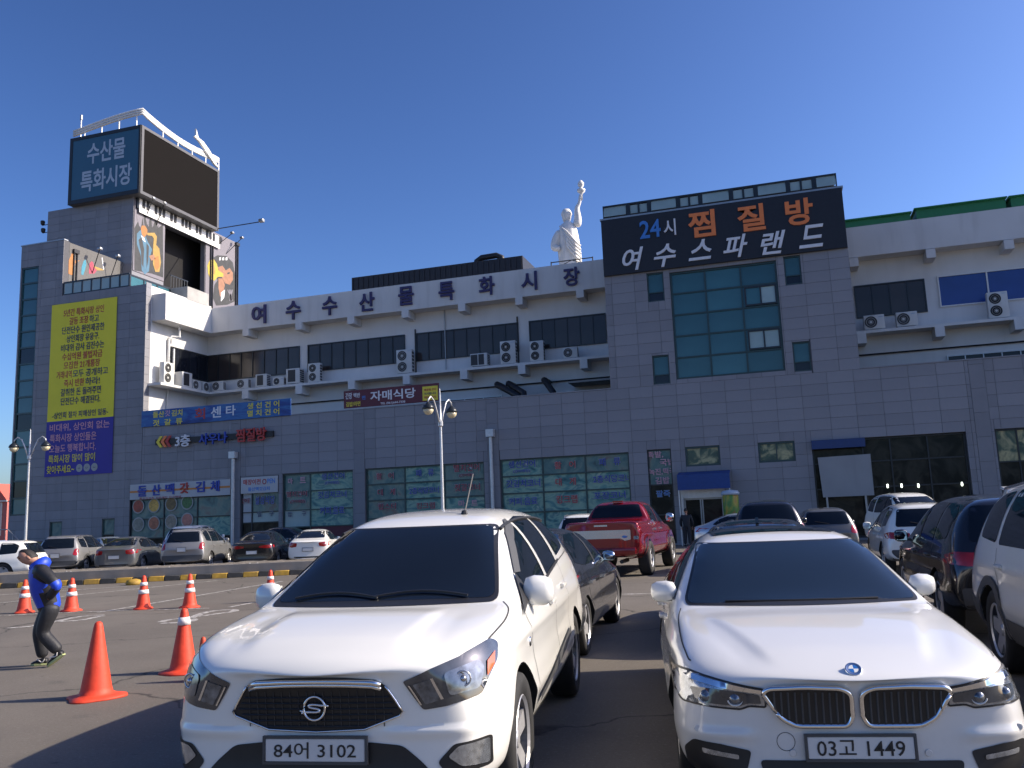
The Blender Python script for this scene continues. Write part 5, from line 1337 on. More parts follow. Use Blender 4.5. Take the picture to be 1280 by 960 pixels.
K.mirrors(1.55, 1.14, .775, (.20, .15, .20))
K.wheels(.37, .235, .80, 5, 'rim', .66, 'split')
an = MB(); an.tube([(.28, 2.35, 1.66), (.27, 2.75, 1.98)], .006, 4); an.lathe([(.03, 0), (.02, .03), (0, .035)], (.28, 2.35, 1.655), 8); an.build('antenna', 'trim_black', K.root)
for s in (1, -1):
    rr = MB(); pts = [(s * (.615), 2.1 + i * .2, 0) for i in range(12)]
    rr.tube([K.hit(s * .60, y, 'T')[0] + Vector((0, 0, .012)) for _, y, _ in pts], .014, 5); rr.build('roof_strip', 'trim_black', K.root)
# ------------------------------------------------------------------ white saloon (foreground)
bmw_st = stations([
    (0.00, .68, .22, .46, .67, .64, .735, .48, .73, .18),
    (0.05, .82, .20, .47, .70, .76, .765, .59, .76, .18),
    (0.14, .895, .18, .49, .735, .835, .795, .67, .785, .17),
    (0.35, .925, .17, .51, .78, .87, .845, .71, .83, .11),
    (0.70, .92, .17, .54, .835, .88, .905, .74, .885, .05),
    (1.10, .925, .18, .56, .885, .89, .955, .77, .93, .01),
    (1.40, .93, .18, .56, .915, .895, .985, .785, .955, 0),
    (1.47, .93, .18, .56, .92, .895, 1.005, .785, .968, 0),
    (1.90, .93, .18, .56, .935, .895, 1.23, .735, 1.18, 0),
    (2.28, .93, .18, .56, .945, .89, 1.395, .665, 1.355, 0),
    (2.55, .93, .18, .56, .95, .89, 1.44, .63, 1.405, 0),
    (2.95, .93, .18, .56, .955, .89, 1.465, .59, 1.425, 0),
    (3.40, .93, .19, .56, .965, .89, 1.45, .58, 1.405, 0),
    (3.85, .93, .20, .56, .975, .885, 1.335, .60, 1.295, 0),
    (4.25, .925, .22, .57, .985, .875, 1.15, .66, 1.11, 0),
    (4.45, .92, .24, .58, .985, .86, 1.07, .70, 1.05, 0),
    (4.78, .87, .26, .60, .96, .81, 1.03, .68, 1.01, -.08),
    (4.92, .76, .30, .62, .88, .70, .95, .58, .94, -.14)])
def bmw_shape(p):
    x, y, z = abs(p.x), p.y, p.z; d = Vector((0, 0, 0))
    if y < 1.46 and z > .70:
        xc = .36 + .26 * y; d.z += ssm(.10, .4, y) * (1 - ssm(.95, 1.28, y)) * (.014 * ssm(xc + .03, xc - .05, x) - .005 * math.exp(-((x - xc - .09) / .06) ** 2))
    if y < .6 and z < .52: d.y -= .016 * math.exp(-((z - .45) / .03) ** 2) * ssm(.48, .58, x)
    return d
B = Car('saloon_car', 'white saloon with twin rounded chrome grilles and a dark sunroof, plate reading 03고 1449', 'car', bmw_st, 'paint_pearl', [.88, 3.84], .375, 4, shape=bmw_shape)
B.place(.291, 4.809, radians(8.73)); B.dz = -.018
B.patch('windscreen_border', rnd([(-.775, .985), (.775, .985), (.603, 1.36), (-.603, 1.36)], .04), 'F', 'trim_black', .003, .05)
B.patch('windscreen', rnd([(-.755, .992), (.755, .992), (.588, 1.35), (-.588, 1.35)], .04), 'F', 'glass_blue', .006, .05)
SR = B.patch('sunroof', rnd([(-.47, 2.50), (.47, 2.50), (.47, 3.45), (-.47, 3.45)], .06), 'T', 'glass_tint', .005, .08)
kd = [(.475, .69), (.44, .722), (.25, .736), (.07, .728), (.014, .69), (.012, .56), (.045, .512), (.31, .512), (.39, .555)]
kin = [(.448, .688), (.42, .707), (.25, .718), (.085, .711), (.038, .68), (.036, .57), (.06, .530), (.30, .530), (.37, .568)]
for s, f in ((1, lambda q: q), (-1, mir)):
    Gk = B.patch('grille', f(rnd(kd, .03)), 'F', 'trim_black', .014, .02); B.trim_tube('grille_frame', f(rnd([((a[0] + c[0]) / 2, (a[1] + c[1]) / 2) for a, c in zip(kd, kin)], .03)), 'F', .014, 'chrome', .018, Gk)
    B.patch('grille_opening', f(rnd(kin, .025)), 'F', 'trim_black', .026, .02, Gk)
    sm = MB()
    for k in range(11):
        x = s * (.065 + k * .034); z0 = .54 if k < 8 else .54 + (k - 7) * .018; z1 = .70
        pts = [B.hit(x, z0 + (z1 - z0) * t / 4, 'F') for t in range(5)]; sm.tube([p + n_ * .028 for p, n_ in pts], .005, 4)
    sm.build('slats', 'trim_grey', Gk)
    hl = [(.452, .705), (.447, .612), (.53, .617), (.575, .600), (.79, .612), (.86, .612), (.902, .648), (.905, .705), (.872, .75), (.815, .76), (.62, .732)]
    H = B.patch('headlight', f(rnd(hl, .012)), 'F', 'lamp_clear', .005, .03)
    B.seam(f(rnd(hl, .012)), 'F', .009, 'lamp_edge', 'trim_black', .007, H, True)
    B.patch('inner_housing', f(rnd([(.475, .672), (.47, .628), (.535, .632), (.58, .616), (.75, .626), (.80, .640), (.815, .69), (.70, .698), (.58, .688)], .01)), 'F', 'lamp_dark', .009, .03, H)
    B.patch('light_brow', f(rnd([(.462, .700), (.60, .722), (.80, .747), (.845, .738), (.80, .722), (.60, .697), (.465, .682)], .005)), 'F', 'chrome', .012, .03, H)
    for cx, cz, r_ in ((.745, .656, .030), (.60, .650, .028)):
        p, n_ = B.hit(s * cx, cz, 'F'); m = MB(); m.lathe([(0, -.020), (r_ * .6, -.015), (r_, -.004), (r_ * 1.15, .006)], (p.x, p.y - .006, p.z), 18, 'y'); m.build('projector_lens', 'lamp_lens', H, smooth=True)
        m = MB(); m.tube([(p.x + r_ * 1.35 * cos(a), p.y - .010, p.z + r_ * 1.15 * sin(a)) for a in [pi * (1.05 + .9 * k / 10) for k in range(11)]], .004, 4); m.build('light_ring', 'white_paint', H)
    SI = B.patch('side_intake', f(rnd([(.868, .375), (.82, .435), (.70, .425), (.535, .393), (.56, .31), (.60, .235), (.845, .235)], .02)), 'F', 'trim_black', .005, .03)
    B.patch('fog_lamp', f(rnd([(.60, .372), (.78, .398), (.775, .372), (.60, .350)], .008)), 'F', 'lamp_clear', .010, .025, SI)
    B.seam(catmull([(s * .80, 1.47), (s * .828, 1.24), (s * .832, .80), (s * .815, .50), (s * .80, .42)], 5), 'T', .007, 'hood_seam')
    p, n_ = B.hit(s * .33, .385, 'F'); m = MB(); m.lathe([(0, -.004), (.016, -.004), (.018, 0)], (p.x, p.y - .002, p.z), 14, 'y'); m.build('parking_sensor', 'paint_pearl', B.root)
    p, n_ = B.hit(s * .80, .49, 'F'); m = MB(); m.lathe([(0, -.004), (.016, -.004), (.018, 0)], (p.x, p.y - .002, p.z), 14, 'y'); m.build('parking_sensor', 'paint_pearl', B.root)
B.patch('lower_intake', rnd([(-.50, .35), (.50, .35), (.46, .22), (-.46, .22)], .03), 'F', 'trim_black', .005, .04)
tow = [(-.36 + .045 * cos(2 * pi * k / 20), .44 + .045 * sin(2 * pi * k / 20)) for k in range(20)]; B.seam(tow, 'F', .003, 'tow_cover_seam', 'seam', .002, closed=True)
p, n_ = B.hit(0, .412, 'F'); B.plate('03고 1449', p.y - .02, .398)
# roundel: black ring, chrome rims, blue and white quarters
p, n_ = B.hit(0, .085, 'T'); q = n_.to_track_quat('Z', 'Y')
E_ = bpy.data.objects.new('emblem', None); COL.objects.link(E_); E_.parent = B.root; E_.location = p + n_ * .001; E_.rotation_euler = Vector((0, n_.y, n_.z)).to_track_quat('Z', 'X').to_euler()
E_.location = p + Vector((0, -.004, .006)); E_.rotation_euler = (radians(40), 0, 0)
MB().lathe([(.043, -.03), (.041, .008), (.038, .010), (.036, .009)], n=30).build('rim', 'chrome', E_, smooth=True); MB().lathe([(0, .008), (.0375, .008)], n=30).build('ring', 'plate_ink', E_)
for k in range(4):
    m = MB(); m.add([(0, 0, .0095)] + [(.024 * cos(pi / 2 * (k + t / 6)), .024 * sin(pi / 2 * (k + t / 6)), .0095) for t in range(7)], [(0, i + 1, i + 2) for i in range(6)]); m.build('quarter', 'emblem_blue' if k % 2 == 0 else 'white_paint', E_)
B.both('side_window', rnd([(1.72, .985), (2.15, 1.20), (2.45, 1.325), (2.9, 1.375), (3.35, 1.36), (3.72, 1.25), (3.95, 1.05), (3.6, 1.005), (2.5, .99)], .04), 'glass_tint', .004, .06)
B.both('pillar_trim', [(2.72, 1.37), (2.82, 1.375), (2.84, .99), (2.70, .985)], 'trim_black', .008, .06)
B.both('side_sill', [(1.35, .24), (1.35, .29), (3.40, .30), (3.40, .25)], 'paint_pearl', .012, .1)
for v in 'RL':
    B.seam([(1.40, .27), (1.36, .60), (1.48, .93)], v, .007, 'door_seam'); B.seam([(2.72, .27), (2.74, .97)], v, .007, 'door_seam'); B.seam([(3.72, .98), (3.66, .75), (3.42, .50), (3.38, .27)], v, .007, 'door_seam')
for s in (1, -1):
    for y in (2.5, 3.45):
        p, n_ = B.hit(y, .80, 'R' if s > 0 else 'L'); m = MB(); m.box(-.018, .02, -.11, .11, -.016, .016); o = m.build('door_handle', 'paint_pearl', B.root); o.location = p + n_ * .012; bevel(o, .012, 2)
B.mirrors(1.86, 1.035, .745, (.19, .13, .16))
B.wheels(.335, .235, .775, 5, 'rim', .74, 'split')
w = MB(); pts = [B.hit(-.5 + t * .11, .995, 'F') for t in range(10)]; w.tube([p + n_ * .012 for p, n_ in pts], .007, 5); w.build('wiper', 'trim_black', B.root)
# ------------------------------------------------------------------ the other parked vehicles
def scale_st(st, L, W, H):
    l0 = st[-1]['y']; w0 = max(s['wl'] for s in st); h0 = max(s['zt'] for s in st)
    out = []
    for s in st:
        d = dict(s); d['y'] *= L / l0; d['bow'] *= L / l0
        for k in ('wl', 'wb', 'wt'): d[k] *= W / w0
        for k in ('zt', 'ze', 'zb', 'zw'): d[k] *= H / h0
        out.append(d)
    return out
suv_st = stations([
    (0.00, .64, .34, .60, .80, .58, .86, .44, .855, .20), (0.07, .80, .29, .60, .88, .72, .95, .58, .94, .20), (0.30, .89, .27, .62, .96, .84, 1.03, .70, 1.01, .12),
    (0.75, .91, .27, .64, 1.00, .865, 1.08, .74, 1.06, .03), (1.08, .915, .27, .66, 1.02, .87, 1.11, .76, 1.085, 0), (1.16, .915, .27, .66, 1.03, .87, 1.13, .76, 1.10, 0),
    (1.80, .92, .27, .68, 1.05, .875, 1.56, .645, 1.51, 0), (2.10, .92, .27, .68, 1.06, .875, 1.645, .63, 1.60, 0), (2.70, .92, .27, .68, 1.06, .875, 1.68, .63, 1.635, 0),
    (3.40, .92, .28, .68, 1.07, .875, 1.675, .63, 1.63, 0), (3.95, .92, .30, .68, 1.08, .87, 1.635, .62, 1.59, 0), (4.12, .915, .32, .68, 1.08, .86, 1.59, .62, 1.55, -.03),
    (4.28, .90, .34, .68, 1.06, .84, 1.30, .66, 1.27, -.06), (4.38, .89, .36, .66, 1.02, .83, 1.10, .66, 1.08, -.07), (4.46, .87, .36, .62, .90, .81, .97, .66, .95, -.08), (4.52, .82, .40, .58, .74, .76, .80, .62, .79, -.10)])
def plate_no(): return ''
def saloon(name, label, pm, L=4.85, W=.92, H=1.46, tail='strip', cat='car', sub=2, group='parked cars', wheel='rim', glass='glass_tint', fin=False, plate=True, full=True):
    C = Car(name, label, cat, scale_st(bmw_st, L, W, H), pm, [.88 * L / 4.92, 3.84 * L / 4.92], .37, sub, group)
    a, b, c = L / 4.92, W / .93, H / 1.465
    Y = lambda q: [(y * a, z * c) for y, z in q]
    F = lambda q: [(x * b, z * c) for x, z in q]
    C.both('side_window', Y(rnd([(1.72, .985), (2.15, 1.20), (2.45, 1.325), (2.9, 1.375), (3.35, 1.36), (3.72, 1.25), (3.95, 1.05), (3.6, 1.005), (2.5, .99)], .04)), glass, .004, .09)
    C.both('pillar_trim', Y([(2.72, 1.37), (2.80, 1.375), (2.82, .99), (2.72, .985)]), 'trim_black', .008, .1)
    C.patch('windscreen', F(rnd([(-.74, .995), (.74, .995), (.60, 1.36), (-.60, 1.36)], .04)), 'F', glass, .005, .09)
    C.patch('rear_window', F(rnd([(-.64, 1.10), (.64, 1.10), (.52, 1.375), (-.52, 1.375)], .05)), 'B', glass, .005, .08)
    for s, f in ((1, lambda q: q), (-1, mir)):
        if tail == 'strip': C.patch('tail_light', F(f(rnd([(.30, .80), (.30, .87), (.60, .90), (.84, .90), (.86, .80), (.60, .77)], .02))), 'B', 'lamp_red', .006, .06)
        elif tail == 'block': C.patch('tail_light', F(f(rnd([(.48, .78), (.46, .92), (.70, .95), (.86, .93), (.87, .80), (.68, .75)], .03))), 'B', 'lamp_red', .006, .06)
        if full: C.patch('headlight', F(f(rnd([(.45, .70), (.45, .61), (.77, .61), (.88, .66), (.80, .755)], .02))), 'F', 'lamp_clear', .006, .06)
        C.seam(Y([(2.74, .28), (2.76, .97)]), 'R' if s > 0 else 'L', .01, 'door_seam'); C.seam(Y([(3.72, .98), (3.66, .75), (3.42, .5), (3.38, .28)]), 'R' if s > 0 else 'L', .01, 'door_seam')
        p, n_ = C.hit(3.45 * a, .80 * c, 'R' if s > 0 else 'L'); m = MB(); m.box(-.018, .02, -.11, .11, -.016, .016); o = m.build('door_handle', pm if 'black' in pm else 'satin', C.root); o.location = p + n_ * .012
        p, n_ = C.hit(2.5 * a, .80 * c, 'R' if s > 0 else 'L'); o2 = o.copy(); COL.objects.link(o2); o2.location = p + n_ * .012
    C.patch('rear_bumper_trim', F(rnd([(-.60, .38), (.60, .38), (.56, .28), (-.56, .28)], .03)), 'B', 'trim_black', .005, .08)
    if full: C.patch('grille', F(rnd([(-.36, .70), (.36, .70), (.30, .50), (-.30, .50)], .04)), 'F', 'trim_black', .005, .06)
    p, n_ = C.hit(0, .66 * c if tail == 'block' else .62 * c, 'B')
    if plate: C.plate('', p.y + .012, p.z, False, .42, .13)
    C.mirrors(1.86 * a, 1.02 * c, .76 * b, (.19, .13, .15)); C.wheels(.335, .22, W - .15, 5, wheel, .70)
    if fin:
        p, n_ = C.hit(0, 3.45 * a, 'T'); m = MB(); m.prism([(-.02, p.y - .10, p.z - .01), (-.02, p.y + .10, p.z - .01), (-.02, p.y + .09, p.z + .06)], (.04, 0, 0)); m.build('roof_fin', pm, C.root)
    return C
def suv(name, label, pm, L=4.5, W=.915, H=1.68, cat='suv', group='parked cars', glass='glass_tint', cladding=None, lamp='tall', rails=True, sub=2, wheel='rim', side_lights=True, spoiler=False, R=.36):
    a, b, c = L / 4.52, W / .92, H / 1.68
    C = Car(name, label, cat, scale_st(suv_st, L, W, H), pm, [.86 * a, 3.50 * a], R + .05, sub, group)
    Y = lambda q: [(y * a, z * c) for y, z in q]
    F = lambda q: [(x * b, z * c) for x, z in q]
    C.both('side_window', Y(rnd([(1.45, 1.10), (1.85, 1.38), (2.12, 1.55), (2.8, 1.585), (3.25, 1.575), (3.26, 1.11)], .04)), glass, .004, .09)
    C.both('rear_side_window', Y(rnd([(3.34, 1.57), (3.75, 1.545), (3.98, 1.44), (3.95, 1.16), (3.36, 1.12)], .06)), glass, .004, .09)
    C.both('pillar_trim', Y([(2.30, 1.565), (2.38, 1.57), (2.40, 1.10), (2.30, 1.10)]), 'trim_black', .008, .1)
    C.patch('windscreen', F(rnd([(-.72, 1.12), (.72, 1.12), (.60, 1.53), (-.60, 1.53)], .05)), 'F', glass, .005, .09)
    C.patch('rear_window', F(rnd([(-.66, 1.13), (.66, 1.13), (.57, 1.53), (-.57, 1.53)], .06)), 'B', glass, .006, .07)
    for s, f in ((1, lambda q: q), (-1, mir)):
        if lamp == 'tall': q = [(.66, .86), (.69, 1.08), (.77, 1.11), (.82, 1.05), (.84, .84), (.76, .82)]
        else: q = [(.40, .90), (.40, .99), (.80, 1.02), (.87, .98), (.87, .88), (.70, .86)]
        C.patch('tail_light', F(f(rnd(q, .025))), 'B', 'lamp_red', .006, .05)
        C.patch('headlight', F(f(rnd([(.48, .86), (.50, .74), (.80, .78), (.86, .92), (.70, .94)], .02))), 'F', 'lamp_clear', .006, .06)
        v = 'R' if s > 0 else 'L'
        C.seam(Y([(2.36, .34), (2.36, 1.08)]), v, .01, 'door_seam'); C.seam(Y([(3.30, 1.08), (3.20, .70), (3.06, .34)]), v, .01, 'door_seam'); C.seam(Y([(1.38, .36), (1.36, 1.0)]), v, .01, 'door_seam')
        for y in (2.16, 3.12):
            p, n_ = C.hit(y * a, .93 * c, v); m = MB(); m.box(-.018, .022, -.10, .10, -.018, .018); o = m.build('door_handle', pm, C.root); o.location = p + n_ * .012; bevel(o, .01, 1)
        if cladding:
            C.patch('lower_cladding', Y([(1.34, .33), (1.34, .50), (3.0, .52), (3.0, .33)]), v, cladding, .012, .1)
            for yc in (.86, 3.50):
                arc = [(yc * a + (R + .05 + .085) * cos(t), R - .01 + (R + .05 + .085) * sin(t)) for t in [pi * k / 16 for k in range(17)]] + [(yc * a + (R + .045) * cos(t), R - .01 + (R + .045) * sin(t)) for t in [pi * (1 - k / 16) for k in range(17)]]
                C.patch('wheel_arch_trim', arc, v, cladding, .018, .06)
            C.patch('rear_cladding', Y([(4.0, .40), (3.95, .60), (4.46, .62), (4.46, .40)]), v, cladding, .010, .1)
        if rails:
            m = MB(); m.tube([C.hit(s * .58 * b, y * a, 'T')[0] + Vector((0, 0, .0 if y in (2.1, 3.9) else .05)) for y in (2.1, 2.2, 2.7, 3.2, 3.8, 3.9)], .018, 5); m.build('roof_rail', 'satin', C.root)
    C.patch('rear_bumper', F(rnd([(-.80, .62), (.80, .62), (.78, .40), (-.78, .40)], .04)), 'B', cladding or 'trim_grey', .006, .08)
    C.patch('grille', F(rnd([(-.38, .86), (.38, .86), (.32, .70), (-.32, .70)], .03)), 'F', 'trim_black', .005, .06)
    p, n_ = C.hit(0, .84 * c, 'B'); C.plate('', p.y + .012, p.z, False, .34, .16)
    C.mirrors(1.55 * a, 1.12 * c, .80 * b, (.20, .14, .19)); C.wheels(R, .23, W - .15, 5, wheel, .66)
    if spoiler:
        m = MB(); p, _ = C.hit(0, 4.08 * a, 'T'); m.prism([(-.55, p.y - .12, p.z - .02), (-.55, p.y + .12, p.z + .02), (-.55, p.y + .12, p.z + .05), (-.55, p.y - .12, p.z + .01)], (1.1, 0, 0)); bevel(m.build('roof_spoiler', pm, C.root), .01, 1)
    w = MB(); pts = [C.hit(-.05 + t * .05, 1.14 * c + .01 * t, 'B') for t in range(9)]; w.tube([p + n_ * .02 for p, n_ in pts], .009, 4); w.build('rear_wiper', 'trim_black', C.root)
    return C
def away(C, x, y, h):
    """placed with its rear bumper at (x, y), facing away from the camera along bearing -h"""
    d = Vector((-sin(h), cos(h), 0)); e = Vector((x, y, 0)) + d * C.L
    C.root.location = e; C.root.rotation_euler = (0, 0, h + pi); return C
def facing(C, x, y, h): C.root.location = (x, y, 0); C.root.rotation_euler = (0, 0, h); return C

# row parked beyond the island
RO, RU, RH = Vector((-23.1, 29.5, 0)), Vector((.93, .36, 0)), radians(21)
def row(C, t, h=RH, back=0.0):
    p = RO + RU * t + Vector((-sin(RH), cos(RH), 0)) * back; return away(C, p.x, p.y, h)
row(suv('parked_car', 'silver suv with dark lower bumper parked beside a grey saloon', 'paint_silver', 4.35, .90, 1.62, group='cars parked beyond the island', cladding='trim_grey'), -4.9, radians(23))
row(saloon('parked_car', 'grey saloon parked between two silver suvs', 'paint_grey', 4.5, .89, 1.46, 'block', group='cars parked beyond the island'), -2.65)
row(suv('parked_car', 'silver suv parked with a white van roof behind it', 'paint_silver', 4.68, .92, 1.70, group='cars parked beyond the island'), 0, radians(20))
row(saloon('parked_car', 'black saloon with full-width red tail lights parked between a silver suv and a white saloon', 'paint_black', 4.9, .93, 1.47, 'strip', group='cars parked beyond the island'), 2.75)
row(saloon('parked_car', 'white saloon with two red tail light blocks parked right of a black saloon', 'paint_white', 4.55, .88, 1.46, 'block', group='cars parked beyond the island'), 5.0)
C = saloon('parked_car', 'silver saloon, only its roof showing behind the grey saloon', 'paint_iceblue', 4.7, .9, 1.46, 'block', group='cars in front of the shops'); away(C, -30.5, 34.6, radians(60))
C = saloon('parked_car', 'dark hatchback, only its roof showing behind the silver suv with a van behind', 'paint_graphite', 4.4, .9, 1.6, 'block', group='cars in front of the shops'); facing(C, -20.2, 36.9, radians(100))
C = saloon('parked_car', 'dark car standing between the corner tower and a silver suv', 'paint_graphite', 4.6, .9, 1.45, 'block', group='cars in front of the shops'); facing(C, -33.5, 33.5, radians(70))
C = suv('parked_van', 'white van, only its roof showing above the silver suv', 'paint_white', 4.9, .92, 1.87, 'van', 'cars in front of the shops', rails=False); away(C, -27.6, 35.0, radians(15))
C = suv('parked_car', 'white car seen from the side beyond the kerb, behind the man in blue', 'paint_white', 4.5, .90, 1.52, 'car', 'cars parked beyond the island', rails=False); facing(C, -29.9, 23.6, radians(-68))
# lane in front of the market door
C = saloon('parked_car', 'black saloon with chrome mirrors parked right behind the white pickup', 'paint_graphite', 5.02, .94, 1.48, 'block', group='cars in the near lane', sub=3); away(C, -3.12, 9.05, radians(3.7))
for ch in list(C.root.children):
    if ch.name.startswith('wing_mirror'): ch.data.materials[0] = MATS['chrome']
C = saloon('parked_car', 'black saloon with a roof fin hidden behind the white saloon', 'paint_black', 4.9, .93, 1.48, 'block', group='cars in the near lane', fin=True); away(C, -.28, 10.3, radians(2))
C = suv('parked_van', 'tall dark people carrier with bright window edges behind the black finned saloon', 'paint_black', 4.9, .95, 1.83, 'van', 'cars in the far lane', rails=False); away(C, -.35, 22.6, radians(2))
m = MB(); pts = [C.hit(x, 1.13 * 1.83 / 1.68, 'B')[0] for x in (-.70, .70)]; top = [C.hit(x, 1.55 * 1.83 / 1.68, 'B')[0] for x in (-.61, .61)]
m.tube([Vector(pts[0]) + Vector((0, .02, 0)), Vector(top[0]) + Vector((0, .02, 0)), Vector(top[1]) + Vector((0, .02, 0)), Vector(pts[1]) + Vector((0, .02, 0))], .018, 5); m.build('window_trim', 'satin', C.root)
C = suv('parked_car', 'white car with a long red tail light bar in front of the white board', 'paint_white', 4.5, .92, 1.60, 'car', 'cars in the far lane', lamp='wide', rails=False); away(C, 3.0, 20.6, radians(1))
C = suv('parked_car', 'dark grey hatchback behind the tall dark people carrier', 'paint_grey', 4.2, .88, 1.55, 'car', 'cars in the far lane', rails=False); away(C, 1.25, 27.4, radians(2))
C = saloon('parked_car', 'pale blue saloon seen from the side below the white board', 'paint_iceblue', 4.6, .9, 1.46, 'block', group='cars in the far lane'); facing(C, 1.2, 33.4, radians(75))
C = suv('parked_van', 'white van standing before the dark shop front', 'paint_white', 4.8, .92, 1.95, 'van', 'cars in the far lane', rails=False); facing(C, 4.6, 29.8, radians(12))
C = suv('parked_car', 'white suv partly hidden by the red pickup', 'paint_white', 4.5, .92, 1.66, 'suv', 'cars in the far lane'); away(C, -6.7, 29.2, radians(6))
C = suv('parked_car', 'black sloping suv with wide red tail lights behind the large white suv', 'paint_black', 4.9, .98, 1.69, 'suv', 'cars in the near lane', lamp='wide', rails=False, sub=3, R=.38); away(C, 2.72, 10.95, radians(1))
C = suv('parked_car', 'large white suv with grey wheel arches and roof rails beside the white saloon', 'paint_pearl', 4.72, .94, 1.80, 'suv', 'cars in the near lane', cladding='trim_grey', sub=3, spoiler=True, R=.385); facing(C, 2.84, 5.75, radians(1.5))

# ------------------------------------------------------------------ red pickup
f_st = stations([
    (0.00, .70, .45, .75, 1.02, .66, 1.08, .50, 1.07, .12), (0.08, .90, .42, .75, 1.10, .84, 1.17, .66, 1.16, .12), (0.35, .98, .42, .78, 1.18, .93, 1.25, .78, 1.235, .06), (1.2, 1.0, .45, .82, 1.22, .95, 1.32, .82, 1.30, 0),
    (1.45, 1.0, .45, .82, 1.23, .95, 1.37, .82, 1.33, 0), (2.05, 1.0, .45, .84, 1.25, .95, 1.84, .73, 1.79, 0), (2.4, 1.0, .45, .84, 1.26, .95, 1.94, .70, 1.90, 0), (3.2, 1.0, .45, .84, 1.26, .95, 1.96, .70, 1.92, 0),
    (3.72, 1.0, .45, .84, 1.27, .95, 1.93, .70, 1.89, 0), (3.86, 1.0, .45, .84, 1.27, .95, 1.72, .76, 1.68, 0), (3.93, 1.0, .45, .84, 1.30, .955, 1.45, .88, 1.44, 0), (4.1, 1.0, .45, .84, 1.32, .965, 1.41, .90, 1.42, 0),
    (5.2, 1.0, .48, .84, 1.32, .965, 1.41, .90, 1.42, 0), (5.70, 1.0, .52, .84, 1.32, .965, 1.41, .90, 1.42, 0), (5.84, .985, .55, .84, 1.33, .96, 1.41, .89, 1.42, 0), (5.88, .97, .58, .84, 1.30, .95, 1.385, .88, 1.39, 0)])
T = Car('pickup_truck', 'red lifted crew-cab pickup with a chrome band across its tailgate', 'pickup', f_st, 'paint_red', [1.0, 4.68], .50, 3)
away(T, -4.42, 21.7, radians(-1.7))
T.patch('rear_window', rnd([(-.72, 1.50), (.72, 1.50), (.60, 1.84), (-.60, 1.84)], .05), 'B', 'glass_tint', .006, .07)
T.both('side_window', rnd([(1.80, 1.33), (2.2, 1.62), (2.45, 1.80), (3.55, 1.82), (3.66, 1.36)], .04), 'glass_tint', .004, .08)
T.both('pillar_trim', [(2.70, 1.82), (2.80, 1.82), (2.80, 1.34), (2.70, 1.34)], 'paint_red', .008, .1)
TG = T.patch('tailgate', rnd([(-.76, 1.36), (.76, 1.36), (.76, .76), (-.76, .76)], .03), 'B', 'paint_red', .012, .06)
T.patch('chrome_band', rnd([(-.75, 1.20), (.75, 1.20), (.75, .96), (.60, .93), (.50, .99), (-.50, .99), (-.60, .93), (-.75, .96)], .02), 'B', 'satin', .020, .05, TG)
p, _ = T.hit(.62, 1.02, 'B'); m = MB(); m.lathe([(0, .004), (.07, .002)], (0, 0, 0), 18, 'y'); o = m.build('oval_badge', 'emblem_blue', TG); o.location = (-.60, p.y + .022, 1.03); o.scale = (1, 1, .45)
p, _ = T.hit(0, 1.33, 'B'); MB().box(-.17, .17, p.y + .012, p.y + .03, 1.295, 1.335).build('tailgate_handle', 'satin', TG)
for s, f in ((1, lambda q: q), (-1, mir)):
    T.patch('tail_light', f(rnd([(.80, 1.34), (.80, .88), (.955, .86), (.965, 1.30)], .02)), 'B', 'lamp_red', .010, .05)
    T.patch('reversing_light', f(rnd([(.82, 1.04), (.82, .96), (.94, .96), (.94, 1.04)], .01)), 'B', 'lamp_clear', .016, .05)
    v = 'R' if s > 0 else 'L'
    T.patch('running_board', [(1.62, .44), (1.62, .52), (4.05, .52), (4.05, .44)], v, 'trim_black', .05, .1)
    for yc in (1.0, 4.68):
        arc = [(yc + .62 * cos(t), .44 + .62 * sin(t)) for t in [pi * k / 16 for k in range(17)]] + [(yc + .51 * cos(t), .44 + .51 * sin(t)) for t in [pi * (1 - k / 16) for k in range(17)]]
        T.patch('wheel_arch_flare', arc, v, 'paint_red', .045, .06)
    T.seam([(2.74, .55), (2.74, 1.32)], v, .012, 'door_seam'); T.seam([(3.70, .55), (3.74, 1.34)], v, .012, 'door_seam'); T.seam([(3.93, .55), (3.93, 1.38)], v, .02, 'bed_gap')
    for y in (2.55, 3.5):
        p, n_ = T.hit(y, 1.16, v); m = MB(); m.box(-.02, .03, -.12, .12, -.025, .025); o = m.build('door_handle', 'satin', T.root); o.location = p + n_ * .012
m = MB(); m.box(-.88, .88, 5.86, 6.02, .60, .76); bevel(m.build('rear_bumper', 'paint_red', T.root), .03, 2)
m = MB(); m.box(-.30, .30, 6.021, 6.03, .62, .73); m.build('step_pad', 'trim_black', T.root)
m = MB(); m.box(-.05, .05, 5.9, 6.12, .48, .58); m.tube([(-.5, 5.2, .42), (-.5, 5.95, .42)], .05, 8); m.build('tow_hitch', 'trim_black', T.root)
m = MB(); m.box(-.14, .14, 3.62, 3.70, 1.915, 1.955); m.build('brake_light', 'lamp_red', T.root)
T.mirrors(2.05, 1.45, .98, (.24, .14, .26), 'chrome'); T.wheels(.44, .31, .90, 6, 'rim', .56)
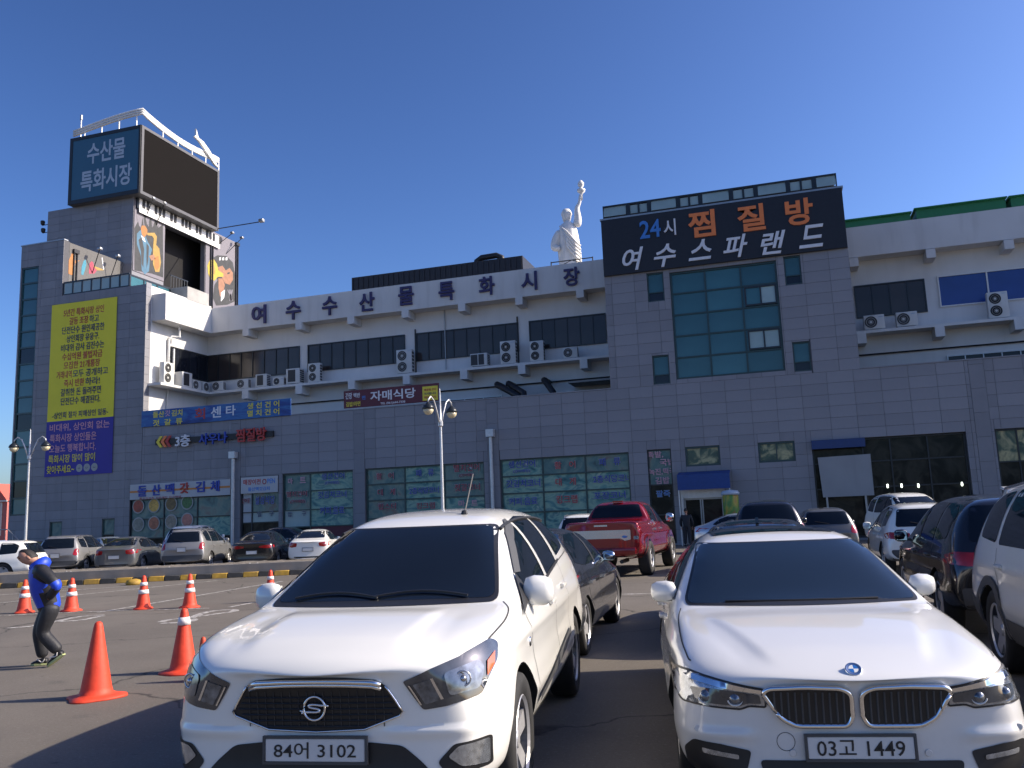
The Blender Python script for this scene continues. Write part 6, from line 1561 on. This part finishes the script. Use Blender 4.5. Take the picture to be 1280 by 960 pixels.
# ------------------------------------------------------------------ planter island with painted kerb
IU = Vector((.905, .425, 0)); IN_ = Vector((-.425, .905, 0)); IO = onZ(0, 736); IO.z = 0
def ipt(t, n, z): return IO + IU * t + IN_ * n + Vector((0, 0, z))
M('soil', (.16, .14, .115), .95, var=.35, scale=8, bump=.6, bscale=30)
isl = MB(); T0, T1 = -6.0, 17.0
isl.prism([ipt(T0, .24, 0), ipt(T0, .24, .42), ipt(T0, .42, .42), ipt(T0, .42, .36), ipt(T0, 1.75, .36), ipt(T0, 1.75, .42), ipt(T0, 1.95, .42), ipt(T0, 1.95, 0)], IU * (T1 - T0))
M('planter_wall', (.17, .165, .16), .85, var=.2, scale=2, bump=.3, bscale=30, stain=.35, stain_col=(.09, .088, .085))
ISL = struct(isl.build('planter_island', 'planter_wall'))
so = MB(); rs = random.Random(3)
nn_, nk = 120, 8
for i in range(nn_ + 1):
    for j in range(nk + 1):
        p = ipt(T0 + (T1 - T0) * i / nn_, .425 + 1.32 * j / nk, .37 + rs.uniform(0, .05) + (.05 if 0 < j < nk else 0)); so.v.append(tuple(p))
for i in range(nn_):
    for j in range(nk): so.f.append((i * (nk + 1) + j, (i + 1) * (nk + 1) + j, (i + 1) * (nk + 1) + j + 1, i * (nk + 1) + j + 1)); so.mi.append(0)
so.build('soil_bed', 'soil', ISL, smooth=True)
t = T0; k = 0
while t < T1:
    m = MB(); a, b, c, d = ipt(t + .01, 0, 0), ipt(t + .01, .22, 0), ipt(t + .01, .22, .16), ipt(t + .01, .02, .16)
    m.prism([a, b, c, d], IU * .48); o = m.build('kerb_stone', 'yellow_paint' if k % 2 else 'black_paint', ISL); bevel(o, .012, 1); t += .5; k += 1
struct(bpy.data.objects['planter_island'])
# stones and litter on the bed
st = MB()
for i in range(140):
    p = ipt(rs.uniform(-3, 14), rs.uniform(.45, 1.7), .40); r_ = rs.uniform(.02, .07)
    st.lathe([(0, -r_), (r_ * rs.uniform(.7, 1.2), 0), (0, r_ * .8)], p, 6)
struct(tag(st.build('stones', 'concrete'), 'pale stones scattered over the planter soil', 'stones'), 'stuff')
b = MB(); c = onZ(167, 731); b.lathe([(.0, .0), (.22, .0), (.24, .06), (.20, .14), (.08, .18), (0, .18)], (c.x, c.y, 0), 12); tag(b.build('yellow_bump', 'yellow_paint', smooth=True), 'yellow rounded kerb bump broken loose before the island', 'kerb bump')

# ------------------------------------------------------------------ painted lines and worn marks
def gline(name, pts, w=.12, mat='road_white', z=.004):
    P3 = [onZ(x, y) for x, y in pts]; m = MB(); vs = []
    for i, p in enumerate(P3):
        d = (P3[min(i + 1, len(P3) - 1)] - P3[max(i - 1, 0)]); d.z = 0; d.normalize(); q = Vector((-d.y, d.x, 0)) * w / 2
        vs += [p + q + Vector((0, 0, z)), p - q + Vector((0, 0, z))]
    m.add(vs, [(2 * i, 2 * i + 1, 2 * i + 3, 2 * i + 2) for i in range(len(P3) - 1)]); return struct(m.build(name, mat))
gline('parking_line', [(-40, 746.5), (159, 733)]); gline('parking_line', [(-60, 760), (272, 725.6)]); gline('parking_line', [(123, 765.6), (353, 726.6)]); gline('parking_line', [(287, 759), (345, 748)])
gline('parking_line', [(-40, 772), (60, 767), (185, 762)], .1, z=.006); gline('parking_line', [(185, 763), (262, 760.5)], .1, z=.007)
gline('parking_line', [(730, 744), (822, 742)], .12)
for pts in ([(8, 785.5), (40, 783), (72, 776.5), (100, 771), (130, 769)], [(72, 777), (100, 775.5), (128, 770)], [(200, 778), (215, 774.5), (240, 774), (238, 777), (215, 779), (203, 779)], [(236, 774), (250, 768), (266, 764), (290, 762.5), (292, 764.5), (268, 768), (246, 771)]):
    gline('road_marking', catmull(pts, 4), .16, z=.0055)
# ------------------------------------------------------------------ traffic cones
def cone_mat():
    M('cone_orange', (.66, .055, .020), .6, var=.16, scale=9, stain=.55, stain_col=(.26, .06, .035), bump=.25, bscale=18); M('cone_faded', (.50, .07, .03), .6, var=.12, scale=7, stain=.35, stain_col=(.22, .06, .04)); M('cone_band', (.72, .70, .68), .4)
cone_mat()
def cone(px, py, h, bands, label, mat='cone_orange', seed=0, flare=.78, loc=None):
    c = Vector(loc) if loc else onZ(px, py); S_ = thing('traffic_cone', label, 'traffic cone', (c.x, c.y, 0), seed * .7, 'traffic cones in the car park'); rr = random.Random(seed)
    m = MB(); n = 28; rb = .155 * h / .7
    prof = [(rb * 1.75 * flare, .0), (rb * 1.72 * flare, .018), (rb * 1.25, .03), (rb * 1.05, .05), (rb * .96, .10), (rb * .30, h * .93), (rb * .24, h * .98), (rb * .10, h), (0, h)]
    for j, (r_, z) in enumerate(prof):
        for k in range(n):
            a = 2 * pi * k / n; w = 1 + (.06 * sin(3 * a + seed) + .04 * sin(5 * a + seed * 2) if j < 3 else .01 * sin(2 * a + seed))
            sq = 1 / max(abs(cos(a)), abs(sin(a))) ** .45 if j < 3 else 1
            m.v.append((r_ * w * sq * cos(a) * .92, r_ * w * sq * sin(a) * .92, z + (.012 * (1 + sin(2 * a + seed)) if j < 2 and flare > 1 else 0)))
    m.f = [(j * n + k, j * n + (k + 1) % n, (j + 1) * n + (k + 1) % n, (j + 1) * n + k) for j in range(len(prof) - 1) for k in range(n)] + [tuple(range(n - 1, -1, -1))]; m.mi = [0] * len(m.f)
    m.build('cone_body', mat, S_, smooth=True)
    for z0, z1 in bands:
        f = lambda z: rb * (.96 - (.96 - .30) * (z * h - .10) / (h * .93 - .10)) + .004
        MB().lathe([(f(z0), z0 * h), (f(z1), z1 * h)], n=28).build('reflective_band', 'cone_band', S_, smooth=True)
    return S_
two = [(.46, .58), (.70, .80)]
cone(30, 766, .70, two, 'banded cone behind the man in blue, on his face side', seed=1); cone(89, 764, .70, two, 'banded cone directly behind the back of the man in blue', seed=2)
cone(179, 761.5, .70, two, 'banded cone on the second white line, between the man and another banded cone', seed=3); cone(237, 759.5, .70, two, 'banded cone above the number marking on the asphalt', seed=4)
cone(338, 752, .68, two, 'banded cone half hidden by the mirror of the white pickup', seed=5)
cone(120, 872, .74, [], 'plain orange cone without bands, its skirt torn outwards', seed=6, flare=1.0); cone(229, 840, .72, [(.74, .86)], 'orange cone with a single white band near its tip', seed=7, flare=1.0)
c = CAM + ray(254, 800) * 9.4; cone(0, 0, .46, [], 'small faded orange cone peeking over the corner of the white pickup', 'cone_faded', 8, loc=(c.x, c.y, 0))

# ------------------------------------------------------------------ people
M('skin', (.42, .22, .15), .55, var=.08, scale=20); M('hair_dark', (.015, .012, .011), .6, var=.3, scale=40, bump=.4); M('jacket_blue', (.012, .055, .50), .5, var=.12, scale=9, bump=.5, bscale=14)
M('jacket_black', (.014, .014, .017), .55, var=.2, scale=9, bump=.5, bscale=14); M('trousers_black', (.018, .019, .023), .6, var=.25, scale=10, bump=.6, bscale=16); M('shoe_black', (.014, .014, .015), .5); M('shoe_sole', (.40, .44, .20), .5); M('coat_dark', (.010, .012, .018), .7)
def mesh_obj(name, me, mat, parent, mats=None):
    me.materials.clear()
    for q in (mats or [mat]): me.materials.append(MATS[q])
    o = bpy.data.objects.new(name, me); COL.objects.link(o); o.parent = parent; return o
def person(label, base, J, fwd, jack, trou, group='people'):
    """J: joints in world space; base: ground point; fwd: facing"""
    b_ = Vector(base); S_ = thing('person', label, 'person', b_, 0, group); J = {k: Vector(v) - b_ for k, v in J.items()}
    fwd = Vector(fwd).normalized(); lat = fwd.cross(Vector((0, 0, 1))).normalized()
    names = ['pelvis', 'waist', 'chest', 'neck', 'head0', 'shL', 'elL', 'haL', 'shR', 'elR', 'haR', 'hipL', 'knL', 'anL', 'hipR', 'knR', 'anR']
    up = (J['head'] - J['neck']).normalized(); J['head0'] = J['neck'] + up * .09
    E = [('pelvis', 'waist'), ('waist', 'chest'), ('chest', 'neck'), ('neck', 'head0'), ('chest', 'shL'), ('shL', 'elL'), ('elL', 'haL'), ('chest', 'shR'), ('shR', 'elR'), ('elR', 'haR'), ('pelvis', 'hipL'), ('hipL', 'knL'), ('knL', 'anL'), ('pelvis', 'hipR'), ('hipR', 'knR'), ('knR', 'anR')]
    ix = {n_: i for i, n_ in enumerate(names)}
    rad = dict(pelvis=(.09, .09), waist=(.11, .10), chest=(.11, .10), neck=.055, head0=.05, shL=.045, elL=.04, haL=.028, shR=.045, elR=.04, haR=.03, hipL=.085, knL=.06, anL=.04, hipR=.085, knR=.06, anR=.04)
    me = skin_mesh([tuple(J[n_]) for n_ in names], [(ix[a], ix[c]) for a, c in E], [rad[n_] for n_ in names], 1)
    # head: a shaped ellipsoid joined to the same mesh
    hb = bmesh.new(); hb.from_mesh(me)
    res = bmesh.ops.create_uvsphere(hb, u_segments=20, v_segments=14, radius=1.0)
    hc = J['head']
    for v in res['verts']:
        x, y, z = v.co; fx = x; q = Vector((x * .098, y * .076, z * .118))
        if x > .3 and -.35 < z < .25 and abs(y) < .3: q.x += .018 * (1 - abs(y) / .3)            # nose ridge
        if z < -.4: q.x += .018 * max(0, x); q.y *= 1 - .18 * (-z - .4)                         # jaw
        if x > .6 and .15 < z < .4: q.x += .006                                                  # brow
        v.co = hc + fwd * q.x + lat * q.y + up * q.z
    for sgn in (-1, 1):
        rs_ = bmesh.ops.create_uvsphere(hb, u_segments=8, v_segments=6, radius=1.0)
        for v in rs_['verts']: x, y, z = v.co; v.co = hc + fwd * (x * .022 - .008) + lat * (sgn * .076 + y * .010) + up * (z * .032 - .005)
    for key, s in (('haL', 1), ('haR', -1)):      # palm and fingers
        h = J[key]; d = (J[key] - J['el' + key[2]]).normalized(); sd = d.cross(fwd if abs(d.dot(fwd)) < .9 else lat).normalized()
        rs_ = bmesh.ops.create_uvsphere(hb, u_segments=8, v_segments=6, radius=1.0)
        for v in rs_['verts']: x, y, z = v.co; v.co = h + d * (x * .05 + .05) + sd * (y * .038) + d.cross(sd) * (z * .016)
        for fi_ in range(5):
            o0 = h + d * (.085 if fi_ else .03) + sd * ((fi_ - 2.5) * .018 if fi_ else -.038); l_ = (.05, .07, .078, .07, .055)[fi_]; dd = (d * (1 if fi_ else .6) + (sd * -.5 if fi_ == 0 else Vector((0, 0, 0)))).normalized()
            rs_ = bmesh.ops.create_uvsphere(hb, u_segments=6, v_segments=5, radius=1.0)
            for v in rs_['verts']: x, y, z = v.co; v.co = o0 + dd * (x * l_ * .5 + l_ * .4) + sd * (y * .009) + d.cross(sd) * (z * .009 - .25 * max(0, x) * .03)
    hb.to_mesh(me); hb.free()
    for p in me.polygons: p.use_smooth = True
    mesh_obj('body', me, 'skin', S_)
    # hair
    m = MB(); n = 18; rows = 8
    for i in range(rows + 1):
        for k in range(n):
            th = .02 + (1.45 if True else 0) * i / rows; a = 2 * pi * k / n
            x, y, z = sin(th) * cos(a), sin(th) * sin(a), cos(th)
            cut = .50
            th2 = th * (cut if cos(a) > .1 else 1.15); x, y, z = sin(th2) * cos(a), sin(th2) * sin(a), cos(th2)
            q = Vector((x * .105 - .004, y * .083, z * .126)); m.v.append(tuple(hc + fwd * q.x + lat * q.y + up * q.z))
    m.f = [(i * n + k, i * n + (k + 1) % n, (i + 1) * n + (k + 1) % n, (i + 1) * n + k) for i in range(rows) for k in range(n)]; m.mi = [0] * len(m.f); m.build('hair', 'hair_dark', S_, smooth=True)
    fc = MB()
    for sgn in (-1, 1): fc.lathe([(0, -.008), (.011, 0), (0, .008)], hc + fwd * .090 + lat * (sgn * .031) + up * .012, 8)
    fc.build('eyes', 'hair_dark', S_)
    mo = MB(); mo.tube([hc + fwd * .094 + lat * (.026 * q) + up * -.058 for q in (-1, -.4, .4, 1)], .005, 5); mo.build('mouth', 'letter_crimson', S_)
    br = MB()
    for sgn in (-1, 1): br.tube([hc + fwd * .097 + lat * (sgn * (.018 + .012 * q)) + up * (.034 + .003 * (q == 1)) for q in (0, 1, 2)], .005, 4)
    br.build('eyebrows', 'hair_dark', S_)
    # clothes
    J['hem'] = J['pelvis'] + (J['pelvis'] - J['waist']).normalized() * .09
    jn = ['hem', 'pelvis', 'waist', 'chest', 'shL', 'elL', 'cuL', 'shR', 'elR', 'cuR', 'coll']
    J['cuL'] = J['elL'].lerp(J['haL'], .88); J['cuR'] = J['elR'].lerp(J['haR'], .88); J['coll'] = J['chest'].lerp(J['neck'], .72)
    jr = dict(hem=(.15, .13), pelvis=(.17, .15), waist=(.185, .165), chest=(.18, .16), shL=.09, elL=.068, cuL=.052, shR=.09, elR=.068, cuR=.052, coll=.085); ji = {n_: i for i, n_ in enumerate(jn)}
    me = skin_mesh([tuple(J[n_]) for n_ in jn], [(ji[a], ji[c]) for a, c in (('hem', 'pelvis'), ('pelvis', 'waist'), ('waist', 'chest'), ('chest', 'coll'), ('chest', 'shL'), ('shL', 'elL'), ('elL', 'cuL'), ('chest', 'shR'), ('shR', 'elR'), ('elR', 'cuR'))], [jr[n_] for n_ in jn], 2)
    jo = mesh_obj('jacket', me, None, S_, jack)
    if len(jack) > 1:
        for p in me.polygons:
            c = p.center
            def seg(a, d): ab = d - a; t = max(0, min(1, (c - a).dot(ab) / ab.length_squared)); return (c - a - ab * t).length, t
            dl, tl = seg(J['shL'], J['elL']); df, tf = seg(J['elL'], J['cuL'])
            if dl < .115 and tl < .78: p.material_index = 1
            elif df < .10 and tf > .12: p.material_index = 1
            elif (c - J['pelvis']).z < -.01 and (c - J['pelvis']).dot(fwd) > -.10: p.material_index = 1
            elif (c - J['shR']).length < .13: p.material_index = 1
    # hood/collar
    if len(jack) > 1:
        cm = MB(); cc = J['neck'] - fwd * .055 - up * .03
        cm.lathe([(.085, -.06), (.125, -.03), (.135, .02), (.115, .07), (.085, .085), (.07, .06)], (0, 0, 0), 18); co = cm.build('hood', jack[0], S_, smooth=True); co.location = cc; co.rotation_euler = up.to_track_quat('Z', 'Y').to_euler()
    tn = ['pelvis', 'hipL', 'knL', 'anL', 'hipR', 'knR', 'anR']; ti = {n_: i for i, n_ in enumerate(tn)}; tr_ = dict(pelvis=(.11, .10), hipL=.115, knL=.09, anL=.075, hipR=.115, knR=.09, anR=.075)
    me = skin_mesh([tuple(J[n_]) for n_ in tn], [(ti[a], ti[c]) for a, c in (('pelvis', 'hipL'), ('hipL', 'knL'), ('knL', 'anL'), ('pelvis', 'hipR'), ('hipR', 'knR'), ('knR', 'anR'))], [tr_[n_] for n_ in tn], 2)
    mesh_obj('trousers', me, trou, S_)
    for s in 'LR':
        hl, to_ = J['heel' + s], J['toe' + s]; d = (to_ - hl); l_ = d.length; d.normalize(); sd = d.cross(Vector((0, 0, 1))).normalized(); un = sd.cross(d)
        m = MB(); n = 14; prof = [(-.04, .030, .045), (0, .042, .07), (.25, .045, .078), (.5, .044, .062), (.75, .050, .045), (.95, .040, .032), (1.04, .02, .018)]
        for t, w, h in prof:
            for k in range(n): a = 2 * pi * k / n; m.v.append(tuple(hl + d * (t * l_) + sd * (w * cos(a)) + un * (.012 + h * .5 + h * .5 * sin(a))))
        m.f = [(i * n + k, i * n + (k + 1) % n, (i + 1) * n + (k + 1) % n, (i + 1) * n + k) for i in range(len(prof) - 1) for k in range(n)] + [tuple(range(n)), tuple((len(prof) - 1) * n + k for k in range(n))]; m.mi = [0] * len(m.f)
        SH = m.build('shoe', 'shoe_black', S_, smooth=True)
        m = MB(); pts = [hl + d * (t * l_) + sd * (w * q) for q in (1, -1) for t, w in (((-.04, .03), (.3, .046), (.75, .052), (1.05, .02)) if q == 1 else ((1.05, .02), (.75, .052), (.3, .046), (-.04, .03)))]
        m.prism([p for p in pts], un * .022); m.build('sole', 'shoe_sole' if len(jack) > 1 else 'shoe_black', SH)
        if len(jack) > 1:
            sv = sd if sd.dot(CAM - b_) > 0 else -sd; m = MB(); m.tube([hl + d * (l_ * t) + sv * .046 + un * z for t, z in ((.10, .075), (.22, .04), (.34, .042), (.60, .075))], .006, 5); m.build('side_stripe', 'cone_band', SH)
    return S_
base = onZ(56, 832.5); d0 = (base - CAM).dot(_f)
def mp(zx, zy, dd=0.0):
    r_ = ray(10 + zx / 5.333, 670 + zy / 5.333); return CAM + r_ * (d0 + dd)
left = -Vector((_r0.x, _r0.y, 0)); tocam = -Vector((_f.x, _f.y, 0)).normalized()
J = dict(head=mp(137, 142), neck=mp(176, 196), chest=mp(205, 262), waist=mp(245, 370), pelvis=mp(275, 462), shL=mp(228, 232, -.17), elL=mp(335, 330, -.24), haL=mp(262, 425, -.10), shR=mp(190, 236, .17), elR=mp(230, 335, .22), haR=mp(238, 425, .10),
         hipL=mp(285, 492, -.09), knL=mp(222, 645, -.09), anL=mp(345, 775, -.10), hipR=mp(270, 492, .09), knR=mp(205, 640, .08), anR=mp(235, 815, .08))
gz = lambda v, z: Vector((v.x, v.y, z))
J['heelL'] = mp(372, 795, -.10); J['toeL'] = gz(mp(275, 872, -.10), .01); J['heelR'] = gz(mp(262, 868, .08), .005); J['toeR'] = gz(mp(160, 872, .06), .005)
person('man in a blue and black hooded jacket walking stooped, a hand in his pocket', base, J, left * .93 + tocam * .37 + Vector((0, 0, -.18)), ['jacket_blue', 'jacket_black'], 'trousers_black')
# dark figure standing at the market door
b0 = onY(858.5, 660, 40.3); b0.z = 0
def st(x, y, z): return b0 + Vector((x, y, z))
J = dict(head=st(0, -.02, 1.60), neck=st(0, .02, 1.44), chest=st(0, .02, 1.27), waist=st(0, 0, 1.05), pelvis=st(0, 0, .92), shL=st(.19, .02, 1.36), elL=st(.27, .04, 1.08), haL=st(.24, .14, .86), shR=st(-.19, .02, 1.36), elR=st(-.27, .04, 1.08), haR=st(-.24, .14, .86),
         hipL=st(.09, 0, .86), knL=st(.10, .02, .48), anL=st(.11, -.02, .09), hipR=st(-.09, 0, .86), knR=st(-.10, .03, .48), anR=st(-.11, 0, .09), heelL=st(.11, -.06, .005), toeL=st(.12, .20, .005), heelR=st(-.11, -.05, .005), toeR=st(-.12, .21, .005))
person('person in dark clothes standing with back turned at the market door', b0, J, (0.1, 1, 0), ['coat_dark'], 'coat_dark')

# ------------------------------------------------------------------ printed column by the door, far left steps, distant buildings
c = onY(914.5, 640, 40.9); S = thing('printed_column', 'round red, green and yellow printed column with a pale cap by the door', 'advertising column', (c.x, 40.9, 0))
two_tone('column_print', [(.30, .03, .03), (.35, .30, .04), (.06, .22, .05), (.32, .04, .04)], 1.6, .5, stretch=(1, 1, .5))
zt = onY(914.5, 618, 40.9).z
MB().lathe([(.36, 0), (.36, zt - .1), (.33, zt)], n=24).build('drum', 'column_print', S, smooth=True); MB().lathe([(.40, zt - .02), (.42, zt + .06), (.34, zt + .17), (.0, zt + .22)], n=24).build('cap', 'letter_grey', S, smooth=True)
sx0, sx1 = onY(-40, 660, 38.5).x, onY(36, 660, 38.5).x
S = wthing('stair_railing', 'grey metal handrail of the steps at the foot of the corner tower', 'railing', (sx0, 38.5, 0))
m = MB(); m.tube([(sx0, 38.5, 2.05), (onY(10, 652, 38.5).x, 38.5, 2.05), (sx1, 38.5, .95)], .035, 6); m.tube([(sx0, 38.5, 1.15), (onY(10, 652, 38.5).x, 38.5, 1.15), (sx1, 38.5, .05)], .03, 6); m.build('handrail', 'grey_metal', S)
xx = sx0
while xx < sx1:
    xk = onY(10, 652, 38.5).x; dz = 0 if xx < xk else (xx - xk) / (sx1 - xk) * 1.1
    MB().tube([(xx, 38.5, 0), (xx, 38.5, 2.03 - dz)], .02, 5).build('baluster', 'grey_metal', S); xx += .55
S = wthing('entrance_steps', 'dark grey concrete steps rising to the tower entrance', 'steps', (sx0, 40, 0))
for k in range(6):
    MB().box(sx0 - 2, sx1 - .4 - k * .33, 38.6, 41.9, k * .17 + .001, (k + 1) * .17).build('step', 'concrete', S)
M('roof_far', (.50, .10, .07), .7); M('wall_far', (.42, .12, .10), .7); M('trim_far', (.6, .55, .5), .7)
d = ray(3, 628); fx = onY(2, 628, 150)
S = wthing('distant_house', 'distant red gabled building with pale trim beyond the corner tower', 'building', (fx.x, 150, 0))
MB().box(fx.x - 5, fx.x + 1.6, 150, 158, 0, fx.z + .3).build('wall', 'wall_far', S)
MB().prism([(fx.x - 5.4, 149.6, fx.z + .3), (fx.x + 2.0, 149.6, fx.z + .3), (fx.x - 1.7, 149.6, fx.z + 4.2)], (0, 9, 0)).build('roof', 'roof_far', S)
MB().box(fx.x - 5.5, fx.x + 2.1, 149.4, 149.55, fx.z + .1, fx.z + .45).build('trim', 'trim_far', S); MB().box(fx.x - .2, fx.x + .3, 149.85, 149.98, 2, fx.z).build('pilaster', 'trim_far', S)
for k in range(2): MB().box(fx.x - 3.6 + k * 2.0, fx.x - 2.5 + k * 2.0, 149.9, 149.97, fx.z - 2.2, fx.z - .6).build('window', 'pane_dark', S)
S = wthing('distant_warehouse', 'distant low grey building beyond the corner tower', 'building', (fx.x - 4, 190, 0))
h = onY(5, 648, 190).z
MB().box(fx.x - 60, fx.x - 2, 190, 200, 0, h).build('wall', 'concrete', S); MB().box(fx.x - 61, fx.x - 1.5, 189.5, 201, h, h + .5).build('roof', 'grey_metal', S)
for r_ in WTH:
    for ch in r_.children: ch.location = ch.location - r_.location
bpy.data.objects.remove(_to); bpy.data.curves.remove(_tc); bpy.data.scenes.remove(_ts)
